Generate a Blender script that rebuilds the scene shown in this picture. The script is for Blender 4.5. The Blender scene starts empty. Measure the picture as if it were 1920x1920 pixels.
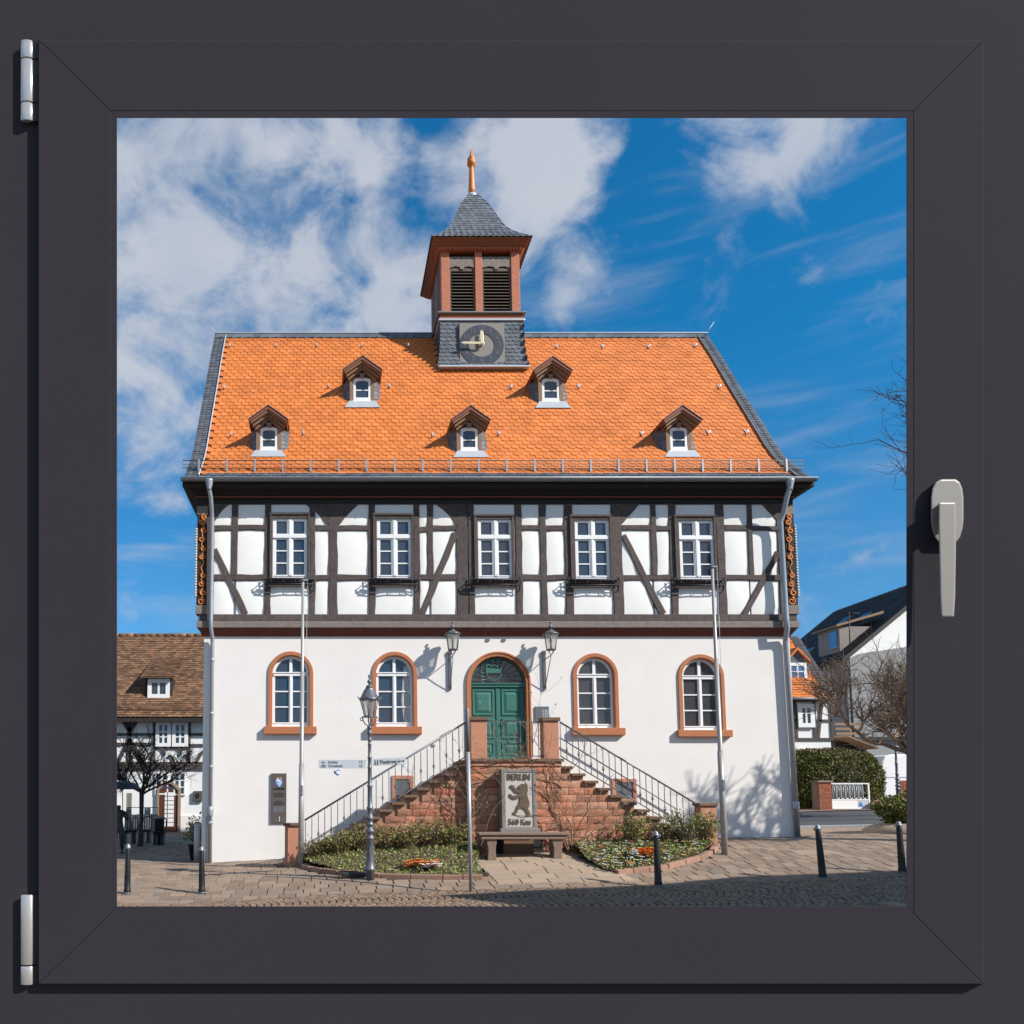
import bpy, bmesh, math, random
from mathutils import Vector, Matrix
random.seed(7)
SC = bpy.context.scene
COL = SC.collection
# ------------------------------------------------------------------ camera
F = 1550.0; TH = math.radians(5); X0 = 615.0; CY = 1490 - F*math.tan(TH); D = 19.45
CT, ST = math.cos(TH), math.sin(TH)
EYE = 1.607
cd = bpy.data.cameras.new('camera'); cam = bpy.data.objects.new('camera', cd); COL.objects.link(cam)
cam.location = (0, -D, EYE); cam.rotation_euler = (math.pi/2 + TH, 0, 0)
cd.sensor_width = 36; cd.lens = F/1920*36
cd.shift_x = (960 - X0)/1920; cd.shift_y = (CY - 960)/1920
cd.clip_start = 0.05; cd.clip_end = 3000
SC.camera = cam
# ------------------------------------------------------------------ light
SUN = Vector((1.6, -1.0, 1.36)).normalized()
sd = bpy.data.lights.new('sun', 'SUN'); sd.energy = 4.8; sd.angle = math.radians(0.5); sd.color = (1, .945, .87)
so = bpy.data.objects.new('sun', sd); COL.objects.link(so)
so.rotation_euler = SUN.to_track_quat('Z', 'Y').to_euler(); so.location = (20, -30, 40)
W = bpy.data.worlds.new('World'); SC.world = W; W.use_nodes = True
wn, wl_ = W.node_tree.nodes, W.node_tree.links; wn.clear()
def N(t, **k):
    n = wn.new(t)
    for a, b in k.items(): setattr(n, a, b)
    return n
wo = N('ShaderNodeOutputWorld'); bg = N('ShaderNodeBackground'); sky = N('ShaderNodeTexSky')
sky.sky_type = 'NISHITA'; sky.sun_disc = False
sky.sun_elevation = math.asin(SUN.z); sky.sun_rotation = math.atan2(SUN.x, SUN.y)
sky.air_density = 1.0; sky.dust_density = 0.3; sky.ozone_density = 3.0; sky.altitude = 100
bg.inputs['Strength'].default_value = 0.10
tint = N('ShaderNodeMix', data_type='RGBA', blend_type='MULTIPLY'); tint.inputs[0].default_value = 1
sx = N('ShaderNodeSeparateXYZ'); eg = N('ShaderNodeMapRange'); eg.inputs[1].default_value = 0.0; eg.inputs[2].default_value = .46
etint = N('ShaderNodeMix', data_type='RGBA'); etint.inputs[6].default_value = (.52, .70, .90, 1); etint.inputs[7].default_value = (.10, .86, 1.16, 1)
tc = N('ShaderNodeTexCoord')
wl_.new(tc.outputs['Generated'], sx.inputs[0]); wl_.new(sx.outputs[2], eg.inputs[0]); wl_.new(eg.outputs[0], etint.inputs[0]); wl_.new(etint.outputs[2], tint.inputs[7])
def cloud_dir(px, py):
    u = (px - X0)/F; v = (CY - py)/F
    return Vector((u, CT - v*ST, v*CT + ST)).normalized()
# cloud banks: fixed directions in the sky with an angular size, broken up by noise
BANKS = [(290,470,.22,.74),(470,290,.18,.64),(230,740,.17,.66),(600,500,.18,.74),(710,570,.14,.70),(770,500,.08,.5),(560,390,.15,.60),(330,280,.16,.62),(640,300,.12,.5),(1000,300,.135,.95),(880,330,.09,.6),(1080,350,.08,.55),
         (960,420,.10,.6),(720,300,.08,.35),(1085,520,.085,.72),(1380,255,.10,.58),(1300,300,.06,.4),(1500,235,.10,.52),(240,1130,.05,.5),(300,950,.05,.3),(250,280,.1,.4),(1600,1100,.12,.24),(1620,860,.07,.12)]
acc = None
BANKS = [(cloud_dir(px, py), s, w) for px, py, s, w in BANKS]
BANKS += [(Vector(d).normalized(), s, w) for d, s, w in (((-.9, -.1, .45), .9, .70), ((-.3, -.85, .5), .9, .68), ((.1, -.25, 1), .5, .6), ((.85, -.6, .4), .8, .66), ((-.9, .6, .5), .5, .6), ((.3, -.9, .25), .8, .66))]  # unseen banks, mostly behind and overhead, added to whiten the ambient light
for (d, s, w) in BANKS:
    dist = N('ShaderNodeVectorMath', operation='DISTANCE'); dist.inputs[1].default_value = d
    wl_.new(tc.outputs['Generated'], dist.inputs[0])
    mr = N('ShaderNodeMapRange', interpolation_type='SMOOTHSTEP'); mr.inputs[1].default_value = 0; mr.inputs[2].default_value = s
    mr.inputs[3].default_value = w; mr.inputs[4].default_value = 0
    wl_.new(dist.outputs['Value'], mr.inputs[0])
    if acc is None: acc = mr.outputs[0]
    else:
        ad = N('ShaderNodeMath', operation='MAXIMUM'); wl_.new(acc, ad.inputs[0]); wl_.new(mr.outputs[0], ad.inputs[1]); acc = ad.outputs[0]
mp = N('ShaderNodeMapping'); mp.inputs['Scale'].default_value = (1, 1, 1.25); wl_.new(tc.outputs['Generated'], mp.inputs[0])
def noise(scale, detail, rough, dist=0.0):
    n = N('ShaderNodeTexNoise'); n.inputs['Scale'].default_value = scale; n.inputs['Detail'].default_value = detail
    n.inputs['Roughness'].default_value = rough; n.inputs['Distortion'].default_value = dist
    wl_.new(mp.outputs[0], n.inputs[0]); return n.outputs[0]
n1 = noise(9.0, 9, .58, .5); n2 = noise(3.0, 6, .5, .2); n3 = noise(34, 5, .6, .3)
def math_(op, a, b):
    m = N('ShaderNodeMath', operation=op)
    for i, q in enumerate((a, b)):
        if isinstance(q, (int, float)): m.inputs[i].default_value = q
        else: wl_.new(q, m.inputs[i])
    return m.outputs[0]
dens = math_('ADD', math_('MULTIPLY', acc, .95), math_('MULTIPLY', math_('SUBTRACT', n1, .5), 1.65))
dens = math_('ADD', dens, math_('MULTIPLY', math_('SUBTRACT', n3, .5), .40))
dens = math_('ADD', dens, math_('MULTIPLY', math_('SUBTRACT', n2, .62), .25))
cm = N('ShaderNodeMapRange', interpolation_type='SMOOTHSTEP'); cm.inputs[1].default_value = .12; cm.inputs[2].default_value = .70
wl_.new(dens, cm.inputs[0])
# thin streaks of high cirrus
mp2 = N('ShaderNodeMapping'); mp2.inputs['Rotation'].default_value = (.1, .28, .3); mp2.inputs['Scale'].default_value = (1.6, 1.6, 11); wl_.new(tc.outputs['Generated'], mp2.inputs[0])
ci = N('ShaderNodeTexNoise'); ci.inputs['Scale'].default_value = 2.2; ci.inputs['Detail'].default_value = 8; ci.inputs['Roughness'].default_value = .55; ci.inputs['Distortion'].default_value = .4; wl_.new(mp2.outputs[0], ci.inputs[0])
cim = N('ShaderNodeMapRange', interpolation_type='SMOOTHSTEP'); cim.inputs[1].default_value = .47; cim.inputs[2].default_value = .80; cim.inputs[4].default_value = .48; wl_.new(ci.outputs[0], cim.inputs[0])
cfac = math_('MULTIPLY', math_('MAXIMUM', cm.outputs[0], cim.outputs[0]), .93)
cr = N('ShaderNodeMapRange'); cr.inputs[1].default_value = .3; cr.inputs[2].default_value = .7; wl_.new(n2, cr.inputs[0])
ccol = N('ShaderNodeMix', data_type='RGBA'); wl_.new(cr.outputs[0], ccol.inputs[0])
ccol.inputs[6].default_value = (3.1, 3.6, 4.5, 1); ccol.inputs[7].default_value = (5.0, 5.1, 5.5, 1)
cmix = N('ShaderNodeMix', data_type='RGBA'); wl_.new(cfac, cmix.inputs[0])
wl_.new(sky.outputs[0], tint.inputs[6]); wl_.new(tint.outputs[2], cmix.inputs[6]); wl_.new(ccol.outputs[2], cmix.inputs[7])
wl_.new(cmix.outputs[2], bg.inputs['Color']); wl_.new(bg.outputs[0], wo.inputs[0])
vs = SC.view_settings; vs.view_transform = 'Standard'; vs.look = 'None'; vs.gamma = 1; vs.exposure = 0.42; vs.use_curve_mapping = False
# ------------------------------------------------------------------ pixel <-> place
def rel(px, py, Y):
    Yr = Y + D; v = (CY - py)/F
    Z = (v*Yr*CT + Yr*ST)/(CT - v*ST); c = Yr*CT + Z*ST
    return (px - X0)/F*c, Z, c
def U(px, py, Y):
    X, Z, c = rel(px, py, Y); return Vector((X, Y, Z + EYE))
def fx(px, py, Y): return U(px, py, Y).x
def fz(py, Y): return U(X0, py, Y).z
def PP(X, Y, Z):
    Yr = Y + D; Z = Z - EYE; c = Yr*CT + Z*ST; u = Z*CT - Yr*ST
    return X0 + F*X/c, CY - F*u/c
def lerp(a, b, t): return a + (b - a)*t
def interp(tab, x):
    if x <= tab[0][0]: return tab[0][1]
    for (a, va), (b, vb) in zip(tab, tab[1:]):
        if x <= b: return lerp(va, vb, (x - a)/(b - a))
    return tab[-1][1]
# ------------------------------------------------------------------ materials
def lin(c): return c/12.92 if c <= .04045 else ((c + .055)/1.055)**2.4
def rgb(r, g, b): return (lin(r/255), lin(g/255), lin(b/255), 1)
def mat(name, col, rough=.7, var=.12, scale=6.0, bump=.0, bscale=40., metal=0., island=0., objvar=0., spec=.5, hue=0., col2=None, stretch=None, wear=None):
    m = bpy.data.materials.new(name); m.use_nodes = True
    nt = m.node_tree; n, l = nt.nodes, nt.links
    b = n['Principled BSDF']
    if len(col) == 3: col = (*col, 1)
    b.inputs['Roughness'].default_value = rough; b.inputs['Metallic'].default_value = metal
    b.inputs['Specular IOR Level'].default_value = spec
    t = n.new('ShaderNodeTexCoord'); co = t.outputs['Object']
    if stretch:
        mpn = n.new('ShaderNodeMapping'); mpn.inputs['Scale'].default_value = stretch; l.new(co, mpn.inputs[0]); co = mpn.outputs[0]
    no = n.new('ShaderNodeTexNoise'); no.inputs['Scale'].default_value = scale; no.inputs['Detail'].default_value = 6; no.inputs['Roughness'].default_value = .6
    l.new(co, no.inputs[0])
    mr = n.new('ShaderNodeMapRange'); mr.inputs[1].default_value = .25; mr.inputs[2].default_value = .75
    mr.inputs[3].default_value = 1 - var; mr.inputs[4].default_value = 1 + var; l.new(no.outputs[0], mr.inputs[0])
    val = mr.outputs[0]
    def mul(a, sock, amp):
        r = n.new('ShaderNodeMapRange'); r.inputs[3].default_value = 1 - amp; r.inputs[4].default_value = 1 + amp; l.new(sock, r.inputs[0])
        k = n.new('ShaderNodeMath'); k.operation = 'MULTIPLY'; l.new(a, k.inputs[0]); l.new(r.outputs[0], k.inputs[1]); return k.outputs[0]
    rnd = None
    if island:
        g = n.new('ShaderNodeNewGeometry'); rnd = g.outputs['Random Per Island']; val = mul(val, rnd, island)
    if objvar:
        g = n.new('ShaderNodeObjectInfo'); rnd = g.outputs['Random']; val = mul(val, rnd, objvar)
    base = None
    if col2 is not None:
        if len(col2) == 3: col2 = (*col2, 1)
        mx = n.new('ShaderNodeMix'); mx.data_type = 'RGBA'; mx.inputs[6].default_value = col; mx.inputs[7].default_value = col2
        if rnd is not None:
            wnz = n.new('ShaderNodeTexWhiteNoise'); wnz.noise_dimensions = '1D'; l.new(rnd, wnz.inputs['W']); l.new(wnz.outputs[0], mx.inputs[0])
        else:
            n2_ = n.new('ShaderNodeTexNoise'); n2_.inputs['Scale'].default_value = scale*.35; n2_.inputs['Detail'].default_value = 7; l.new(co, n2_.inputs[0])
            r2 = n.new('ShaderNodeMapRange'); r2.inputs[1].default_value = .4; r2.inputs[2].default_value = .65; l.new(n2_.outputs[0], r2.inputs[0]); l.new(r2.outputs[0], mx.inputs[0])
        base = mx.outputs[2]
    hs = n.new('ShaderNodeMix'); hs.data_type = 'RGBA'; hs.blend_type = 'MULTIPLY'; hs.inputs[0].default_value = 1
    if base is None: hs.inputs[6].default_value = col
    else: l.new(base, hs.inputs[6])
    cc = n.new('ShaderNodeCombineColor')
    for i in range(3): l.new(val, cc.inputs[i])
    l.new(cc.outputs[0], hs.inputs[7]); outc = hs.outputs[2]
    if wear:   # (colour, scale, threshold low, high)
        wcol, wsc, w0, w1 = wear
        nw = n.new('ShaderNodeTexNoise'); nw.inputs['Scale'].default_value = wsc; nw.inputs['Detail'].default_value = 8; nw.inputs['Roughness'].default_value = .65; l.new(co, nw.inputs[0])
        rw = n.new('ShaderNodeMapRange'); rw.inputs[1].default_value = w0; rw.inputs[2].default_value = w1; l.new(nw.outputs[0], rw.inputs[0])
        mw = n.new('ShaderNodeMix'); mw.data_type = 'RGBA'; l.new(rw.outputs[0], mw.inputs[0]); l.new(outc, mw.inputs[6]); mw.inputs[7].default_value = (*wcol[:3], 1); outc = mw.outputs[2]
    l.new(outc, b.inputs['Base Color'])
    if bump:
        nb = n.new('ShaderNodeTexNoise'); nb.inputs['Scale'].default_value = bscale; nb.inputs['Detail'].default_value = 5; l.new(co, nb.inputs[0])
        bp = n.new('ShaderNodeBump'); bp.inputs['Strength'].default_value = bump; bp.inputs['Distance'].default_value = .02
        l.new(nb.outputs[0], bp.inputs['Height']); l.new(bp.outputs[0], b.inputs['Normal'])
    return m
def glass_mat(name, tint_=(1, 1, 1), refl=.05, rough=.0, milk=.0):
    m = bpy.data.materials.new(name); m.use_nodes = True; nt = m.node_tree; n, l = nt.nodes, nt.links
    n.remove(n['Principled BSDF']); o = n['Material Output']
    tr = n.new('ShaderNodeBsdfTransparent'); tr.inputs[0].default_value = (*tint_, 1)
    gl = n.new('ShaderNodeBsdfGlossy'); gl.inputs['Roughness'].default_value = rough
    mx = n.new('ShaderNodeMixShader'); mx.inputs[0].default_value = refl; l.new(tr.outputs[0], mx.inputs[1]); l.new(gl.outputs[0], mx.inputs[2])
    out = mx.outputs[0]
    if milk:    # slightly frosted pane
        df = n.new('ShaderNodeBsdfDiffuse'); df.inputs[0].default_value = (.8, .79, .76, 1); tl = n.new('ShaderNodeBsdfTranslucent'); tl.inputs[0].default_value = (.8, .79, .76, 1)
        m2 = n.new('ShaderNodeMixShader'); l.new(df.outputs[0], m2.inputs[1]); l.new(tl.outputs[0], m2.inputs[2])
        m3 = n.new('ShaderNodeMixShader'); m3.inputs[0].default_value = milk; l.new(out, m3.inputs[1]); l.new(m2.outputs[0], m3.inputs[2]); out = m3.outputs[0]
    l.new(out, o.inputs[0]); return m
M = {}
M['plaster'] = mat('plaster', (.77, .735, .705), .9, .035, 1.3, .10, 60, wear=((.60, .56, .50), 2.2, .63, .92))
M['infill'] = mat('infill', (.84, .825, .80), .9, .03, 3, .14, 35)
M['timber'] = mat('timber', (.084, .064, .058), .85, .38, 11, .7, 48, stretch=(1, 1, 1), objvar=.12)
M['timber_dark'] = mat('timber_dark', (.022, .016, .013), .8, .25, 12, .35, 60)
M['cornice'] = mat('cornice', (.20, .165, .145), .8, .2, 9, .3, 60)
M['redwood'] = mat('redwood', (.20, .055, .028), .7, .2, 10, .3, 60)
M['whitewood'] = mat('whitewood', (.80, .80, .80), .45, .03, 4)
M['pane'] = mat('pane', (.035, .052, .08), .04, .25, .9, spec=.8)
M['pane_dark'] = mat('pane_dark', (.05, .048, .05), .05, .3, 1.2, spec=.8)
M['brownstone'] = mat('brownstone', (.43, .155, .065), .75, .08, 8, .12, 80)
M['tile'] = mat('tile', (.55, .153, .028), .75, .12, 1.1, .15, 60, island=.11, col2=(.60, .178, .038), wear=((.40, .12, .045), 1.3, .60, .95))
M['tile_obj'] = mat('tile_obj', (.55, .153, .028), .75, .10, 12, .15, 60, objvar=.11, col2=(.60, .178, .038))
M['tilebase'] = mat('tilebase', (.35, .10, .03), .85)
M['slate'] = mat('slate', (.115, .128, .150), .62, .15, 20, .2, 60, island=.25, spec=.3)
M['zinc'] = mat('zinc', (.36, .39, .43), .42, .10, 7, metal=.45)
M['gutter'] = mat('gutter', (.20, .19, .195), .5, .1, 4, metal=.2)
M['zinclight'] = mat('zinclight', (.50, .53, .57), .45, .08, 5, metal=.3)
M['tower_red'] = mat('tower_red', (.44, .155, .085), .8, .15, 14, .25, 60, wear=((.55, .42, .35), 14, .62, .75))
M['tower_cornice'] = mat('tower_cornice', (.27, .085, .032), .7, .15, 9, .2, 50)
M['louvre'] = mat('louvre', (.13, .095, .075), .85, .25, 14, .3, 70)
M['finial'] = mat('finial', (.62, .19, .03), .45, .1, 10)
M['gold'] = mat('gold', (.72, .62, .42), .35, .05, 6, metal=.2)
M['clock_ring'] = mat('clock_ring', (.035, .042, .065), .5, .1, 12)
M['clock_plate'] = mat('clock_plate', (.22, .20, .175), .6, .06, 12)
M['clock_num'] = mat('clock_num', (.14, .125, .12), .5, .05, 12)
M['brownwood'] = mat('brownwood', (.24, .145, .085), .75, .2, 14, .3, 60)
M['green'] = mat('green', (.038, .158, .125), .45, .06, 7)
M['green_dark'] = mat('green_dark', (.02, .10, .08), .4)
M['iron'] = mat('iron', (.028, .028, .032), .5, .15, 12, metal=.2)
M['iron_grey'] = mat('iron_grey', (.16, .16, .175), .45, .15, 12, metal=.35)
M['lamp_grey'] = mat('lamp_grey', (.14, .145, .165), .42, .15, 9, metal=.35)
M['bollard'] = mat('bollard', (.011, .012, .014), .45, .2, 9, metal=.2)
M['bollard_top'] = mat('bollard_top', (.25, .26, .29), .4, .1, 9, metal=.4)
M['alu'] = mat('alu', (.42, .42, .43), .42, .06, 5, metal=.35)
M['pole'] = mat('pole', (.36, .345, .335), .45, .10, 7, metal=.3, stretch=(1, 1, .2))
M['sandstone'] = mat('sandstone', (.40, .150, .085), .9, .18, 9, .6, 30, objvar=.28, col2=(.44, .23, .15), wear=((.26, .17, .11), 7, .62, .8))
M['mortar'] = mat('mortar', (.36, .20, .13), .95, .15, 12, .4, 50)
M['pillar'] = mat('pillar', (.50, .225, .14), .9, .10, 6, .35, 60, wear=((.33, .20, .12), 5, .6, .8))
M['tread'] = mat('tread', (.165, .095, .062), .9, .2, 9, .4, 40, objvar=.12, wear=((.26, .18, .12), 8, .58, .75))
M['stele'] = mat('stele', (.23, .20, .185), .9, .12, 14, .35, 80)
M['stele_panel'] = mat('stele_panel', (.52, .47, .42), .9, .08, 18, .3, 90)
M['bear'] = mat('bear', (.12, .085, .055), .85, .15, 14, .3, 70)
M['bench'] = mat('bench', (.21, .145, .105), .9, .12, 9, .3, 60)
M['slab'] = mat('slab', (.255, .175, .120), .9, .14, 7, .25, 60, objvar=.20, col2=(.235, .18, .138), wear=((.14, .11, .085), 4, .6, .8))
M['slab_stuff'] = mat('slab_stuff', (.255, .175, .120), .9, .14, 7, .25, 60, island=.20, col2=(.235, .18, .138), wear=((.14, .11, .085), 4, .6, .8))
M['path'] = mat('path', (.36, .265, .19), .9, .12, 6, .25, 60, objvar=.10, wear=((.25, .19, .14), 3, .6, .85))
M['cobble'] = mat('cobble', (.235, .155, .100), .75, .2, 14, .4, 60, island=.28, col2=(.165, .115, .080))
M['joint'] = mat('joint', (.035, .026, .019), .95, .3, 9, .5, 50)
M['asphalt'] = mat('asphalt', (.065, .062, .066), .9, .2, 7, .3, 80)
M['asphalt_light'] = mat('asphalt_light', (.22, .18, .15), .9, .2, 7, .3, 60)
M['ground'] = mat('ground', (.17, .145, .12), .95, .2, 2, .3, 30)
M['soil'] = mat('soil', (.10, .065, .042), .95, .3, 9, .7, 40)
M['kerb'] = mat('kerb', (.30, .17, .12), .9, .15, 9, .4, 50, objvar=.2)
M['leaf'] = mat('leaf', (.16, .20, .03), .6, .2, 3, island=.45, col2=(.21, .235, .055))
M['leaf_olive'] = mat('leaf_olive', (.155, .160, .030), .65, .2, 3, island=.5, col2=(.19, .175, .055))
M['hedge'] = mat('hedge', (.088, .102, .014), .6, .2, 3, island=.5, col2=(.15, .15, .028))
M['hedge_top'] = mat('hedge_top', (.13, .085, .04), .7, .2, 3, island=.4)
M['twig'] = mat('twig', (.21, .14, .09), .9, .2, 9, island=.25)
M['bark'] = mat('bark', (.045, .036, .032), .9, .25, 9, .5, 40)
M['twig_brown'] = mat('twig_brown', (.25, .175, .12), .9, .2, 9, island=.3)
M['twig_dark'] = mat('twig_dark', (.038, .028, .024), .9, .2, 9)
M['petal_white'] = mat('petal_white', (.80, .78, .72), .6, .05)
M['petal_orange'] = mat('petal_orange', (.80, .25, .04), .6, .1, island=.3)
M['petal_blue'] = mat('petal_blue', (.10, .12, .25), .6, .1)
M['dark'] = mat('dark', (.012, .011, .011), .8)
M['plate'] = mat('plate', (.105, .085, .078), .45, .06, 9)
M['plate_grey'] = mat('plate_grey', (.16, .165, .185), .4, .08, 9, metal=.3)
M['sign'] = mat('sign', (.50, .53, .57), .5, .04, 6)
M['sign_text'] = mat('sign_text', (.05, .055, .06), .5)
M['sign_green'] = mat('sign_green', (.03, .22, .13), .5)
M['blue'] = mat('blue', (.05, .20, .55), .5)
M['white'] = mat('white', (.80, .80, .80), .5, .03)
M['red'] = mat('red', (.45, .08, .05), .5)
M['lampglass'] = glass_mat('lampglass', (.95, .955, .95), .08, milk=.32)
wg = bpy.data.materials.new('windowglass'); wg.use_nodes = True; wg.node_tree.nodes.remove(wg.node_tree.nodes['Principled BSDF'])
_tr = wg.node_tree.nodes.new('ShaderNodeBsdfTransparent'); _tr.inputs[0].default_value = (.985, .992, .99, 1)
wg.node_tree.links.new(_tr.outputs[0], wg.node_tree.nodes['Material Output'].inputs[0]); M['windowglass'] = wg   # clean clear glass: the photo shows no reflection in it
M['frame'] = mat('frame', (.0410, .0375, .0445), .85, .03, 5, .03, 500, spec=.03)
M['bead'] = mat('bead', (.0405, .037, .044), .85, .02, 3, spec=.03)
M['steel'] = mat('steel', (.60, .575, .555), .30, .04, 5, metal=.6, spec=.6)
M['handle'] = mat('handle', (.29, .27, .24), .42, .02, 6, metal=.15)
M['oldtile'] = mat('oldtile', (.21, .105, .055), .9, .3, 5, .3, 60, island=.45, col2=(.17, .10, .06))
M['oldtilebase'] = mat('oldtilebase', (.12, .065, .04), .9)
M['housewhite'] = mat('housewhite', (.80, .80, .79), .9, .03, 2)
M['greywall'] = mat('greywall', (.27, .275, .28), .9, .08, 2)
M['darkroof'] = mat('darkroof', (.022, .021, .022), .65, .2, 12, .2, 30, island=.25)
M['brick'] = mat('brick', (.30, .10, .055), .9, .2, 9, .3, 50, objvar=.2)
M['mauve'] = mat('mauve', (.10, .028, .014), .6, .2, 9)
M['bronze'] = mat('bronze', (.035, .034, .034), .5, .25, 9, metal=.3)
M['greywood'] = mat('greywood', (.26, .23, .21), .9, .2, 9, .3, 50, objvar=.2)
M['skyglass'] = mat('skyglass', (.06, .17, .40), .1, .3, 2, spec=.8)
M['vanwhite'] = mat('vanwhite', (.80, .80, .81), .3, .02)
M['tyre'] = mat('tyre', (.02, .02, .02), .8)
M['stone'] = mat('stone', (.30, .22, .16), .9, .2, 6, .5, 20)
M['guard'] = mat('guard', (.17, .16, .15), .5, .1, 8, metal=.2)
M['cord'] = mat('cord', (.55, .52, .48), .7, .1, 8)
M['curtain'] = mat('curtain', (.55, .55, .56), .8, .15, 20)
# ------------------------------------------------------------------ mesh helpers
LOCAL = set()
def wloc(o):
    v = Vector((0, 0, 0))
    while o is not None:
        if o.name in LOCAL: return Vector((0, 0, 0))
        v += o.location; o = o.parent
    return v
class MB:
    def __init__(s): s.v = []; s.f = []; s.sm = []
    def add(s, vs_, fs, smooth=False):
        o = len(s.v); s.v += [tuple(p) for p in vs_]
        for f in fs: s.f.append([i + o for i in f]); s.sm.append(smooth)
        return s
    def box(s, x0, x1, y0, y1, z0, z1):
        return s.hexa([(x0,y0,z0),(x1,y0,z0),(x1,y1,z0),(x0,y1,z0),(x0,y0,z1),(x1,y0,z1),(x1,y1,z1),(x0,y1,z1)])
    def hexa(s, p): return s.add(p, [(0,3,2,1),(4,5,6,7),(0,1,5,4),(1,2,6,5),(2,3,7,6),(3,0,4,7)])
    def loft(s, a, b, caps=True, smooth=False):
        n = len(a); fs = [(i, (i+1) % n, n + (i+1) % n, n + i) for i in range(n)]
        s.add(list(a) + list(b), fs, smooth)
        if caps:
            o = len(s.v) - 2*n; s.f.append([o + i for i in range(n)][::-1]); s.sm.append(False)
            s.f.append([o + n + i for i in range(n)]); s.sm.append(False)
        return s
    def prism(s, poly, y0, y1):     # poly in (x,z), front y0, back y1
        return s.loft([(x, y0, z) for x, z in poly], [(x, y1, z) for x, z in poly])
    def ring(s, outer, inner, y0, y1):   # closed ring between two equally long xz outlines
        n = len(outer)
        P = [(x, y0, z) for x, z in outer] + [(x, y0, z) for x, z in inner] + [(x, y1, z) for x, z in outer] + [(x, y1, z) for x, z in inner]
        fs = []
        for i in range(n):
            j = (i + 1) % n
            fs += [(i, j, n+j, n+i), (2*n+j, 2*n+i, 3*n+i, 3*n+j), (j, i, 2*n+i, 2*n+j), (n+i, n+j, 3*n+j, 3*n+i)]
        return s.add(P, fs)
    def strip(s, outer, inner, y0, y1):  # open ring (arch)
        n = len(outer)
        P = [(x, y0, z) for x, z in outer] + [(x, y0, z) for x, z in inner] + [(x, y1, z) for x, z in outer] + [(x, y1, z) for x, z in inner]
        fs = []
        for i in range(n - 1):
            j = i + 1
            fs += [(i, j, n+j, n+i), (2*n+j, 2*n+i, 3*n+i, 3*n+j), (j, i, 2*n+i, 2*n+j), (n+i, n+j, 3*n+j, 3*n+i)]
        fs += [(0, n, 3*n, 2*n), (n-1, 3*n-1, 4*n-1, 2*n-1)]
        return s.add(P, fs)
    def tube(s, pts, r, n=6, smooth=True, cap=True):
        pts = [Vector(p) for p in pts]; k = len(pts)
        rs = r if isinstance(r, (list, tuple)) else [r]*k
        o = len(s.v); prev = None
        for i, p in enumerate(pts):
            t = (pts[min(i+1, k-1)] - pts[max(i-1, 0)])
            if t.length < 1e-9: t = Vector((0, 0, 1))
            t.normalize()
            if prev is None: a = t.orthogonal().normalized()
            else:
                a = prev - t*prev.dot(t)
                a = a.normalized() if a.length > 1e-6 else t.orthogonal().normalized()
            prev = a; b = t.cross(a)
            for j in range(n):
                q = 2*math.pi*j/n; s.v.append(tuple(p + (a*math.cos(q) + b*math.sin(q))*rs[i]))
        for i in range(k - 1):
            for j in range(n):
                s.f.append([o+i*n+j, o+i*n+(j+1) % n, o+(i+1)*n+(j+1) % n, o+(i+1)*n+j]); s.sm.append(smooth)
        if cap:
            s.f.append([o+j for j in range(n)][::-1]); s.sm.append(False)
            s.f.append([o+(k-1)*n+j for j in range(n)]); s.sm.append(False)
        return s
    def lathe(s, prof, c=(0, 0, 0), n=14, smooth=True, rot=0):
        o = len(s.v); k = len(prof)
        for r, z in prof:
            for j in range(n):
                q = 2*math.pi*j/n + rot; s.v.append((c[0]+r*math.cos(q), c[1]+r*math.sin(q), c[2]+z))
        for i in range(k - 1):
            for j in range(n):
                s.f.append([o+i*n+j, o+i*n+(j+1) % n, o+(i+1)*n+(j+1) % n, o+(i+1)*n+j]); s.sm.append(smooth)
        s.f.append([o+j for j in range(n)][::-1]); s.sm.append(False)
        s.f.append([o+(k-1)*n+j for j in range(n)]); s.sm.append(False)
        return s
    def ball(s, c, r, n=8, sz=1.0):
        m_ = max(3, n//2)
        return s.lathe([(max(1e-4, r*math.sin(math.pi*i/m_)), -r*sz*math.cos(math.pi*i/m_)) for i in range(m_+1)], c, n)
    def build(s, name, m, parent=None, kind=None, bevel=0, seg=2, recalc=True, local=False):
        me = bpy.data.meshes.new(name)
        off = Vector((0, 0, 0)) if (parent is None or local) else wloc(parent)
        me.from_pydata([(p[0]-off.x, p[1]-off.y, p[2]-off.z) for p in s.v], [], s.f)
        me.polygons.foreach_set('use_smooth', s.sm)
        if recalc and len(s.f) < 60000:
            bm = bmesh.new(); bm.from_mesh(me); bmesh.ops.recalc_face_normals(bm, faces=bm.faces); bm.to_mesh(me); bm.free()
        me.materials.append(m if not isinstance(m, str) else M[m])
        o = bpy.data.objects.new(name, me); COL.objects.link(o)
        if parent is not None: o.parent = parent
        if kind: o['kind'] = kind
        if bevel:
            b = o.modifiers.new('bevel', 'BEVEL'); b.width = bevel; b.segments = seg; b.limit_method = 'ANGLE'; b.angle_limit = math.radians(35)
        me.update(); return o
def thing(name, label, cat, loc=(0, 0, 0), group=None):
    o = bpy.data.objects.new(name, None); COL.objects.link(o); o.location = loc; o.empty_display_size = .1
    return tag(o, label, cat, group)
def tag(o, label, cat, group=None):
    o['label'] = label; o['category'] = cat; o['kind'] = 'thing'
    if group: o['group'] = group
    return o
def link_copy(src, loc=None, parent=None):
    c = src.copy(); COL.objects.link(c)
    if parent is not None: c.parent = parent
    if loc is not None: c.location = loc
    return c
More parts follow.
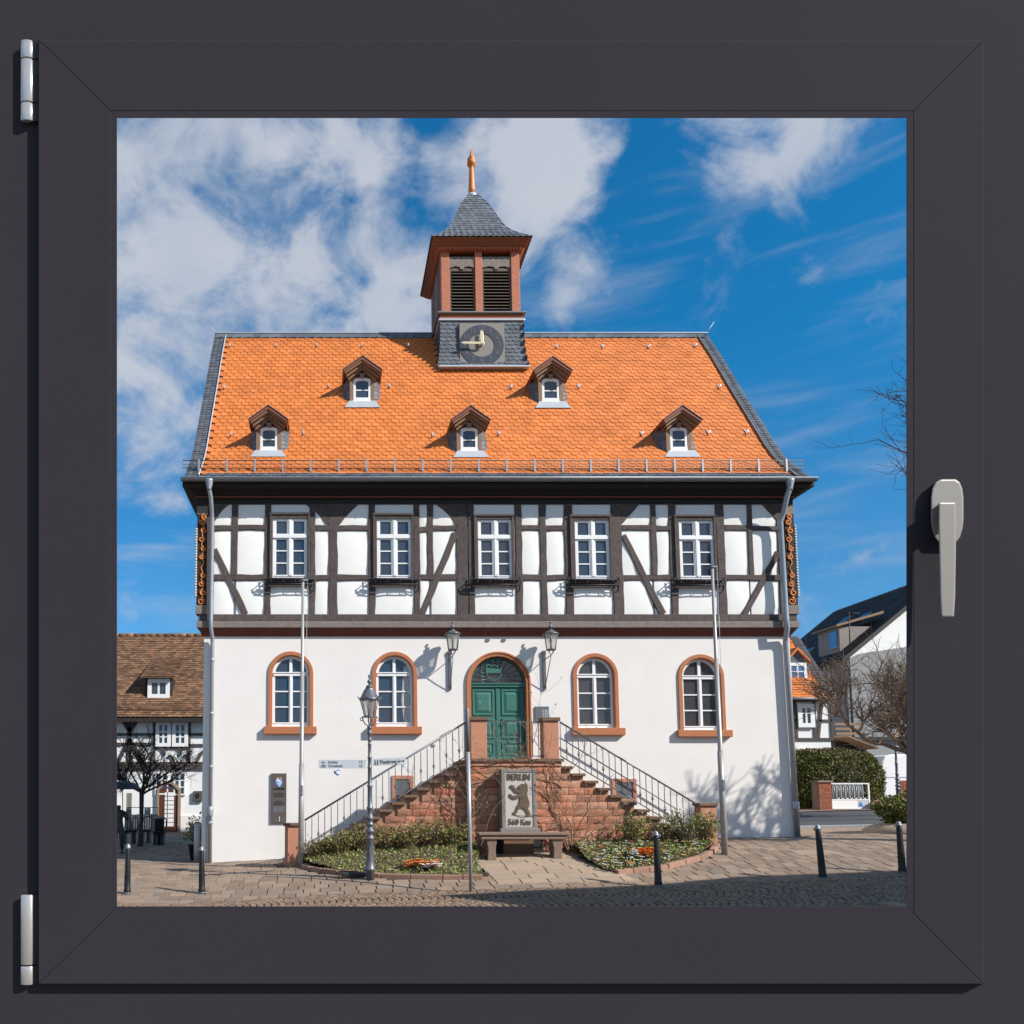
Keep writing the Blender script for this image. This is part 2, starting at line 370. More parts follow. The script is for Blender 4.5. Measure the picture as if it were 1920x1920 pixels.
def copy_tree(o, parent=None):
    c = link_copy(o, None, parent)
    for ch in list(o.children): copy_tree(ch, c)
    return c
def plate(name, outer, holes, y0, y1, m, parent=None, kind=None):
    """a flat wall with openings: outline and holes in (x,z), from y0 (front) to y1 (back)"""
    cu = bpy.data.curves.new(name, 'CURVE'); cu.dimensions = '2D'; cu.fill_mode = 'BOTH'; cu.extrude = abs(y1 - y0)/2
    for poly in [outer] + holes:
        sp = cu.splines.new('POLY'); sp.points.add(len(poly) - 1); sp.use_cyclic_u = True
        for q, (x, z) in zip(sp.points, poly): q.co = (x, z, 0, 1)
    t = bpy.data.objects.new('t', cu); COL.objects.link(t)
    dg = bpy.context.evaluated_depsgraph_get(); me = bpy.data.meshes.new_from_object(t.evaluated_get(dg))
    bpy.data.objects.remove(t); bpy.data.curves.remove(cu)
    off = Vector((0, 0, 0)) if parent is None else wloc(parent)
    ym = (y0 + y1)/2
    for v in me.vertices: v.co = Vector((v.co.x, ym + v.co.z, v.co.y)) - off
    bm = bmesh.new(); bm.from_mesh(me); bmesh.ops.remove_doubles(bm, verts=bm.verts, dist=1e-5); bmesh.ops.recalc_face_normals(bm, faces=bm.faces); bm.to_mesh(me); bm.free()
    for p in me.polygons: p.use_smooth = False
    me.name = name; me.materials.clear(); me.materials.append(M[m])
    o = bpy.data.objects.new(name, me); COL.objects.link(o)
    if parent is not None: o.parent = parent
    if kind: o['kind'] = kind
    return o
def text(name, s, size, loc, m, parent, ext=.004, rot=(math.pi/2, 0, 0), align='CENTER', sx=1.0, bold=0.0):
    cu = bpy.data.curves.new(name, 'FONT'); cu.body = s; cu.size = size; cu.align_x = align; cu.align_y = 'CENTER'; cu.extrude = ext; cu.resolution_u = 2; cu.offset = bold
    t = bpy.data.objects.new('t', cu); COL.objects.link(t)
    dg = bpy.context.evaluated_depsgraph_get(); me = bpy.data.meshes.new_from_object(t.evaluated_get(dg))
    bpy.data.objects.remove(t); bpy.data.curves.remove(cu)
    off = Vector((0, 0, 0)) if parent is None else wloc(parent)
    R = Matrix.LocRotScale(Vector(loc) - off, __import__('mathutils').Euler(rot), Vector((1, 1, 1))) @ Matrix.Diagonal((sx, 1, 1, 1))
    me.transform(R); me.materials.clear(); me.materials.append(M[m]); me.name = name
    o = bpy.data.objects.new(name, me); COL.objects.link(o)
    if parent is not None: o.parent = parent
    return o
def rect(x0, x1, z0, z1): return [(x0, z0), (x1, z0), (x1, z1), (x0, z1)]
def arch(x0, x1, z0, zs, n=16):    # from bottom right, over the arch, to bottom left
    r = (x1 - x0)/2; cx = (x0 + x1)/2
    return [(x1, z0)] + [(cx + r*math.cos(math.pi*i/n), zs + r*math.sin(math.pi*i/n)) for i in range(n + 1)] + [(x0, z0)]
# ------------------------------------------------------------------ terrain
Z0 = [(-8, 0), (-3.3, 0.0), (-1.4, .10), (1, .34), (3.5, .48), (7, .57), (9, .61), (10.7, .62), (20, 1.0), (30, 1.15)]
ZF = [(-8, -.30), (-4, -.28), (-2.6, -.30), (.5, -.12), (3.5, -.03), (5.7, .01), (8.5, .14), (10.2, .22), (14, .35), (30, .6)]
def gz(x, y):
    if y >= 0: return interp(Z0, x)
    t = min(1, -y/4.6)**1.6
    return lerp(interp(Z0, x), interp(ZF, x), t)
def grid(name, xs, ys, zf, m, kind='structure'):
    b = MB(); nx = len(xs)
    b.add([(x, y, zf(x, y)) for y in ys for x in xs], [(j*nx+i, j*nx+i+1, (j+1)*nx+i+1, (j+1)*nx+i) for j in range(len(ys)-1) for i in range(nx-1)], True)
    return b.build(name, m, None, kind)
def frange(a, b, n): return [a + (b - a)*i/n for i in range(n + 1)]
# ================================================================== the window one looks through
DW = 1.10
def L(px, py, y): # place on the window's own plane, y metres behind its front plane
    k = (DW + y)/F
    return ((px - X0)*k, y, (CY - py)*k)
wroot = thing('casement_window', 'dark anthracite window frame with two steel hinges and a pale grey lever handle', 'window')
fwd = Vector((0, CT, ST)); base_l = Vector(L(960, 1990, 0)); RX = Matrix.Rotation(TH, 3, 'X')
wroot.location = cam.location + fwd*DW + RX @ base_l; wroot.rotation_euler = (TH, 0, 0); LOCAL.add(wroot.name)
def wl(p): return tuple(Vector(p) - base_l)
def wquad(pxs, yf, yb, back=None):
    a = [wl(L(px, py, yf)) for px, py in pxs]; b = [wl(L(px, py, yb)) for px, py in (back or pxs)]
    return MB().loft(a, b)
PR = -.0105    # the sash stands this far proud of the fixed frame
# fixed frame: four members around the sash
o_, i_ = (-170, -170, 2090, 2090), (160, 160, 1760, 1758)
def mitre(o, i):
    (a, b, c, d), (e, f, g, h) = o, i
    return [[(a, b), (c, b), (g, f), (e, f)], [(c, b), (c, d), (g, h), (g, f)], [(c, d), (a, d), (e, h), (g, h)], [(a, d), (a, b), (e, f), (e, h)]]
for q in mitre(o_, i_): wquad(q, 0, .05).build('fixed_frame', 'frame', wroot, local=True)
g_ = .18
so_, si_, sb_ = (72, 75, 1844, 1845), (207, 208, 1713, 1713), (200, 201, 1722, 1722)
def inset(q, k):
    c = (sum(p[0] for p in q)/4, sum(p[1] for p in q)/4); out = []
    n = len(q)
    for i in range(n):      # move each side in by k pixels along mitres only
        out.append(q[i])
    return out
for n_, q in enumerate(mitre(so_, si_)):
    qb = mitre(so_, sb_)[n_]
    sg = [(-1 if n_ in (1, 3) else 1)]
    # leave a hairline at the mitre joints
    adj = {0: [(g_, 0), (-g_, 0), (-g_, 0), (g_, 0)], 1: [(0, g_), (0, -g_), (0, -g_), (0, g_)], 2: [(-g_, 0), (g_, 0), (g_, 0), (-g_, 0)], 3: [(0, -g_), (0, g_), (0, g_), (0, -g_)]}[n_]
    q2 = [(p[0]+d[0], p[1]+d[1]) for p, d in zip(q, adj)]; qb2 = [(p[0]+d[0], p[1]+d[1]) for p, d in zip(qb, adj)]
    wquad(q2, PR, .03, qb).build('sash_member', 'frame', wroot, bevel=.0009, local=True)
bo, bi, bb = (205.5, 206.5, 1714.5, 1714.5), (219.5, 221.5, 1699.3, 1699.3), (207.5, 208.5, 1712, 1712)
for q, qb in zip(mitre(bo, bi), mitre((202, 203, 1718, 1718), (212, 214, 1707, 1707))):
    wquad(q, PR + .0004, .028, qb).build('glazing_bead', 'bead', wroot, bevel=.0006, local=True)
gq = [(205, 206), (1715, 206), (1715, 1715), (205, 1715)]
MB().add([wl(L(px, py, PR + .006)) for px, py in gq], [(0, 1, 2, 3)]).build('glass_pane', 'windowglass', wroot, local=True)
for segs in ([(77, 109.5), (112, 191.5), (194, 227)], [(1678, 1808.5), (1811.5, 1846)]):
    hinge = None
    for k, (ya, yb) in enumerate(segs):
        p0, p1 = L(50, ya, -.006), L(50, yb, -.006); r = 11.2*(DW)/F
        m_ = MB().tube([wl(p0), wl((p0[0], p0[1], p0[2]-.0006)), wl((p1[0], p1[1], p1[2]+.0006)), wl(p1)], [r*.9, r, r, r*.9], 24)
        yc_ = wl(p0)[1]; m_.v = [(q[0], yc_ + (q[1]-yc_)*.38, q[2]) for q in m_.v]
        if hinge is None: hinge = m_.build('hinge', 'steel', wroot, local=True)
        else: m_.build('hinge_barrel', 'steel', hinge, local=True)
        wquad([(60, ya), (71, ya), (71, yb), (60, yb)], -.006, -.001).build('hinge_leaf', 'bollard', hinge, local=True)
def z2(x, y): return (1670 + x/5.333, 860 + y/5.333)
ros = [z2(*p) for p in [(500,205),(645,205),(690,235),(716,300),(728,390),(728,620),(718,700),(692,785),(655,838),(478,838),(440,785),(412,700),(402,620),(402,390),(414,300),(448,235)]]
hd = wquad(ros, PR - .009, PR - .0005).build('handle', 'handle', wroot, bevel=.0022, seg=3, local=True)
lev = [z2(*p) for p in [(480,435),(650,435),(655,640),(652,900),(645,1380),(632,1585),(508,1585),(495,1380),(485,900),(478,640)]]
wquad([(x, y + 0) for x, y in lev], PR - .030, PR - .021).build('handle_lever', 'handle', hd, bevel=.0022, seg=3, local=True)
neck = [z2(*p) for p in [(492,440),(640,440),(640,640),(492,640)]]
wquad(neck, PR - .022, PR - .008).build('handle_neck', 'handle', hd, bevel=.0015, local=True)
# the wall this window is set in (raked with it), a ring of four plastered piers from the ground up
def lw(x, z, y): return wl((x, y, z))
hw = [(-1.9, -1.75), (2.5, -1.75), (2.5, 1.9), (-1.9, 1.9)]
ex = [L(-165, 0, 0)[0], L(2085, 0, 0)[0]]; ez = [L(0, 2085, 0)[2], L(0, -165, 0)[2]]
wb = MB()
for (xa, xb, za, zb) in ((-1.9, ex[0], -2.2, 1.9), (ex[1], 2.5, -2.2, 1.9), (ex[0], ex[1], -2.2, ez[0]), (ex[0], ex[1], ez[1], 1.9)):
    wb.loft([lw(xa, za, -.004), lw(xb, za, -.004), lw(xb, zb, -.004), lw(xa, zb, -.004)], [lw(xa, za, .20), lw(xb, za, .20), lw(xb, zb, .20), lw(xa, zb, .20)])
wall = wb.build('wall', 'plaster', None, 'structure'); wall.location = wroot.location; wall.rotation_euler = wroot.rotation_euler
# ================================================================== ground
def far_axis(a, b, fine0, fine1, n):
    return [a, a*.6+fine0*.4, a*.25+fine0*.75] + frange(fine0, fine1, n) + [fine1*.75+b*.25, fine1*.4+b*.6, b]
def ground_z(x, y):
    return gz(x, y) - .05
grid('ground', far_axis(-900, 900, -30, 40, 70), far_axis(-900, 1500, -30, 45, 75), ground_z, 'ground')
# beds (outlines on the ground, in photo pixels -> ground by iteration)
def G(px, py, off=0.0):
    Y = -3.0
    for _ in range(40):
        p = U(px, py, Y); e = p.z - (gz(p.x, Y) + off)
        # moving Y by dY changes z of the ray
        d = U(px, py, Y + .01).z - p.z - (gz(fx(px, py, Y + .01), Y + .01) - gz(p.x, Y))
        if abs(d) < 1e-9: break
        Y -= max(-2, min(2, .01*e/d*.8))
    p = U(px, py, Y); return p
def inpoly(x, y, poly):
    c = False; n = len(poly)
    for i in range(n):
        x1, y1 = poly[i][:2]; x2, y2 = poly[(i+1) % n][:2]
        if (y1 > y) != (y2 > y) and x < (x2-x1)*(y-y1)/(y2-y1) + x1: c = not c
    return c
SW = -1.62   # front face of the stair walls
def gp(px, py): p = G(px, py); return (p.x, p.y)
bedL_edge = [gp(*q) for q in [(566,1626),(583,1632),(605,1636),(635,1640),(668,1643),(715,1646),(770,1648),(830,1649),(905,1649)]]
bedL = [(bedL_edge[0][0]-.02, SW)] + bedL_edge + [gp(897,1625), (gp(893,1606)[0], -2.3), (3.2, -2.0)] + [(3.1, SW)]
bedR_edge = [gp(*q) for q in [(1156,1640),(1185,1637),(1215,1633),(1250,1628),(1282,1620),(1310,1612),(1335,1600),(1345,1588)]]
bedR = [(5.05, SW), (5.12, -2.0)] + [gp(1083,1606), gp(1100,1620), gp(1130,1634)] + bedR_edge + [(bedR_edge[-1][0], SW)]
YK = -4.72   # front edge of the slab pavement
# pavement: a sheet under the slabs, then the slabs
grid('pavement', frange(-9, 13.5, 60), frange(YK, -.02, 24), lambda x, y: gz(x, y) - .012, 'joint')
pave = bpy.data.objects['pavement']
rows = []; sl = .30
y = YK + sl/2; r_ = 0
slabs = []
while y < -.05:
    x = -8.8 + (r_ % 2)*.15 + random.uniform(-.04, .04)
    while x < 13.2:
        w = random.choice([.26, .30, .30, .36])
        cx_ = x + w/2
        if not (inpoly(cx_, y, bedL) or inpoly(cx_, y, bedR)) and not (y > SW - .05 and -1.1 < cx_ < 8.6):
            slabs.append((cx_, y, w, sl))
        x += w
    y += sl; r_ += 1
def slab_mb(b, cx_, y, w, h, up=0.0):
    g = .007; x0_, x1_, y0_, y1_ = cx_-w/2+g, cx_+w/2-g, y-h/2+g, y+h/2-g; k = .006; j = random.uniform(-.003, .003) + up
    P = []
    for (xx, yy, dz) in [(x0_, y0_, -.02), (x1_, y0_, -.02), (x1_, y1_, -.02), (x0_, y1_, -.02)]: P.append((xx, yy, gz(xx, yy) + dz))
    for (xx, yy) in [(x0_+k, y0_+k), (x1_-k, y0_+k), (x1_-k, y1_-k), (x0_+k, y1_-k)]: P.append((xx, yy, gz(xx, yy) + j + .004))
    b.add(P, [(4,5,6,7),(0,1,5,4),(1,2,6,5),(2,3,7,6),(3,0,4,7)])
def vis(cx_, y):
    px, py = PP(cx_, y, gz(cx_, y)); return 225 < px < 1695 and py < 1699
big = sorted([s for s in slabs if vis(s[0], s[1])], key=lambda s: s[1])[:290]
bigset = set(big); b = MB()
for s in slabs:
    if s in bigset: slab_mb_ = MB(); slab_mb(slab_mb_, *s); slab_mb_.build('paving_slab', 'slab', pave, recalc=False)
    else: slab_mb(b, *s)
b.build('paving_slab', 'slab_stuff', pave, 'stuff', recalc=False)
# long pale slabs of the little path up to the bench
for k in range(8):
    y = -1.98 - .30*(k+.5)
    xl_ = interp([(-4.4, 3.06), (-3.6, 3.02), (-2.9, 2.96), (-2.3, 2.98), (-1.9, 3.2)], y); xr_ = interp([(-4.4, 5.55), (-3.8, 5.5), (-3.3, 5.2), (-2.8, 4.95), (-1.9, 4.95)], y); x = xl_ - random.uniform(0, .3)
    while x < xr_ - .05:
        w = random.choice([.5, .62, .72]); a, b2 = max(x, xl_), min(x + w, xr_)
        if b2 - a > .08: q = MB(); slab_mb(q, (a+b2)/2, y, b2-a, .30, .014); q.build('path_slab', 'path', pave, recalc=False)
        x += w
# cobbled street with segmental arcs, a row of flat setts as gutter
ROAD0 = -12.5
grid('road', frange(-12, 16, 60), frange(ROAD0, YK - .005, 30), lambda x, y: gz(x, y) - .02, 'joint')
road = bpy.data.objects['road']
b = MB()
def cobble(b, x, y, ang, a, c, h=.012):
    ca, sa = math.cos(ang), math.sin(ang); P = []
    for (k, dz) in ((1, -.02), (.97, h*.45), (.70, h)):
        for sx, sy in ((-1,-1),(1,-1),(1,1),(-1,1)):
            lx, ly = sx*a*k*random.uniform(.93, 1), sy*c*k*random.uniform(.93, 1)
            X_, Y_ = x + lx*ca - ly*sa, y + lx*sa + ly*ca; P.append((X_, Y_, gz(X_, Y_) + dz))
    b.add(P, [(0,1,5,4),(1,2,6,5),(2,3,7,6),(3,0,4,7),(4,5,9,8),(5,6,10,9),(6,7,11,10),(7,4,8,11),(8,9,10,11)], False)
for r_ in range(3):
    y = YK - .075 - r_*.125; x = -6.5 + (r_ % 2)*.09
    while x < 11.5:
        w = random.uniform(.15, .19); cobble(b, x + w/2, y + random.uniform(-.006, .006), random.uniform(-.03, .03), w/2-.006, .056); x += w
AW = 1.15; y_top = YK - .46
for col in range(3):      # segmental arcs laid one after another along the street
    yc = y_top - AW*(col + .5); x = -7.0
    while x < 12.5:
        n_ = 12; R_ = .80
        for i in range(n_):
            a_ = lerp(-.80, .80, (i + .5)/n_); X_ = x + R_*math.cos(a_) - R_; Y_ = yc + R_*math.sin(a_)
            cobble(b, X_ + random.uniform(-.006, .006), Y_ + random.uniform(-.006, .006), a_ + random.uniform(-.08, .08), .049 + random.uniform(-.005, .002), .043 + random.uniform(-.005, .002), .020)
        x += .118
b.build('cobblestone', 'cobble', road, 'stuff', recalc=False)
b = MB()
# behind: shaded square on the left, street on the right
grid('square', frange(-26, -3.1, 40), frange(0.0, 15.9, 30), lambda x, y: gz(x, y) - .008, 'asphalt_light')
sq = bpy.data.objects['square']
b = MB(); y = .2
while y < 15.5:
    x = -22 + random.uniform(0, .3)
    while x < -3.3:
        slab_mb(b, x + .25, y, .5, .5); x += .5
    y += .5
b.build('paving_slab', 'slab_stuff', sq, 'stuff', recalc=False)
# ================================================================== the town hall
HX0, HX1 = fx(380, 1400, 0), fx(1490, 1400, 0)
hall = thing('town_hall', 'white half-timbered town hall with orange tiled roof, clock tower and green double door', 'building', ((HX0+HX1)/2, 0, 0))
YT, YI = -.13, -.112           # timber faces, plaster infill faces of the upper storey
# --- ground floor wall with openings
def mid(a, b): return (a + b)/2
AW_ = [  # arched windows: outer left/right of the surround at mid height, top of arch, bottom, sill x0,x1,y0,y1
    (502.5, 587.5, 1221.5, 1362, 495, 594, 1362.5, 1377),
    (697.5, 782, 1222, 1362, 690, 790.5, 1362.5, 1377),
    (1074, 1159, 1225, 1365, 1071.5, 1170, 1365, 1379),
    (1271.5, 1358, 1227, 1369, 1268, 1370, 1369, 1382)]
holes = []; wins = []
for (l, r, t, bt, s0, s1, s2, s3) in AW_:
    x0, x1 = fx(l, 1295, 0), fx(r, 1295, 0); zt, zb = fz(t, 0), fz(bt, 0); T = .085
    zs = zt - (x1 - x0)/2
    wins.append((x0, x1, zb, zs, (fx(s0, s2, 0), fx(s1, s2, 0), fz(s3, 0), fz(s2, 0))))
    holes.append(arch(x0+T, x1-T, zb, zs, 20))
dx0, dx1 = fx(874.5, 1320, 0), fx(995.5, 1320, 0); dzt = fz(1222, 0); dzs = dzt - (dx1-dx0)/2; dzb = fz(1424, 0); DT = .10
holes.append(arch(dx0+DT, dx1-DT, dzb, dzs, 26))
ZJ = fz(1193, -.0)             # top of the ground floor wall
wall_pts = [(HX0, -.6), (HX1, -.6), (HX1, ZJ+.15), (HX0, ZJ+.15)]
plate('ground_floor_wall', wall_pts, holes, 0, .38, 'plaster', hall)
HB = 8.55                      # depth of the house
MB().box(HX0, HX0+.35, .38, HB, -.6, ZJ+.15).box(HX1-.35, HX1, .38, HB, -.6, ZJ+.15).box(HX0, HX1, HB, HB+.3, -.6, ZJ+.15).build('side_wall', 'plaster', hall)
MB().box(HX0+.4, HX1-.4, .95, 1.0, 0, ZJ).build('inner_partition', 'dark', hall)
# --- arched windows
for wi, (x0, x1, zb, zs, sill) in enumerate(wins):
    T = .085; w = MB().strip(arch(x0, x1, zb, zs, 22), arch(x0+T, x1-T, zb, zs, 22), -.035, .0)
    w.strip(arch(x0+T-.001, x1-T+.001, zb, zs, 22), arch(x0+T+.012, x1-T-.012, zb, zs, 22), -.03, .075)
    wo_ = w.build('window', 'brownstone', hall, bevel=.006)
    sb = MB().box(sill[0], sill[1], -.115, .06, sill[2], sill[3] - .002)
    sb.build('sill', 'brownstone', wo_, bevel=.012)
    a, b_ = x0+T+.014, x1-T-.014; fw = .062; yf, yb = .075, .135; zc = zb + .03
    fr = MB().strip(arch(a, b_, zb, zs, 22), arch(a+fw, b_-fw, zb+.10, zs, 22), yf, yb)
    fr.box(a-.001, b_+.001, yf-.003, yb-.003, zb-.001, zb+.102).box(a+.03, b_-.03, yf-.02, yf+.001, zb+.075, zb+.10)
    cx = (a+b_)/2; zt_ = zs - .03
    fr.box(a+fw*.5, b_-fw*.5, yf-.02, yb, zt_-.01, zt_+.075).box(a+fw*.5, b_-fw*.5, yf-.035, yf-.018, zt_+.055, zt_+.08)
    fr.box(cx-.045, cx+.045, yf-.008, yb, zb+.10, zt_-.01).box(cx-.02, cx+.02, yf-.022, yf-.007, zb+.10, zt_-.01)
    r_in = (b_-a)/2 - fw
    fr.box(cx-.035, cx+.035, yf-.004, yb-.005, zt_+.07, zs + r_in + .01)
    n_ = 3; h0, h1 = zb+.10, zt_-.01
    for k in (1, 2):
        zz = lerp(h0, h1, k/3); fr.box(a+fw-.01, b_-fw+.01, yf+.008, yb-.01, zz-.015, zz+.015)
    fr.build('white_frame', 'whitewood', wo_)
    gm = 'pane' if wi < 2 else 'pane_dark'
    for sx in (0, 1):
        xa, xb = (a+fw, cx-.045) if sx == 0 else (cx+.045, b_-fw)
        for k in range(3): MB().box(xa-.004, xb+.004, yf+.03, yf+.036, lerp(h0, h1, k/3)+.012, lerp(h0, h1, (k+1)/3)-.012).build('pane', gm, wo_)
        q = [(cx + (1 if sx else -1)*.03, zt_+.06)]
        n_ = 10; pts = [(cx + (1 if sx else -1)*r_in*math.sin(math.pi/2*i/n_)*1.0, zs + r_in*math.cos(math.pi/2*i/n_)) for i in range(n_+1)]
        pts = [p for p in pts if p[1] > zt_+.06]; pts = [(max(p[0], cx+.03) if sx else min(p[0], cx-.03), p[1]) for p in pts]
        pts.append((cx + (1 if sx else -1)*r_in, zt_+.06))
        MB().prism(q + pts, yf+.03, yf+.036).build('pane', gm, wo_)
    if wi == 1:   # a curtain edge behind the right hand panes, hanging in soft folds
        cb = MB(); n_ = 14; P = []
        for j, zz in enumerate((zb+.1, lerp(zb, zs, .5), zs+.2)):
            for i in range(n_): P.append((b_-fw-.20+.06*abs(1-j)+.2*i/n_, yf+.028+.004*math.sin(i*2.1), zz))
        cb.add(P, [(j*n_+i, j*n_+i+1, (j+1)*n_+i+1, (j+1)*n_+i) for j in range(2) for i in range(n_-1)], True); cb.build('curtain', 'curtain', wo_)
# --- door
w = MB().strip(arch(dx0, dx1, dzb, dzs, 28), arch(dx0+.045, dx1-.045, dzb, dzs, 28), -.05, .0)
w.strip(arch(dx0+.045, dx1-.045, dzb, dzs, 28), arch(dx0+DT, dx1-DT, dzb, dzs, 28), -.03, .0)
w.strip(arch(dx0+DT-.001, dx1-DT+.001, dzb, dzs, 28), arch(dx0+DT+.012, dx1-DT-.012, dzb, dzs, 28), -.028, .16)
surr = w.build('door_surround', 'brownstone', hall, bevel=.006)
YD = .12; a, b_ = dx0+DT+.012, dx1-DT-.012; cxd = (a+b_)/2
ztr = fz(1285, YD)
door = MB().box(a, cxd-.004, YD, YD+.06, dzb, ztr-.05).build('door', 'green', hall, bevel=.004)
door2 = MB().box(cxd+.004, b_, YD, YD+.06, dzb, ztr-.05).build('door', 'green', hall, bevel=.004)
MB().box(a, b_, YD-.05, YD+.07, ztr-.05, ztr+.04).box(a, b_, YD-.075, YD-.049, ztr+.015, ztr+.045).build('door_transom', 'green', hall, bevel=.006)
MB().box(cxd-.045, cxd+.045, YD-.022, YD-.001, dzb+.02, ztr-.06).build('door_astragal', 'green', door2, bevel=.01)
H_ = ztr - .05 - dzb
for dd, xa, xb in ((door, a+.05, cxd-.09), (door2, cxd+.09, b_-.05)):
    for (f0, f1) in ((.06, .245), (.29, .56), (.61, .97)):
        za, zb2 = dzb + H_*f0, dzb + H_*f1
        pm = MB().ring(rect(xa, xb, za, zb2), rect(xa+.045, xb-.045, za+.045, zb2-.045), YD-.022, YD-.0005)
        pm.build('door_panel_moulding', 'green', dd, bevel=.006)
        MB().loft([(xa+.06, YD-.0005, za+.06), (xb-.06, YD-.0005, za+.06), (xb-.06, YD-.0005, zb2-.06), (xa+.06, YD-.0005, zb2-.06)],
                  [(xa+.12, YD-.02, za+.12), (xb-.12, YD-.02, za+.12), (xb-.12, YD-.02, zb2-.12), (xa+.12, YD-.02, zb2-.12)]).build('door_panel', 'green', dd)
MB().box(cxd+.07, cxd+.11, YD-.024, YD, dzb+H_*.42, dzb+H_*.56).tube([(cxd+.09, YD-.03, dzb+H_*.5), (cxd+.09, YD-.075, dzb+H_*.5), (cxd+.19, YD-.075, dzb+H_*.5)], .012, 8).build('door_handle', 'bronze', door2)
MB().ball((cxd+.09, YD-.03, dzb+H_*.36), .03, 10).build('door_knob', 'iron', door2)
fan = MB().prism(arch(a+.03, b_-.03, ztr+.03, dzs, 26), YD+.03, YD+.036).build('fanlight', 'pane_dark', hall)
r_o = (b_-a)/2
MB().strip(arch(a, b_, ztr+.04, dzs, 26), arch(a+.045, b_-.045, ztr+.04, dzs, 26), YD, YD+.05).build('fanlight_frame', 'green_dark', fan)
for k in range(13):
    an = math.pi*(k + .5)/13; c0 = (cxd, YD+.005, ztr+.22)
    p1 = (cxd + (r_o-.05)*math.cos(an), YD+.005, max(ztr+.05, dzs + (r_o-.05)*math.sin(an)))
    p0 = (lerp(cxd, p1[0], .42), YD+.005, lerp(ztr+.18, p1[2], .42))
    MB().tube([p0, p1], .008, 6).build('fanlight_bar', 'iron_grey', fan)
MB().box(a+.28, a+.30, YD-.004, YD+.006, ztr+.04, ztr+.62).build('fanlight_bar', 'green', fan)
# the crest in the fanlight: a green shield with zigzag waves
cw = .19; cz = ztr + .09
sh = MB().strip([(cxd-.08-cw, cz+.50), (cxd-.08-cw, cz+.2), (cxd-.08-cw*.75, cz+.08), (cxd-.08, cz+.0), (cxd-.08+cw*.75, cz+.08), (cxd-.08+cw, cz+.2), (cxd-.08+cw, cz+.42)],
                [(cxd-.08-cw+.022, cz+.50), (cxd-.08-cw+.022, cz+.2), (cxd-.08-cw*.7+.01, cz+.10), (cxd-.08, cz+.025), (cxd-.08+cw*.7-.01, cz+.10), (cxd-.08+cw-.022, cz+.2), (cxd-.08+cw-.022, cz+.42)], YD-.02, YD)
crest = sh.build('crest', 'green', fan)
MB().prism([(cxd-.08-cw+.022, cz+.20), (cxd-.08+cw-.022, cz+.20), (cxd-.08+cw-.022, cz+.30), (cxd-.08-cw+.022, cz+.33)], YD-.018, YD-.004).build('crest_field', 'green', fan)
for k in range(3):
    zz = cz + .345 + .075*k; xs = [cxd-.08-cw+.01 + i*cw*2/6 for i in range(7)]
    top = [(x, zz + (.05 if i % 2 else 0) + .035) for i, x in enumerate(xs)]; bot = [(x, zz + (.05 if i % 2 else 0)) for i, x in enumerate(xs)]
    MB().strip(top, bot, YD-.022, YD-.002).build('crest_wave', 'green', fan)
# --- jetty: floor beam, cornice, red moulding, and the same on the sides
UX0, UX1 = fx(371, 1050, YT), fx(1489.5, 1050, YT)
def band(name, m, py0, py1, y0, x0=None, x1=None, prof=None, bevel=.008, Yd=None):
    Yd = y0 if Yd is None else Yd
    z0_, z1_ = fz(py1, Yd), fz(py0, Yd); e = -y0
    x0 = HX0 - e*.85 if x0 is None else x0; x1 = HX1 + e*.85 if x1 is None else x1
    return MB().box(x0, x1, y0, HB + e, z0_, z1_).build(name, m, hall, bevel=bevel), z0_, z1_
band('sill_beam', 'timber', 1151.5, 1163.5, YT-.015)
band('cornice', 'cornice', 1164, 1176.5, YT-.052)
cz1 = fz(1177, YT); cz0 = fz(1192.5, -.06)
mb = MB()
for k in range(5):
    y_ = lerp(YT-.012, -.03, k/4); za, zb2 = lerp(cz1, cz0, (k+1)/5), lerp(cz1, cz0, k/5)
    mb.box(HX0 + y_*.9, HX1 - y_*.9, y_, HB - y_, za, zb2)
mb.build('red_moulding', 'redwood', hall, bevel=.008)
# --- upper storey: backing and timbers
ZU0, ZU1 = fz(1152, YT), fz(930, YT)
upw = MB().box(UX0+.03, UX1-.03, YT+.08, HB + .15, ZU0, ZU1 + .2).build('upper_wall', 'infill', hall)
def beam(x0a, z0a, x1a, z1a, w0, w1=None, y=YT, thick=.09, m='timber', name='timber_beam', n=None):
    """a hewn timber from one point to another in the wall plane, slightly uneven along its edges"""
    w1 = w0 if w1 is None else w1
    a = Vector((x0a, z0a)); b = Vector((x1a, z1a)); d = b - a; Ln = d.length; d = d/Ln; nrm = Vector((-d.y, d.x))
    n = n or max(2, int(Ln/.28)); mb = MB(); A = []; k = 0
    for i in range(n + 1):
        t = i/n; p = a + d*Ln*t; h = lerp(w0, w1, t)/2
        j1, j2 = (random.uniform(-.012, .012) for _ in range(2)); yy = y + random.uniform(-.003, .003)
        for s_, jj in ((1, j1), (-1, j2)):
            q = p + nrm*(h + jj)*s_
            A.append((q.x, yy + .010, q.y)); q2 = p + nrm*(h + jj - .012)*s_; A.append((q2.x, yy, q2.y)); A.append((q.x, y + thick, q.y))
    fs = []
    for i in range(n):
        o, p = 6*i, 6*(i+1)
        fs += [(o+1, p+1, p+4, o+4), (o, p, p+1, o+1), (o+2, p+2, p, o), (o+4, p+4, p+3, o+3), (o+3, p+3, p+5, o+5)]
    fs += [(2, 0, 1, 4, 3, 5), tuple(6*n + q for q in (5, 3, 4, 1, 0, 2))]
    return mb.add(A, fs).build(name, m, hall)
PYT, PYB, PYR1, PYR2 = 946, 1152, 989.5, 1082.5
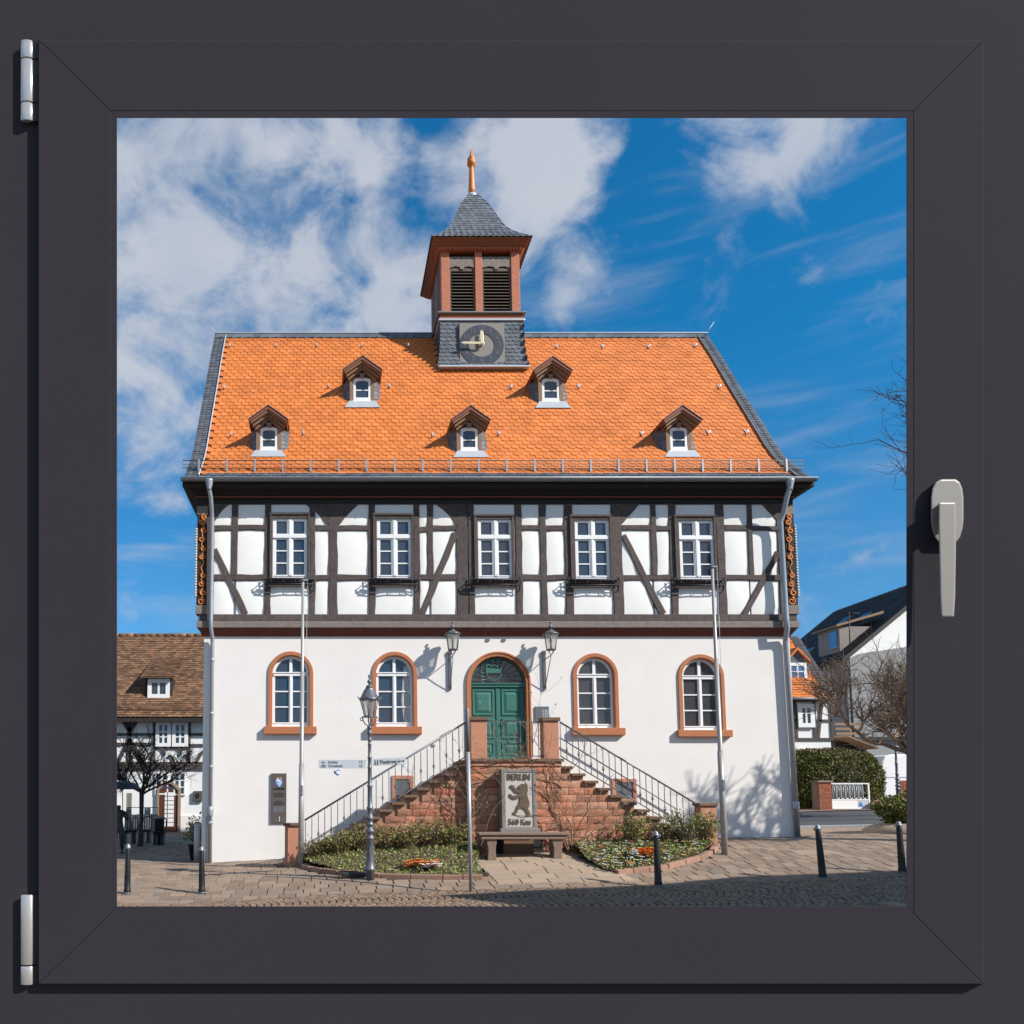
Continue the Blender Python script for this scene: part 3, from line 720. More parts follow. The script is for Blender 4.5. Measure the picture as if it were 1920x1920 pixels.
def post(xa, xb, pa=930, pb=1152, y=YT): # px left/right at mid height
    pm = (max(pa, 946) + pb)/2; X0_, X1_ = fx(xa, pm, YT), fx(xb, pm, YT)
    return beam((X0_+X1_)/2, fz(pb, YT)-.0, (X0_+X1_)/2, fz(pa, YT), X1_-X0_, y=y)
posts = [(385,401,930,1152), (434,446,930,1078), (496.5,508,930,1152), (580.5,591.5,930,1152), (616.5,633,930,1152), (691,703.5,930,1152), (775.5,787.5,930,1152),
         (801,812.5,930,1078), (856,877,930,1152), (878,889.5,930,1152), (967,980,930,1152), (1013,1025.5,930,1152), (1059.5,1075,930,1152), (1148,1168,930,1152),
         (1221,1231.5,930,1078), (1256.5,1270,930,1152), (1345.5,1361,930,1152), (1403,1412.5,930,1078), (1460,1480,930,1152)]
for p in posts: post(*p)
def rail(xa, xb, yc, w_px, y=YT+.003):
    z = fz(yc, YT); h = fz(yc - w_px/2, YT) - fz(yc + w_px/2, YT)
    return beam(fx(xa, yc, YT), z + random.uniform(-.01, .01), fx(xb, yc, YT), z + random.uniform(-.01, .01), h, y=y)
for xa, xb in ((398,436),(444,499),(590,618),(632,693),(787,802),(811,858),(979,1014),(1024,1061),(1167,1222),(1230,1258),(1360,1404),(1411,1464)):
    rail(xa, xb, 989.5 if xa not in (787,) else 992, 9.5)
for xa, xb in ((398,499),(590,618),(632,693),(787,858),(979,1014),(1024,1061),(1167,1258),(1360,1466)): rail(xa, xb, 1082.5, 11)
for (x0_, y0_, x1_, y1_, w_) in ((401.5,1030,460,1151,11.5), (854,1000,792,1151,11.5), (1169,1003,1243,1151,12), (1460,1036,1396,1152,11)):
    k = w_/80
    beam(fx(x0_, y0_, YT), fz(y0_, YT), fx(x1_, y1_, YT), fz(y1_, YT), k, k*1.08, y=YT-.004)
# curved head braces: dark spandrels under the top plate
def spandrel(pts, y=YT+.001):
    A = [(fx(px, py, YT), fz(py, YT)) for px, py in pts]
    return MB().prism(A, y, y+.06).build('head_brace', 'timber', hall, bevel=.006)
spandrel([(398,932),(429,932),(428,946),(420,953),(411,964),(404,975),(398,980)])
spandrel([(618,932),(574,932),(574,946),(590,957),(602,970),(612,982),(618,984)])
spandrel([(631,932),(674,932),(671,946),(660,957),(648,969),(638,982),(631,984)])
spandrel([(858,932),(817,932),(820,947),(833,957),(846,970),(855,982),(858,984)])
spandrel([(1165,932),(1202,932),(1198,946),(1189,957),(1178,969),(1169,980),(1165,982)])
spandrel([(1462,932),(1428,932),(1431,947),(1440,958),(1450,968),(1458,976),(1462,978)])
# plaster panels between the timbers
cols = [(399,436),(444,498),(507,582),(590,618),(632,693),(702,777),(786,803),(811,858),(888,969),(978,1015),(1024,1061),(1074,1150),(1166,1223),(1230,1258),(1269,1347),(1360,1405),(1411,1463)]
for (xa, xb) in cols:
    win = (xb - xa) > 72
    for (pa, pb) in (((946, 966),) if win else ((946, 986), (993, 1078))) + ((1087, 1152),):
        pm = (pa+pb)/2; X0_, X1_, Za, Zb = fx(xa, pm, YT)-.02, fx(xb, pm, YT)+.02, fz(pb, YT)-.02, fz(pa, YT)+.02
        mbp = MB(); nx, nz = 4, 4; P = []
        for j in range(nz+1):
            for i in range(nx+1):
                e = (i in (0, nx)) or (j in (0, nz)); P.append((lerp(X0_, X1_, i/nx), YI + (.02 if e else random.uniform(-.004, .004)), lerp(Za, Zb, j/nz)))
        mbp.add(P, [(j*(nx+1)+i, j*(nx+1)+i+1, (j+1)*(nx+1)+i+1, (j+1)*(nx+1)+i) for j in range(nz) for i in range(nx)], True)
        mbp.build('infill_panel', 'infill', hall, recalc=False)
# --- upper windows
UW = [(503.5, 583, 962, 1087, 510.8, 577, 971.5), (697.5, 777.5, 963, 1087, 706, 773, 972.5), (887.5, 966.5, 965, 1088, 895.5, 962.5, 973.5), (1068, 1150, 966, 1089, 1077.5, 1144.5, 974.5), (1264.5, 1346, 966, 1090, 1273, 1341, 975)]
for wi, (l, r, t, bt, il, ir, it) in enumerate(UW):
    YC = YT-.045; pm = 1028
    X0_, X1_ = fx(l+2.0, pm, YC), fx(r-2.0, pm, YC); Zt, Zb = fz(t, YC), fz(bt, YC)
    x0, x1, zt = fx(il, pm, YT), fx(ir, pm, YT), fz(it, YT); zb = fz(1085 + .9*wi*.5, YT)
    cs = MB().ring(rect(X0_, X1_, Zb, Zt), rect(X0_+.05, X1_-.05, Zb+.03, Zt-.05), YC, YT-.005)
    cs.ring(rect(X0_+.045, X1_-.045, Zb+.03, Zt-.045), rect(x0+.008, x1-.008, Zb+.05, zt-.008), YC+.018, YT-.002)
    cs.box(X0_-.012, X1_+.012, YC-.012, YC+.001, Zt-.035, Zt+.012)
    wo_ = cs.build('window', 'timber', hall, bevel=.005)
    fw = .062; yf, yb = YT+.014, YT+.070; cx = (x0+x1)/2
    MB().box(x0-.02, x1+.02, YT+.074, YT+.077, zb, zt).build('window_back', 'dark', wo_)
    fr = MB().ring(rect(x0, x1, zb, zt), rect(x0+fw, x1-fw, zb+.075, zt-fw*.7), yf, yb)
    ztr_ = lerp(zt, zb, .30)
    fr.box(x0+.01, x1-.01, yf-.03, yb, ztr_-.04, ztr_+.04).box(x0+.05, x1-.05, yf-.012, yf+.001, zb+.065, zb+.085).box(x0+.05, x1-.05, yf-.012, yf+.001, ztr_+.045, ztr_+.06)
    fr.box(cx-.05, cx+.05, yf-.01, yb, zb+.07, zt-.03).box(cx-.022, cx+.022, yf-.024, yf-.009, zb+.075, zt-.04)
    h0, h1 = zb+.085, ztr_-.05
    for k in (1, 2): zz = lerp(h0, h1, k/3); fr.box(x0+fw, x1-fw, yf+.008, yb-.02, zz-.014, zz+.014)
    for sx in (0, 1):
        xa, xb = (x0+fw, cx-.05) if sx == 0 else (cx+.05, x1-fw); cs_ = .03
        for (za, zb2) in ((h0, h1), (ztr_+.05, zt-fw*.7)):
            fr.ring(rect(xa-.002, xb+.002, za-.01, zb2+.01), rect(xa+.028, xb-.028, za+.012, zb2-.025), yf+.004, yb-.012)
        for k in range(3): MB().box(xa+.01, xb-.01, yf+.03, yf+.034, lerp(h0, h1, k/3)+.010, lerp(h0, h1, (k+1)/3)-.010).build('pane', 'pane', wo_)
        MB().box(xa+.01, xb-.01, yf+.03, yf+.034, ztr_+.05, zt-fw*.7-.02).build('pane', 'pane', wo_)
    fr.build('white_frame', 'whitewood', wo_)
    # flower box holder: dark shelf board and a wrought iron rack
    YB = YC-.13; zq = fz(1089 + wi*.6, YC); xl, xr = X0_-.10, X1_+.10
    MB().box(xl+.05, xr-.05, YC+.05, YT-.02, zq-.13, zq-.02).box(xl+.02, xr-.02, YC-.02, YT-.02, zq-.02, zq+.015).build('window_shelf', 'timber', wo_, bevel=.004)
    bx = MB()
    for (yy, zz) in ((YB, zq+.01), (YB+.02, zq-.10), (YC-.04, zq-.10), (YC-.03, zq+.02)): bx.tube([(xl, yy, zz), (xr, yy, zz)], .013, 6)
    bx.box(xl+.06, xr-.06, YB+.01, YB+.03, zq-.015, zq+.045)
    for k in range(4):
        q = lerp(xl, xr, (k+.5)/4)
        bx.tube([(q-.06, YC-.03, zq-.10), (q+.02, YB, zq+.0)], .008, 5); bx.tube([(q, YB, zq+.01), (q, YB+.02, zq-.10), (q, YC-.04, zq-.10)], .008, 5)
    for q in (lerp(xl, xr, .22), lerp(xl, xr, .53)): bx.tube([(q, YB+.04, zq), (q, YB+.04, zq+.16)], .005, 5)
    bx.build('flower_box_rack', 'iron', wo_)
    for q in (xl, xr):
        br = MB().tube([(q, YT-.01, zq+.06), (q, YB, zq+.05)], .014, 6).tube([(q, YT-.01, zq-.22), (q, YC-.03, zq-.20), (q, YB, zq-.02), (q, YB-.01, zq+.08)], .012, 6).tube([(q, YC-.02, zq-.22), (q, YC-.02, zq+.12)], .012, 6)
        br.build('rack_bracket', 'iron', wo_)
# --- carved corner posts with scrolls and twisted white cord
for side in (0, 1):
    xa, xb = (UX0-.02, UX0+.21) if side == 0 else (UX1-.21, UX1+.02)
    cp = MB().box(xa, xb, YT-.03, YT+.25, ZU0, ZU1+.1).build('corner_post', 'timber_dark', hall, bevel=.008)
    for pa_, pb_ in ((1152, 1135), (966, 950)): MB().box(xa-.012, xb+.012, YT-.045, YT+.26, fz(pa_, YT), fz(pb_, YT)).build('post_cap', 'cornice', cp, bevel=.008)
    xo = xa-.02 if side == 0 else xb+.02
    zc0, zc1 = fz(1120, YT), fz(985, YT); cb = MB(); n_ = 26
    for k in range(n_):
        cb.ball((xo, YT-.02, lerp(zc0, zc1, (k+.5)/n_)), .036, 6, 1.0)
    cb.build('twisted_cord', 'cord', cp)
    xm = (xa+xb)/2 + (.02 if side == 0 else -.02)
    def spiral(cx_, cz_, r, t0, turns, sg):
        return [(cx_ + sg*r*(1-.75*i/22)*math.cos(t0 + turns*2*math.pi*i/22), YT-.045, cz_ + r*(1-.75*i/22)*math.sin(t0 + turns*2*math.pi*i/22)) for i in range(23)]
    sc_ = MB(); k = 0
    zz = fz(1130, YT)
    for f in ((1128,.07),(1112,.06),(1096,.055),(1080,.05),(1045,.055),(1030,.05),(1012,.06),(996,.055),(980,.06),(970,.05)):
        sg = 1 if k % 2 else -1
        sc_.tube(spiral(xm + sg*.025, fz(f[0], YT), f[1]*1.35, math.pi/2, 1.35, sg), [.017]*18 + [.012]*5, 6); k += 1
    sc_.tube([(xm + .03*math.sin(i*1.1), YT-.04, lerp(fz(1128, YT), fz(972, YT), i/40)) for i in range(41)], .014, 6)
    sc_.build('carved_scroll', 'finial', cp)
# --- eaves: stepped dark cornice under the roof
mb = MB()
steps = [(.135, 945, 932), (.20, 932, 926), (.28, 926, 918), (.37, 918, 912), (.51, 912, 902)]
for k, (e, pa, pb) in enumerate(steps):
    za, zb2 = fz(pa, -e), fz(pb, -e) + .03
    mb.box(HX0 - .05 - e*.85, HX1 + .05 + e*.85, -e, HB + e, za, zb2)
mb.build('eaves_cornice', 'timber_dark', hall, bevel=.01)
for py, e in ((917.5, .285), (931.5, .205)):
    MB().box(HX0 - .06 - e*.85, HX1 + .06 + e*.85, -e, -e+.03, fz(py+1.3, -e), fz(py-1.3, -e)).build('eaves_fillet', 'redwood', hall)
# --- main roof: profile of the front slope (y, z) from eaves to ridge, with the kick at the eaves
XE0, XE1 = fx(345, 898, -.56), fx(1521, 898, -.56)
PROF = []
for px, py in [(1521,897),(1489.5,873),(1473.5,859),(1457.5,837.5),(1427.8,790),(1388,726.7),(1352.2,667.3),(1326,629)]:
    c = F*XE1/(px - X0); u = (CY - py)/F*c; PROF.append((c*CT - u*ST - D, c*ST + u*CT + EYE))
YR, ZR = PROF[-1]
cum = [0]
for a, b in zip(PROF, PROF[1:]): cum.append(cum[-1] + math.hypot(b[0]-a[0], b[1]-a[1]))
def prof(s_):
    s_ = max(0, min(cum[-1]-1e-6, s_))
    for i in range(len(cum)-1):
        if s_ <= cum[i+1]:
            t = (s_-cum[i])/(cum[i+1]-cum[i]); a, b = PROF[i], PROF[i+1]; d = Vector((b[0]-a[0], b[1]-a[1])).normalized()
            return lerp(a[0], b[0], t), lerp(a[1], b[1], t), d
def s_at_py(py):
    lo, hi = 0, cum[-1]
    for _ in range(40):
        m_ = (lo+hi)/2; y, z, d = prof(m_)
        if PP(0, y, z)[1] > py: lo = m_
        else: hi = m_
    return lo
def roof_pt(px, py, lift=0.0):
    y, z, d = prof(s_at_py(py)); y -= d.y*lift; z += d.x*lift
    return Vector((fx(px, py, y), y, z)), d
rp = [(y, z) for y, z in PROF]; th = .10
back = [(2*YR - y, z) for y, z in PROF[::-1]][1:]
outl = rp + back
inn = [(y + (.12 if i < len(rp) else -.12), z - .12) for i, (y, z) in enumerate(outl)]
mb = MB(); n_ = len(outl)
mb.loft([(XE0+.03, y, z-.02) for y, z in outl], [(XE1-.03, y, z-.02) for y, z in outl])
roof = mb.build('roof', 'tilebase', hall)
# gable walls under the roof
for xg in (HX0+.02, HX1-.32):
    MB().loft([(xg, y, z-.03) for y, z in outl if z > ZU1-.4], [(xg+.3, y, z-.03) for y, z in outl if z > ZU1-.4]).build('gable_wall', 'infill', hall)
# tower footprint on the roof
TX0, TX1 = fx(826.5, 530, 3.2), fx(973.5, 530, 3.2); TCX = (TX0+TX1)/2; TW = TX1-TX0
TYF = YR - TW/2; TYB = YR + TW/2
# tiles
def tile(b, x, s_, w, Lt, m_jit, slate=False):
    y, z, d = prof(s_); nrm = Vector((-d.y, d.x)); lift0 = .022 + m_jit; lift1 = .004
    def pt(u, v):
        k = v/Lt; l_ = lerp(lift0, lift1, k); yy, zz, d2 = prof(s_ + v)
        return (x + u, yy + nrm.x*l_, zz + nrm.y*l_)
    if slate: out = [(-w/2, .0), (w/2*.2, -.006), (w/2, .05), (w/2, Lt), (-w/2, Lt)]
    else: out = [(-w/2, .062), (-w*.36, .022), (-w*.17, .004), (w*.17, .004), (w*.36, .022), (w/2, .062), (w/2, Lt), (-w/2, Lt)]
    n = len(out); top = [pt(*q) for q in out]; low = [(p[0], p[1] - nrm.x*.016, p[2] - nrm.y*.016) for p in top[:n-2]]
    fs = [tuple(range(n))] + [(i+1, i, n+i, n+i+1) for i in range(n-3)]
    b.add(top + low, fs)
S_TOP = s_at_py(636.5); S_LOW = s_at_py(890)
row = .170; rows_ = int((S_TOP - S_LOW)/row); tw = .205
VG = .335    # width of the slate verge
b = MB(); cnt = 0; tiles_ = []
for r_ in range(rows_ + 1):
    s_ = S_LOW + r_*(S_TOP - S_LOW)/rows_; x = XE0 + VG + (tw/2 if r_ % 2 else 0)
    y_, z_, _ = prof(s_)
    while x < XE1 - VG:
        w = min(tw, XE1 - VG - x + .02)
        if not (y_ > TYF - .1 and TX0 - .08 < x + tw/2 < TX1 + .08) and w > .05:
            if cnt < 258: o = MB(); tile(o, x + w/2, s_, w-.010, .265, random.uniform(-.004, .005)); o.build('roof_tile', 'tile_obj', roof, recalc=False); cnt += 1
            else: tile(b, x + w/2, s_, w-.010, .265, random.uniform(-.004, .005))
        x += tw
b.build('roof_tile', 'tile', roof, 'stuff', recalc=False)
# a row of larger ridge course tiles right below the slate ridge
b = MB(); x = XE0+VG
while x < XE1-VG-.1:
    if not (TX0-.05 < x+.12 < TX1+.05): tile(b, x+.13, S_TOP-.10, .255, .30, .012)
    x += .26
b.build('top_course', 'tile', roof, 'stuff', recalc=False)
# slate: verges, eaves strip, ridge
b = MB()
for (xa, xb) in ((XE0, XE0+VG), (XE1-VG, XE1)):
    s_ = .02
    while s_ < cum[-1]-.02:
        for (u0, u1) in ((0, .5), (.5, 1)):
            w = (xb-xa)*(u1-u0); tile(b, lerp(xa, xb, (u0+u1)/2), s_ + random.uniform(-.004, .004), w-.002, .16, .012+random.uniform(-.003, .003), True)
        s_ += .085
    for xq in ((xb,) if xa == XE0 else (xa,)):
        pts = []
        for i in range(40):
            y, z, d = prof(lerp(.1, cum[-1]-.1, i/39)); pts.append((xq, y - d.y*.05, z + d.x*.05))
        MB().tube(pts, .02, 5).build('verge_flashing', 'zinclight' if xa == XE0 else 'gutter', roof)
x = XE0 + VG
while x < XE1 - VG:
    for r_ in range(3): tile(b, x + .1 + .08*r_, .02 + r_*.11, .21, .17, .010 + random.uniform(-.003, .003), True)
    x += .21
b.build('slate', 'slate', roof, 'stuff', recalc=False)
b = MB(); x = XE0
while x < XE1 - .33:
    if not (TX0 - .1 < x + .15 < TX1 + .1):
        y0_, z0_, d0 = prof(S_TOP + .02); k = .035 + random.uniform(0, .012)
        P = [(x, y0_-.03, z0_+.03), (x+.27, y0_-.035-k*.4, z0_+.035+k*.3), (x+.36, YR-.02, ZR+.05+k*.3), (x+.10, YR-.02, ZR+.05)]
        b.add(P + [(p[0], p[1]+.02, p[2]-.03) for p in P], [(0,1,2,3),(0,4,5,1),(1,5,6,2),(2,6,7,3)])
    x += .27
b.build('ridge_slate', 'slate', roof, 'stuff', recalc=False)
for xa, xb in ((XE0-.01, TX0-.02), (TX1+.02, XE1+.01)): MB().box(xa, xb, YR-.045, YR+.045, ZR+.055, ZR+.085).build('ridge_cap', 'zinclight', roof, bevel=.008)
for xa, sg in ((XE1-.03, 1), (XE0+.03, -1)): MB().tube([(xa, YR, ZR+.05), (xa + sg*.25, YR, ZR+.42)], .009, 5).build('lightning_rod', 'zinclight', roof)
# gutter and downpipes
gx0, gx1 = fx(339.5, 903, -.60), fx(1531, 903, -.60); gzc = fz(898.5, -.56); R_ = .072
prg = [(-.60 + R_*math.cos(a), gzc + R_*math.sin(a)) for a in [math.pi + math.pi*i/10 for i in range(11)]]
prg2 = [(-.60 + (R_-.008)*math.cos(a), gzc + (R_-.008)*math.sin(a)) for a in [math.pi + math.pi*i/10 for i in range(11)]]
gp_ = prg + prg2[::-1]
gut = MB().loft([(gx0, y, z) for y, z in gp_], [(gx1, y, z) for y, z in gp_]).build('gutter', 'gutter', hall)
MB().tube([(gx0, -.60-R_, gzc+.004), (gx1, -.60-R_, gzc+.004)], .012, 6).build('gutter_rim', 'zinclight', gut)
x = gx0 + .35
while x < gx1:
    pts = [(x, y - .006*math.cos(math.pi*i/10)*-1 - .004, z - .004) for i, (y, z) in enumerate(prg)]
    MB().tube(pts, .010, 4).build('gutter_bracket', 'gutter', gut); x += .66
def downpipe(pts, r):
    t = MB().tube(pts, r, 12); return t.build('downpipe', 'zinc', hall)
xl = fx(392.5, 905, -.60); xp = fx(396, 1100, -.30); xq = fx(396, 1400, -.09)
dpl = downpipe([(xl, -.60, gzc-.02), (xl, -.60, gzc-.25), (xl+.03, -.54, gzc-.42), (xp, -.36, gzc-.70), (xp, -.27, gzc-.90), (xp, -.265, fz(1160, -.27)), (xp, -.265, fz(1178, -.27)), (xq, -.12, fz(1196, -.1)), (xq, -.09, fz(1206, -.09)), (xq, -.09, gz(xq, 0)-.02)], .048)
xl2 = fx(1481, 905, -.60); xp2 = fx(1471.5, 1100, -.30); xq2 = fx(1485, 1400, -.09)
dpr = downpipe([(xl2, -.60, gzc-.02), (xl2, -.60, gzc-.22), (xl2-.05, -.54, gzc-.40), (xp2+.02, -.36, gzc-.74), (xp2-.02, -.28, gzc-.94), (xp2+.01, -.275, fz(1160, -.28)), (xp2+.02, -.275, fz(1178, -.28)), (xq2-.04, -.12, fz(1196, -.1)), (xq2-.03, -.09, fz(1206, -.09)), (xq2+.03, -.09, gz(xq2, 0)-.02)], .062)
for dp, xx in ((dpl, xl), (dpr, xl2)): MB().lathe([(.05, -.26), (.055, -.20), (.10, -.03), (.105, .0)], (xx, -.60, gzc-.03), 12).build('pipe_funnel', 'zinc', dp)
for py in (1240, 1340, 1440, 1545):
    MB().lathe([(.058, 0), (.062, .01), (.062, .05), (.058, .06)], (xq, -.09, fz(py, -.09)), 12).build('pipe_clamp', 'zinc', dpl)
MB().lathe([(.062, 0), (.066, .02), (.075, .10), (.075, .18), (.06, .22)], (xq, -.09, fz(1530, -.09)), 12).build('pipe_joint', 'zinc', dpl)
MB().lathe([(.076, 0), (.078, .02), (.078, .16), (.07, .18)], (xq2+.02, -.09, fz(1517, -.09)), 12).build('pipe_joint', 'zinc', dpr)
MB().tube([(fx(387, 1540, -.03), -.03, fz(1530, 0)), (fx(387, 1540, -.03), -.03, gz(HX0, 0))], .014, 6).build('lightning_conductor', 'zinc', hall)
# snow guard
SG = s_at_py(879.5); yg, zg, dg_ = prof(SG); gxa, gxb = fx(345, 872, yg), fx(1501, 872, yg)
mb = MB(); zt_ = fz(863.5, yg-.16); zb_ = fz(877.5, yg-.16)
for zz in (zt_, zb_): mb.tube([(gxa, yg-.16, zz), (gxb, yg-.16, zz)], .012, 5)
mb.tube([(gxa, yg-.16, (zt_+zb_)/2), (gxb, yg-.16, (zt_+zb_)/2)], .006, 4)
x = gxa + .03
while x < gxb: mb.tube([(x, yg-.16, zb_), (x, yg-.16, zt_)], .004, 4); x += .083
sgd = mb.build('snow_guard', 'guard', roof)
x = fx(375, 872, yg); stp = (fx(1467, 872, yg) - x)/21
for k in range(22):
    MB().hexa([(x-.02, yg-.19, zb_-.10), (x+.02, yg-.19, zb_-.10), (x+.02, yg-.10, zb_-.08), (x-.02, yg-.10, zb_-.08), (x-.02, yg-.185, zt_+.03), (x+.02, yg-.185, zt_+.03), (x+.02, yg-.165, zt_+.03), (x-.02, yg-.165, zt_+.03)]).build('guard_bracket', 'zinc', sgd); x += stp
# roof hooks
h0 = None
for px, py in [(432,650),(518,650),(594,650),(679,650),(765,650),(1043,652),(1129,652),(1215,652),(1302,650),(421,728),(616,726),(730,726),(958,728),(1084,727),(1347,727),(434,816),(569,814),(811,818),(935,815),(1202,815),(1327,813),(1398,812)]:
    p, d = roof_pt(px, py)
    if h0 is None:
        q = Vector((0, 0, 0)); up = Vector((0, d.x, d.y)); nr = Vector((0, -d.y, d.x))
        pts = [q + up*.12 + nr*.035, q + nr*.04 - up*.06, q - up*.10 + nr*.06, q - up*.11 + nr*.10, q - up*.05 + nr*.13]
        mb = MB(); w = .017
        for a, b2 in zip(pts, pts[1:]): mb.hexa([(a.x-w, a.y, a.z), (a.x+w, a.y, a.z), (a.x+w, a.y+nr.y*-.012, a.z-.012), (a.x-w, a.y, a.z-.012), (b2.x-w, b2.y, b2.z), (b2.x+w, b2.y, b2.z), (b2.x+w, b2.y, b2.z-.012), (b2.x-w, b2.y, b2.z-.012)])
        h0 = mb.build('roof_hook', 'zinclight', roof, local=True); h0.location = p - wloc(roof)
    else: link_copy(h0, p - wloc(roof))
# --- dormers
DORM = [(679.5, 765), (1036.5, 766), (503, 857.5), (882.5, 858.5), (1279.5, 858)]
for di, (pc, pb) in enumerate(DORM):
    p, d = roof_pt(pc, pb, .03); xc = p.x
    # front plane a little behind the foot of the apron
    sF = s_at_py(pb - 11); yF, zF, _ = prof(sF); k = F/(yF + D + 1.0)
    up_px = lambda q: q/ (F/((yF + D)*CT + (zF-EYE)*ST))
    W_ = up_px(33.5); zs = zF + .02
    zapex = zs + up_px(76); zeave = zs + up_px(50); hw_ = up_px(35.5); ov = .32; wt = zs + up_px(45)
    droof = MB()
    def gable(hw2, ze, za, y0, y1, thick):
        a = [(xc-hw2, ze), (xc, za), (xc+hw2, ze), (xc+hw2-thick*.2, ze-thick*.8), (xc, za-thick*1.15), (xc-hw2+thick*.2, ze-thick*.8)]
        return [(x, y0, z) for x, z in a], [(x, y1, z) for x, z in a]
    ybk = yF + 1.25
    droof.loft(*gable(hw_, zeave, zapex, yF-ov, ybk, .075))
    dr = droof.build('dormer', 'redwood', hall)
    sl_ = MB()
    for sg in (-1, 1):
        for j in range(8):
            y0_, y1_ = lerp(yF-ov-.015, ybk, j/8), lerp(yF-ov, ybk, (j+1.15)/8)
            sl_.add([(xc, y0_, zapex+.03), (xc+sg*(hw_+.02), y0_, zeave+.012), (xc+sg*(hw_+.02), y1_, zeave+.004), (xc, y1_, zapex+.018)], [(0,1,2,3)])
            sl_.add([(xc, y0_, zapex+.03), (xc+sg*(hw_+.02), y0_, zeave+.012), (xc+sg*(hw_+.02), y0_, zeave-.003), (xc, y0_, zapex+.012)], [(0,1,2,3)])
    sl_.build('dormer_slate', 'slate', dr, recalc=False)
    for j in range(3):   # moulded barge boards, stepped back towards the wall
        e = .05 + .055*j; y0_ = yF - ov + .03 + .08*j; hw2 = hw_ - .045 - .05*j
        for sg in (-1, 1):
            A = [(xc, zapex - .07 - .062*j), (xc + sg*hw2, zeave - .03 - .05*j), (xc + sg*hw2, zeave - .085 - .05*j), (xc, zapex - .135 - .062*j)]
            MB().prism(A, y0_, yF + .02).build('barge_moulding', 'brownwood', dr)
    bw = W_/2 + .10
    fw_ = MB().prism([(xc-bw, zs-.05), (xc+bw, zs-.05), (xc+bw, zeave-.05), (xc, zapex-.12), (xc-bw, zeave-.05)], yF+.03, yF+.12)
    fw_.build('dormer_front', 'brownwood', dr)
    for sg in (-1, 1): MB().box(xc+sg*(W_/2+.045)-.05, xc+sg*(W_/2+.045)+.05, yF-.045, yF+.03, zs-.03, zeave-.10).build('dormer_post', 'brownwood', dr, bevel=.006)
    MB().prism([(xc-.075, wt+.10), (xc+.075, wt+.10), (xc+.045, wt-.02), (xc-.045, wt-.02)], yF-.10, yF+.02).build('keystone', 'cornice', dr, bevel=.006)
    # white window with a shallow arched head
    wi_ = W_/2 - .01; hh = wt - zs; A = [(xc+wi_, zs)] + [(xc + wi_*math.cos(math.pi*i/10), wt - .06 + .06*math.sin(math.pi*i/10)) for i in range(11)] + [(xc-wi_, zs)]
    wq = wi_ - .062
    B = [(xc+wq, zs+.09)] + [(xc + wq*math.cos(math.pi*i/10), wt - .125 + .045*math.sin(math.pi*i/10)) for i in range(11)] + [(xc-wq, zs+.09)]
    wn_ = MB().strip(A, B, yF-.035, yF+.03)
    zm = lerp(zs+.09, wt-.12, .48)
    wn_.box(xc-wi_, xc+wi_, yF-.038, yF+.027, zs-.002, zs+.092).box(xc-wq, xc+wq, yF-.03, yF+.01, zm-.014, zm+.014).box(xc-wi_-.02, xc+wi_+.02, yF-.06, yF, zs-.03, zs-.002)
    wn_.build('dormer_window', 'whitewood', dr)
    for za, zb2 in ((zs+.085, zm-.008), (zm+.008, wt-.085)): MB().box(xc-wq-.004, xc+wq+.004, yF-.012, yF-.006, za, zb2).build('pane', 'pane', dr)
    # zinc apron
    q0, q1 = fx(pc-25, pb-11, yF-.05), fx(pc+25, pb-11, yF-.05); r0, r1 = fx(pc-33.5, pb, p.y), fx(pc+33.5, pb, p.y)
    MB().hexa([(r0, p.y-.03, p.z-.02), (r1, p.y-.03, p.z-.02), (r1, p.y+.2, p.z+.02), (r0, p.y+.2, p.z+.02), (q0, yF-.05, zs-.005), (q1, yF-.05, zs-.005), (q1, yF+.1, zs-.005), (q0, yF+.1, zs-.005)]).build('apron', 'zinclight', dr)
    # slated cheeks: curved courses flaring out from the posts to the roof
    for sg in (-1, 1):
        ck = MB(); n_ = 6; za0, za1 = zF-.02, zeave-.06
        wd = lambda t: .17 + .13*max(0, 1-t)**1.5
        for j in range(n_):
            za, zb2 = lerp(za0, za1, j/n_), lerp(za0, za1, (j+1)/n_); w0, w1 = wd(j/n_), wd((j+1)/n_); m_ = 3
            for q in range(m_):
                f0, f1 = q/m_, (q+1)/m_
                X_ = lambda f, w: xc + sg*(bw - .01 + w*f)
                Y_ = lambda f, z: yF - .01 + .30*f*f + max(0, (z-za0))*.18*f
                sag = .035*(1 - f1)
                P = [(X_(f0, w0), Y_(f0, za)-.018, za-.02+.05*f0), (X_(f1, w0), Y_(f1, za)-.018, za-.02+.05*f1), (X_(f1, w1), Y_(f1, zb2), zb2+.06*f1), (X_(f0, w1), Y_(f0, zb2), zb2+.06*f0)]
                ck.add(P, [(0,1,2,3)]); ck.add([P[0], P[1], (P[1][0], P[1][1]+.016, P[1][2]), (P[0][0], P[0][1]+.016, P[0][2])], [(0,1,2,3)])
        ck.build('cheek_slate', 'slate', dr, 'stuff', recalc=False)
        MB().box(min(xc+sg*bw, xc+sg*(bw-.03)), max(xc+sg*bw, xc+sg*(bw-.03)), yF+.05, ybk, zF-.1, zeave).build('dormer_cheek', 'slate', dr)
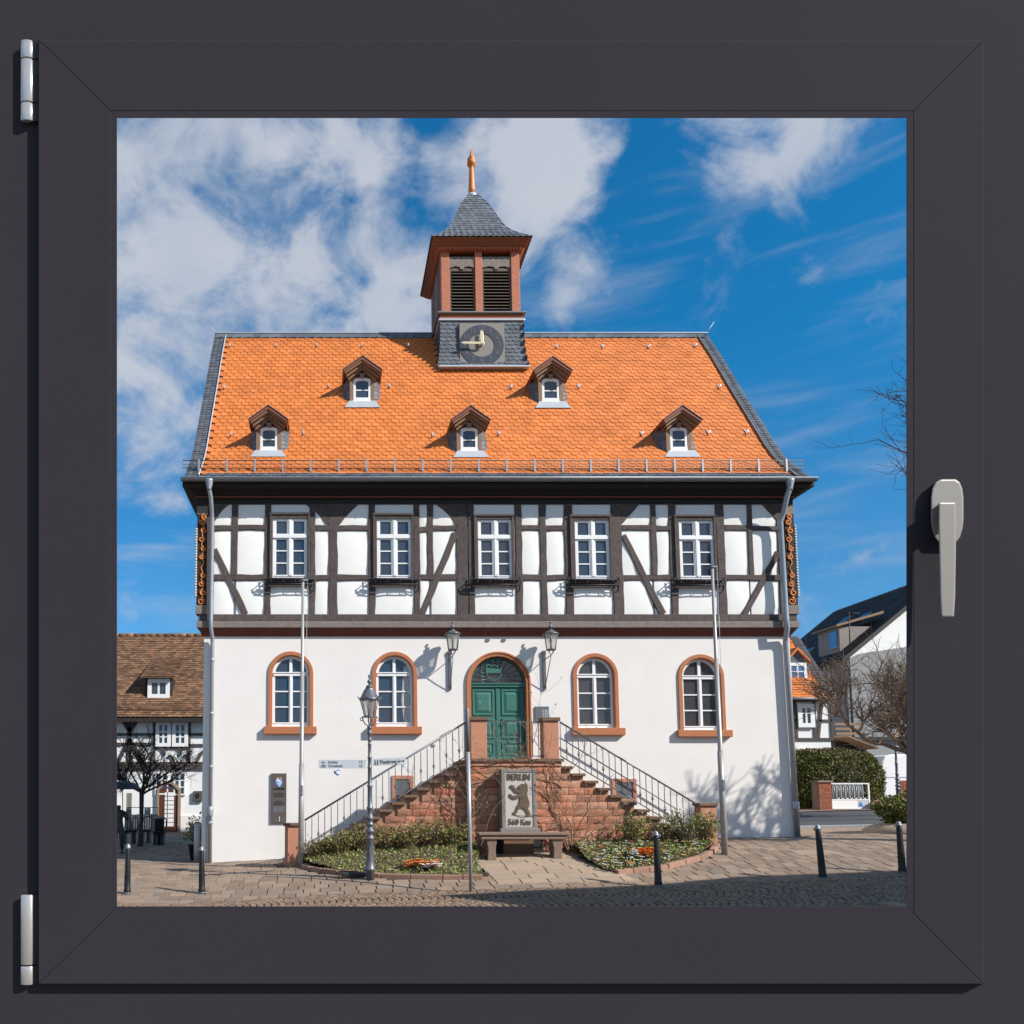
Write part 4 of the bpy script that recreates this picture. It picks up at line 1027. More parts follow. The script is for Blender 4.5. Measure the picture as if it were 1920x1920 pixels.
# --- bell tower
zc_top = fz(604, TYF); zc_bot = fz(587, TYF-.05); zbel0 = fz(586, TYF); zbel1 = fz(472, TYF)
tower = MB().box(TX0+.03, TX1-.03, TYF+.04, TYB-.04, ZR-2.6, zc_top).build('bell_tower', 'slate', hall)
p_b, d_b = roof_pt(898, 693, .03)
zlow = p_b.z
b = MB()
def flare(z):   # outward flare of the slate skirt
    t = max(0, min(1, (z - zlow)/(zc_top - zlow))); return .055 + .10*max(0, 1-t*1.3)**2
rw = .12; z = zlow; r_ = 0
while z < zc_top - .03:
    w = .17; x = TX0 - flare(z) + (w/2 if r_ % 2 else 0) - w/2
    xe = TX1 + flare(z)
    while x < xe - .02:
        xa, xb = max(x, TX0 - flare(z)), min(x + w, xe)
        if xb - xa > .03:
            yb_ = TYF - flare(z) - .012; yt_ = TYF - flare(z + rw*1.3)
            P = [(xa, yb_, z+.05), (lerp(xa, xb, .35), yb_, z+.012), (lerp(xa, xb, .75), yb_, z-.008), (xb, yb_, z+.02), (xb, yt_+.004, z+rw*1.3), (xa, yt_+.004, z+rw*1.3)]
            b.add(P, [(0,1,2,3,4,5)]); b.add(P[:4] + [(p[0], p[1]+.014, p[2]) for p in P[:4]], [(0,4,5,1),(1,5,6,2),(2,6,7,3)])
        x += w
    for sg, xs in ((-1, TX0 - flare(z) - .012), (1, TX1 + flare(z) + .012)):
        y = TYF - flare(z) + (w/2 if r_ % 2 else 0) - w/2
        while y < TYB:
            xt_ = (TX0 - flare(z+rw*1.3)) if sg < 0 else (TX1 + flare(z+rw*1.3))
            P = [(xs, y, z+.05), (xs, y+.06, z+.012), (xs, y+.13, z-.008), (xs, y+w, z+.02), (xt_, y+w, z+rw*1.3), (xt_, y, z+rw*1.3)]
            b.add(P, [(0,1,2,3,4,5)]); b.add(P[:4] + [(p[0]-sg*-.014*-1, p[1], p[2]) for p in P[:4]], [(0,4,5,1),(1,5,6,2),(2,6,7,3)]); y += w
    z += rw; r_ += 1
b.build('tower_slate', 'slate', tower, 'stuff', recalc=False)
MB().box(fx(823, 693, p_b.y-.1), fx(992, 693, p_b.y-.1), p_b.y-.20, p_b.y+.1, p_b.z-.05, p_b.z+.0).build('lead_flashing', 'zinclight', tower, bevel=.01)
e = .10
MB().box(TX0-e, TX1+e, TYF-e, TYB+e, zc_top-.0, zc_top+.06).build('zinc_band', 'zinclight', tower, bevel=.01)
MB().box(TX0-.06, TX1+.06, TYF-.06, TYB+.06, zc_top+.06, zbel0-.075).build('red_band', 'tower_cornice', tower, bevel=.01)
MB().box(TX0-e-.03, TX1+e+.03, TYF-e-.03, TYB+e+.03, zbel0-.075, zbel0-.03).box(TX0-.05, TX1+.05, TYF-.05, TYB+.05, zbel0-.03, zbel0).build('dark_band', 'gutter', tower, bevel=.01)
pw = fx(842.5, 530, TYF) - fx(826.5, 530, TYF)
def xt(px): return fx(px, 530, TYF)
for (xa, xb) in ((TX0, TX0+pw), (xt(891), xt(904.5)), (TX1-pw, TX1)):
    for (y0_, y1_) in ((TYF, TYF+pw), (TYB-pw, TYB)): MB().box(xa, xb, y0_, y1_, zbel0, zbel1+.02).build('pilaster', 'tower_red', tower, bevel=.012)
for xa in (TX0, TX1-pw): MB().box(xa, xa+pw, YR-pw/2, YR+pw/2, zbel0, zbel1+.02).build('pilaster', 'tower_red', tower, bevel=.012)
MB().box(TX0+.05, TX1-.05, TYF+.35, TYB-.35, zbel0, zbel1).build('belfry_core', 'dark', tower)
for (xa, xb) in ((TX0+pw, xt(891)), (xt(904.5), TX1-pw)):
    zl1 = fz(506, TYF); zt1 = fz(480, TYF)
    fr = MB().ring(rect(xa+.004, xb-.004, zbel0, zl1+.10), rect(xa+.05, xb-.05, zbel0+.02, zl1), TYF+.06, TYF+.14).build('louvre_frame', 'louvre', tower)
    n_ = 13
    for k in range(n_):
        zz = lerp(zbel0+.03, zl1-.01, (k+.5)/n_); h = (zl1-zbel0)/n_
        MB().hexa([(xa+.045, TYF+.045, zz-h*.38), (xb-.045, TYF+.045, zz-h*.38), (xb-.045, TYF+.14, zz+h*.30), (xa+.045, TYF+.14, zz+h*.30), (xa+.045, TYF+.045, zz-h*.20), (xb-.045, TYF+.045, zz-h*.20), (xb-.045, TYF+.14, zz+h*.48), (xa+.045, TYF+.14, zz+h*.48)]).build('louvre_slat', 'louvre', tower)
    zz = fz(501, TYF); xm = (xa+xb)/2
    pts = [(xa, zt1), (xb, zt1), (xb, zz), (lerp(xm, xb, .55), zz+.05), (xm+.07, zz+.03), (xm+.05, zz-.04), (xm-.05, zz-.04), (xm-.07, zz+.03), (lerp(xa, xm, .45), zz+.05), (xa, zz)]
    MB().prism(pts, TYF+.03, TYF+.06).build('scalloped_board', 'cornice', tower, bevel=.004)
for xs in (TX0, TX1):   # louvres of the sides
    for (ya, yb) in ((TYF+pw, YR-pw/2), (YR+pw/2, TYB-pw)):
        MB().box(xs-.0 if xs == TX1 else xs+.06, xs-.06 if xs == TX1 else xs+.0, ya, yb, zbel0, zbel1).build('side_louvre', 'louvre', tower)
# the clock
ck0, ck1, ckz0, ckz1 = fx(860.5, 650, TYF), fx(944, 650, TYF), fz(692, TYF-.1), fz(608.5, TYF-.06)
YC_ = TYF - .10
cface = MB().box(ck0, ck1, YC_-.03, YC_+.35, ckz0-.02, ckz1).build('clock_face', 'clock_plate', tower, bevel=.006)
MB().box(ck0, ck1, YC_-.05, YC_-.03, ckz0-.02, ckz0+.12).build('clock_plinth', 'gutter', cface)
ccx, ccz = fx(902.8, 650, YC_), fz(648.5, YC_); rr = (ck1-ck0)*.492
def disc(r0, r1, y0, y1, n=48):
    if r0 == 0: return MB().prism([(ccx + r1*math.cos(2*math.pi*i/n), ccz + r1*.96*math.sin(2*math.pi*i/n)) for i in range(n)], y0, y1)
    return MB().ring([(ccx + r1*math.cos(2*math.pi*i/n), ccz + r1*.96*math.sin(2*math.pi*i/n)) for i in range(n)], [(ccx + r0*math.cos(2*math.pi*i/n), ccz + r0*.96*math.sin(2*math.pi*i/n)) for i in range(n)], y0, y1)
disc(rr*.58, rr, YC_-.045, YC_-.03).build('clock_ring', 'clock_ring', cface)
for k in range(1, 13):
    a = math.pi/2 - k*math.pi/6; text('clock_numeral', str(k), .21, (ccx + rr*.79*math.cos(a), YC_-.048, ccz + rr*.76*math.sin(a)), 'clock_num', cface, .003)
def hand(a, Lh, w, y):
    ca, sa = math.cos(a), math.sin(a)
    pts = [(-.06, -w*.7), (Lh*.35, -w), (Lh*.85, -w*.9), (Lh, 0), (Lh*.85, w*.9), (Lh*.35, w), (-.06, w*.7)]
    return MB().prism([(ccx + u*ca - v*sa, ccz + u*sa + v*ca) for u, v in pts], y-.02, y).build('clock_hand', 'gold', cface, bevel=.004)
hand(math.radians(180-1), rr*.99, .035, YC_-.14); hand(math.radians(92), rr*.66, .048, YC_-.10)
MB().tube([(ccx, YC_-.17, ccz), (ccx, YC_-.03, ccz)], .03, 10).build('clock_boss', 'gold', cface)
# tower eaves: stepped, flaring cornice with dentils
ex0, ex1 = fx(806.6, 444, TYF-.42), fx(992, 444, TYF-.42); eo = .27
zev = fz(443.5, TYF-.28)
mb = MB(); n_ = 6
for k in range(n_):
    t = k/(n_-1); o_e = lerp(.06, eo, t**.9); za, zb2 = lerp(zbel1, zev, k/n_), lerp(zbel1, zev, (k+1)/n_) + .012
    mb.box(TX0-o_e, TX1+o_e, TYF-o_e, TYB+o_e, za, zb2)
mb.build('tower_cornice', 'tower_cornice', tower, bevel=.012)
xw = TX0-.06
b = MB()
while xw < TX1+.03: b.box(xw, xw+.05, TYF-.125, TYF-.05, zbel1+.01, zbel1+.065); xw += .092
yw = TYF-.06
while yw < TYB: b.box(TX0-.125, TX0-.05, yw, yw+.05, zbel1+.01, zbel1+.065).box(TX1+.05, TX1+.125, yw, yw+.05, zbel1+.01, zbel1+.065); yw += .092
b.build('dentil', 'tower_red', tower, 'stuff')
# concave slated spire on the tower
zap = fz(368, YR); tpts = [(1.0, 0), (.86, .085), (.73, .175), (.62, .265), (.535, .36), (.475, .45), (.415, .55), (.345, .66), (.275, .77), (.19, .87), (.13, .94), (.075, 1.0)]
hw_t = TW/2 + eo + .03
base_sp = MB(); rings = []
for f, t in tpts: rings.append((hw_t*f, lerp(zev, zap, t)))
for (ra, za), (rb, zb2) in zip(rings, rings[1:]):
    base_sp.loft([(TCX-ra, YR-ra, za), (TCX+ra, YR-ra, za), (TCX+ra, YR+ra, za), (TCX-ra, YR+ra, za)], [(TCX-rb, YR-rb, zb2), (TCX+rb, YR-rb, zb2), (TCX+rb, YR+rb, zb2), (TCX-rb, YR+rb, zb2)], caps=False)
base_sp.build('spire', 'slate', tower)
def spire_r(t):
    for (f0, t0), (f1, t1) in zip(tpts, tpts[1:]):
        if t <= t1: return hw_t*lerp(f0, f1, (t-t0)/(t1-t0))
    return hw_t*tpts[-1][0]
b = MB(); nrow = 21
for r_ in range(nrow):
    t0, t1 = r_/nrow, min(1, (r_+1.35)/nrow); ra, rb = spire_r(t0)+.016, spire_r(t1)+.004; za, zb2 = lerp(zev, zap, t0)+.004, lerp(zev, zap, t1)
    nn = max(3, int(2*ra/.17))
    for side in range(4):
        c_, s_ = [(1,0),(0,1),(-1,0),(0,-1)][side]
        for k in range(nn):
            u0, u1 = lerp(-1, 1, k/nn), lerp(-1, 1, (k+1)/nn)
            if r_ % 2: u0, u1 = max(-1, u0-1/nn), min(1, u1-1/nn)
            P = []
            for (u, r__, zz) in ((u0, ra, za+.01), (lerp(u0, u1, .5), ra+.003, za-.016), (u1, ra, za+.006), (u1, rb, zb2), (u0, rb, zb2)):
                lx, ly = u*r__, -r__; P.append((TCX + lx*c_ - ly*s_, YR + lx*s_ + ly*c_, zz))
            b.add(P, [(0,1,2,3,4)]); b.add(P[:3] + [(lerp(p[0], TCX, .02), lerp(p[1], YR, .02), p[2]) for p in P[:3]], [(0,3,4,1),(1,4,5,2)])
b.build('spire_slate', 'slate', tower, 'stuff', recalc=False)
kz = lambda py: fz(py, YR) - zap
px_m = (F/((YR+D)*CT + (zap-EYE)*ST))
MB().lathe([(.16, -.10), (.17, -.02), (.15, .03)], (TCX-.0, YR, zap), 12).build('spire_collar', 'zinclight', tower)
fp = [(6.6,366),(6.2,355),(5.2,335),(4.2,318),(3.4,313),(6.5,311),(8.2,307),(8,303),(6.4,299),(7.5,298),(3.6,294),(2.2,288),(.5,278)]
MB().lathe([(r/px_m, kz(y)) for r, y in fp], (TCX, YR, zap), 14).build('spire_finial', 'finial', tower)
# cellar windows behind the stairs
for (l, r, t, bt) in ((735, 775.5, 1454, 1500), (1147, 1193, 1460, 1502)):
    x0, x1, zt, zb = fx(l, 1475, 0), fx(r, 1475, 0), fz(t, 0), fz(bt, 0)
    w = MB().ring(rect(x0, x1, zb, zt), rect(x0+.09, x1-.09, zb+.05, zt-.09), -.03, .0).build('cellar_window', 'pillar', hall, bevel=.006)
    MB().box(x0+.085, x1-.085, -.012, -.004, zb+.04, zt-.085).build('pane', 'plate_grey', w)
for px in (915, 945): MB().box(fx(px-3, 1200, 0), fx(px+3, 1200, 0), -.03, 0, fz(1202, 0), fz(1197, 0)).build('wall_vent', 'cornice', hall)
# ================================================================== double staircase
YF_ = -1.62; YCB = -1.80      # front of the flights, front of the centre block
stairs = thing('staircase', 'red sandstone double staircase rising from both sides to the green door', 'staircase', (fx(965, 1500, YCB), -1.0, gz(3.5, -1)))
ZL = fz(1422.5, YCB); XL_, XR_ = fx(880, 1425, YCB), fx(1051, 1425, YCB)
run = .271; rise = .1545
MB().box(XL_-.06, XR_+.06, YCB-.06, -.002, ZL-.075, ZL).build('landing_slab', 'tread', stairs, bevel=.015)
MB().box(XL_-.02, XR_+.02, YCB-.025, -.30, ZL-.16, ZL-.076).build('band_course', 'pillar', stairs, bevel=.01)
zg0 = -.25
MB().box(XL_+.05, XR_-.05, YCB+.06, -.02, zg0, ZL-.155).build('stair_core', 'mortar', stairs)
# flights: treads, side slabs, core below
nL, nR = 14, 11
stepsets = []
for sg, xs, n in ((-1, XL_, nL), (1, XR_, nR)):
    core = []
    for i in range(n):
        zt = ZL - rise*(i+1); xa = xs + sg*run*i; xb = xs + sg*(run*(i+1) + .03)
        x0, x1 = min(xa, xb), max(xa, xb)
        t = MB().box(x0, x1, YF_-.05, -.004, zt-.062, zt).build('step', 'tread', stairs, bevel=.010)
        MB().box(min(xa+sg*.0, xs + sg*run*(i+1)), max(xa+sg*.0, xs + sg*run*(i+1)), YF_+.05, -.006, zg0, zt-.063).build('step_core', 'mortar', stairs)
        stepsets.append((sg, i, x0, x1, zt))
# sandstone courses
ch = .152
zb_ = -.1; k = 0
def stone(x0, x1, z0, z1, yf):
    g = .004; j = random.uniform(-.008, .006); mb = MB(); nx, nz = 3, 3; P = []
    for jz in range(nz+1):
        for ix in range(nx+1):
            e = ix in (0, nx) or jz in (0, nz)
            P.append((lerp(x0+g, x1-g, ix/nx) , yf + j + (.010 if e else random.uniform(-.008, .005)), lerp(z0+g, z1-g, jz/nz)))
    o = len(P); B = [(x0+g, yf+.09, z0+g), (x1-g, yf+.09, z0+g), (x1-g, yf+.09, z1-g), (x0+g, yf+.09, z1-g)]
    fs = [(a*(nx+1)+b, a*(nx+1)+b+1, (a+1)*(nx+1)+b+1, (a+1)*(nx+1)+b) for a in range(nz) for b in range(nx)]
    fs += [(0, o, o+1, nx), (nx, o+1, o+2, (nz+1)*(nx+1)-1), ((nz+1)*(nx+1)-1, o+2, o+3, nz*(nx+1)), (nz*(nx+1), o+3, o, 0)]
    return mb.add(P + B, fs).build('stone_block', 'sandstone', stairs)
def xlim(sg, z):     # how far the flight reaches at height z (top of course)
    i = int((ZL - .062 - z)/rise + 1e-6); return i
z = ZL - .16
while z > -.15:
    z0, z1 = z - ch, z
    x = XL_ - .01
    while x < XR_ + .01:     # centre block
        w = random.choice([.22, .30, .34, .40, .46]); xe = min(x + w, XR_+.01)
        if XR_ + .01 - xe < .12: xe = XR_ + .01
        if z1 > gz(x, YCB) - .1: stone(x, xe, z0, z1, YCB)
        x = xe
    for sg, xs, n in ((-1, XL_, nL), (1, XR_, nR)):
        ext = max(0, (ZL - .20 - z1)/rise)*run
        ext = min(ext, n*run)
        a, b2 = (xs - ext, xs) if sg < 0 else (xs, xs + ext)
        x = a
        while x < b2 - .02:
            w = random.choice([.22, .28, .32, .38, .44]); xe = min(x + w, b2)
            if b2 - xe < .12: xe = b2
            if z1 > gz((x+xe)/2, YF_) - .12: stone(x, xe, z0, z1, YF_)
            x = xe
    z -= ch; k += 1
# pillars
def pillar(px0, px1, pcap0, pcap1, zbase, Y, name='pillar', cm='tread', cw=.035, dep=.30):
    x0, x1 = fx(px0, pcap1+30, Y), fx(px1, pcap1+30, Y); zt, zc = fz(pcap0, Y), fz(pcap1, Y)
    p = MB().box(x0, x1, Y, Y+dep, zbase, zc).build(name, 'pillar', stairs, bevel=.008)
    MB().box(x0-cw, x1+cw, Y-cw, Y+dep+cw, zc, zt).build('pillar_cap', cm, p, bevel=.012)
    return x0, x1, zt, zc
pLL = pillar(882.8, 913, 1344.5, 1351, ZL, YCB+.0)
pLR = pillar(1019, 1048, 1345, 1352, ZL, YCB+.0)
pBL = pillar(534, 561.5, 1543.5, 1549, gz(-1.2, YF_) - .15, YF_-.08)
pBR = pillar(1314.5, 1344.5, 1505.5, 1511.5, gz(8.2, YF_) - .15, YF_-.08)
# iron railings
def baluster_at(b, x, y, z0, z1, knot):
    n_ = 10; pts = [(x + .0015*math.sin(i*2.4), y + .0015*math.cos(i*2.4), lerp(z0, z1, i/n_)) for i in range(n_+1)]
    b.tube(pts, .0095, 5)
    if knot is not None:
        zz = knot
        for q in range(4):
            a = q*math.pi/2 + .6
            b.tube([(x, y, zz-.055), (x + .026*math.cos(a), y + .026*math.sin(a), zz-.015), (x + .026*math.cos(a+.5), y + .026*math.sin(a+.5), zz+.015), (x, y, zz+.055)], .0055, 4)
        b.ball((x, y, zz-.06), .014, 6).ball((x, y, zz+.06), .014, 6)
YRL = YF_ + .06
def rail_run(pa, pb, n, knots):
    (x0, z0), (x1, z1) = pa, pb
    h = MB().tube([(x0, YRL, z0), (x1, YRL, z1)], .02, 8)
    for i in range(n):  # little scrolls hanging below the handrail
        t = (i+.5)/n; xx, zz = lerp(x0, x1, t), lerp(z0, z1, t) - .018
        h.tube([(xx + .02*math.cos(q*.7), YRL, zz - .02 + .02*math.sin(q*.7)) for q in range(7)], .004, 4)
    rl = h.build('railing', 'iron_grey', stairs)
    return rl
hz = lambda x: None
# left flight
xA, zA = fx(872, 1354, YRL), fz(1355, YRL); xB, zB = fx(571, 1538, YRL), fz(1538, YRL)
rl = rail_run((xA, zA), (xB, zB), 25, None)
bot = lambda t: lerp(zA, zB, t) - .80
MB().tube([(xA, YRL, bot(0)+.06), (xB, YRL, bot(1)+.06)], .013, 6).build('bottom_rail', 'iron_grey', rl)
for i in range(26):
    t = i/25; x = lerp(xA+.0, xB+.02, t); zt = lerp(zA, zB, t); b = MB()
    baluster_at(b, x, YRL, zt - (.95 if i % 4 == 3 else .76), zt, (zt - .46 - (.07 if i % 4 == 1 else 0)) if i % 2 else None); b.build('baluster', 'iron_grey', rl)
b = MB(); b.tube([(xA + .3*0, YRL, zA), (xA + .12, YRL, zA + .02), (xA+.14, YRL, zA-.05)], .012, 6).build('rail_curl', 'iron_grey', rl)
# right flight
xA, zA = fx(1050, 1354, YRL), fz(1354, YRL); xB, zB = fx(1303, 1505.5, YRL), fz(1505.5, YRL)
rl = rail_run((xA, zA), (xB, zB), 21, None)
MB().tube([(xA, YRL, bot(0)+.06), (xB, YRL, lerp(zA, zB, 1) - .74)], .013, 6).build('bottom_rail', 'iron_grey', rl)
for i in range(23):
    t = i/22; x = lerp(xA, xB, t); zt = lerp(zA, zB, t); b = MB()
    baluster_at(b, x, YRL, zt - (.95 if i % 4 == 3 else .76), zt, (zt - .46 - (.07 if i % 4 == 1 else 0)) if i % 2 else None); b.build('baluster', 'iron_grey', rl)
# balcony rail between the pillars
yb_ = YCB + .10; xa, xb = pLL[1], pLR[0]-.0; zt, zb2 = fz(1353.5, yb_), fz(1418, yb_)
rl = MB().box(xa, xb, yb_-.014, yb_+.014, zt-.014, zt+.008).build('railing', 'iron_grey', stairs)
MB().box(xa, xb, yb_-.01, yb_+.01, zb2-.01, zb2+.012).build('bottom_rail', 'iron_grey', rl)
for i in range(9):
    b = MB(); x = lerp(xa, xb, (i+.6)/9.2)
    baluster_at(b, x, yb_, zb2, zt, (zt-.42) if i % 2 else None); b.build('baluster', 'iron_grey', rl)
# wall handrails on the facade
for pa, pb in (((1049,1383), (1266,1515)), ((846,1369), (826,1381))):
    p0, p1 = U(*pa, -.10), U(*pb, -.10); s_ = 1 if p1.x > p0.x else -1
    MB().tube([tuple(p0), tuple(p1), (p1.x + s_*.05, p1.y, p1.z - .06), (p1.x + s_*.02, p1.y, p1.z - .11), (p1.x - s_*.03, p1.y, p1.z-.08)], .016, 8).build('wall_handrail', 'iron_grey', stairs)
# ================================================================== milestone stele, bench
YS = -2.12
s0, s1 = fx(940.5, 1500, YS), fx(1006.5, 1500, YS); sz0, sz1 = fz(1560, YS), fz(1442, YS)
stele = thing('milestone_stele', 'grey stone stele with a carved bear, BERLIN above and 560 Km below', 'stone stele', ((s0+s1)/2, YS+.12, sz0-.3))
p0, p1, pz0, pz1 = fx(948.5, 1500, YS), fx(999, 1500, YS), fz(1550, YS), fz(1448.5, YS)
MB().box(s0+.02, s1-.02, YS+.014, YS+.27, sz0-.02, sz1-.02).build('stele_panel', 'stele_panel', stele)
MB().ring(rect(s0, s1, sz0, sz1), rect(p0, p1, pz0, pz1), YS, YS+.26).build('stele_frame', 'stele', stele, bevel=.012)
MB().box(fx(938, 1558, YS), fx(1013, 1558, YS), YS-.03, YS+.28, fz(1561, YS), fz(1553.5, YS)).build('stele_plinth', 'stele', stele, bevel=.01)
bearpts = [(1395,930),(1405,945),(1408,985),(1402,1020),(1410,1050),(1420,1085),(1419,1115),(1408,1135),(1422,1160),(1430,1180),(1421,1192),(1395,1195),(1391,1186),(1402,1177),(1385,1150),(1368,1134),(1345,1130),(1330,1150),(1319,1172),(1310,1181),(1290,1180),(1286,1166),(1300,1159),(1312,1140),(1318,1115),(1333,1095),(1341,1068),(1340,1047),(1318,1059),(1294,1064),(1272,1051),(1258,1036),(1256,1019),(1270,1018),(1288,1034),(1310,1030),(1334,1014),(1330,1008),(1316,1016),(1298,1000),(1282,977),(1265,967),(1264,950),(1280,943),(1296,956),(1318,984),(1340,986),(1338,976),(1324,970),(1328,956),(1344,945),(1358,934),(1366,938),(1378,940)]
bz = lambda x, y: (fx(660 + x/4.267, 1250 + y/4.267, YS), fz(1250 + y/4.267, YS))
bear = MB().prism([bz(x, y) for x, y in bearpts], YS-.008, YS+.018).build('bear_relief', 'bear', stele, bevel=.007)
MB().ball((bz(1345, 958)[0], YS-.010, bz(1345, 958)[1]), .006, 6).build('eye', 'stele_panel', bear)
for (xa, ya, xb, yb) in ((1372,1010,1352,1060),(1362,1100,1372,1130)): MB().tube([(bz(xa, ya)[0], YS-.009, bz(xa, ya)[1]), (bz(xb, yb)[0], YS-.009, bz(xb, yb)[1])], .005, 5).build('carved_line', 'stele', bear)
text('inscription', 'BERLIN', .185, ((p0+p1)/2, YS+.006, fz(1457, YS)), 'bear', stele, .010, sx=.84, bold=.003)
text('inscription', '560 Km', .17, ((p0+p1)/2, YS+.006, fz(1541.5, YS)), 'bear', stele, .010, sx=.86, bold=.003)
MB().box(s0+.06, s1-.06, YS+.10, YS+.27, gz(3.5, YS)-.1, sz0-.02).build('stele_foot', 'tread', stele)
MB().box(fx(926, 1590, YCB), fx(1018, 1590, YCB), YCB-.03, YCB+.02, gz(3.5, YCB)-.05, fz(1573, YCB)).build('bench_shade_box', 'dark', stairs)  # dark box standing in for the deep shade under the bench
YB_ = -2.62
bx0, bx1 = fx(898, 1566, YB_), fx(1068, 1566, YB_); bzt, bzb = fz(1561.5, YB_), fz(1574, YB_)
bench = thing('stone_bench', 'long low sandstone bench on two stone feet before the carved stele', 'bench', ((bx0+bx1)/2, YB_+.2, gz(3.5, YB_)))
MB().box(bx0, bx1, YB_, YB_+.42, lerp(bzb, bzt, .62), bzt).build('seat', 'bench', bench, bevel=.012)
MB().box(bx0+.03, bx1-.03, YB_+.05, YB_+.38, lerp(bzb, bzt, .35), lerp(bzb, bzt, .62)).build('seat_groove', 'bench', bench)
MB().box(bx0+.05, bx1-.05, YB_+.012, YB_+.40, bzb, lerp(bzb, bzt, .35)).build('seat_base', 'bench', bench, bevel=.01)
for (pa, pb) in ((914, 931), (1037, 1055)):
    xa, xb = fx(pa, 1590, YB_+.05), fx(pb, 1590, YB_+.05); xm = (xa+xb)/2; hw = (xb-xa)/2; za = gz(xm, YB_)-.06
    pr = [(1.15, 0), (1.15, .12), (.95, .2), (.82, .45), (.85, .7), (1.05, .85), (1.05, 1)]
    pts = [(xm + hw*f, lerp(za, bzb, t)) for f, t in pr] + [(xm - hw*f, lerp(za, bzb, t)) for f, t in pr[::-1]]
    MB().prism(pts, YB_+.05, YB_+.37).build('foot', 'bench', bench, bevel=.008)
# path slabs up to the bench (larger, long slabs)
pathz = lambda x, y: gz(x, y) + .012
# ================================================================== beds
def bed(name, outline, raise_):
    xs = [p[0] for p in outline]; ys = [p[1] for p in outline]; n_ = 46
    b = MB(); idx = {}; P = []; fs = []
    nx, ny = 60, 40
    X = frange(min(xs), max(xs), nx); Yv = frange(min(ys), max(ys), ny)
    for j, y in enumerate(Yv):
        for i, x in enumerate(X):
            if inpoly(x, y, outline):
                idx[i, j] = len(P); P.append((x, y, gz(x, y) + raise_(x, y) + random.uniform(-.012, .012)))
    for j in range(ny):
        for i in range(nx):
            q = [idx.get(k) for k in ((i, j), (i+1, j), (i+1, j+1), (i, j+1))]
            if None not in q: fs.append(q)
    b.add(P, fs, True); return b.build(name, 'soil', None, 'structure')
def moundL(x, y): return .05 + .24*max(0, min(1, (y + 3.3)/1.6))*max(0, min(1, (x + 1.1)/1.0))
def moundR(x, y): return .05 + .16*max(0, min(1, (y + 3.6)/1.8))
bed('flower_bed', bedL, moundL); bed('flower_bed', bedR, moundR)
def kerb_run(name, label, edge, start, grp, mt='kerb'):
    root = thing(name, label, 'kerb', (edge[0][0], edge[0][1], gz(*edge[0])))
    pts = []; acc_ = 0
    P = [Vector((*e, 0)) for e in edge]; i = 0
    for a, b2 in zip(P, P[1:]):
        d = b2 - a; n_ = max(1, int(d.length/.42 + .5))
        for k in range(n_):
            q0, q1 = a + d*(k/n_), a + d*((k+1)/n_); u = d.normalized(); nr = Vector((-u.y, u.x, 0))*.055
            q0 += u*.006; q1 -= u*.006; h = .085 + random.uniform(-.008, .008); mb = MB()
            pp = [q0-nr, q1-nr, q1+nr, q0+nr]
            mb.hexa([(p.x, p.y, gz(p.x, p.y) - .03) for p in pp] + [(p.x, p.y, gz(p.x, p.y) + h) for p in pp]); mb.build('kerb_stone', mt, root, bevel=.010)
    return root
kerb_run('bed_edging', 'dark stone edging curving round the flower bed behind the street lamp', bedL_edge, 0, None)
kerb_run('bed_edging', 'reddish stone edging round the right flower bed behind the middle bollard', bedR_edge, 0, None)
# ================================================================== plants
def leaf_mesh(pts, size, squash=1.0, up=.3):
    b = MB()
    for p in pts:
        a = random.uniform(0, 6.283); e = random.uniform(-.2, 1.1); s_ = size*random.uniform(.6, 1.35)
        u = Vector((math.cos(a)*math.cos(e), math.sin(a)*math.cos(e), math.sin(e))); v = u.cross(Vector((random.uniform(-1,1), random.uniform(-1,1), random.uniform(-1,1)))).normalized()*.45
        P = [Vector(p), Vector(p) + u*s_*.5 + v*s_*.6, Vector(p) + u*s_, Vector(p) + u*s_*.5 - v*s_*.6]
        b.add(P, [(0,1,2,3)])
    return b
def shrub(x, y, z, r, h, label, n=420, lm='leaf', tm='twig', size=.05, twigs=26, group=None):
    root = thing('shrub', label, 'shrub', (x, y, z), group); tb = MB(); pts = []
    for k in range(twigs):
        a = random.uniform(0, 6.283); rr = random.uniform(.25, 1)*r; hh = h*random.uniform(.5, 1.05)
        p0 = Vector((x + .05*math.cos(a), y + .05*math.sin(a), z - .03)); p2 = Vector((x + rr*math.cos(a), y + rr*math.sin(a)*.7, z + hh*(1 - .35*(rr/r)**2)))
        p1 = (p0 + p2)/2 + Vector((0, 0, .12*h)); tb.tube([p0, p1, p2], [.007, .005, .003], 4, cap=False)
        for _ in range(n//twigs):
            t = random.random()**.6; q = p0.lerp(p1, min(1, t*2)) if t < .5 else p1.lerp(p2, t*2-1)
            pts.append(q + Vector((random.gauss(0, .05), random.gauss(0, .05), random.gauss(0, .04))))
    tb.build('branches', tm, root, recalc=False); leaf_mesh(pts, size).build('foliage', lm, root, 'stuff', recalc=False)
    return root
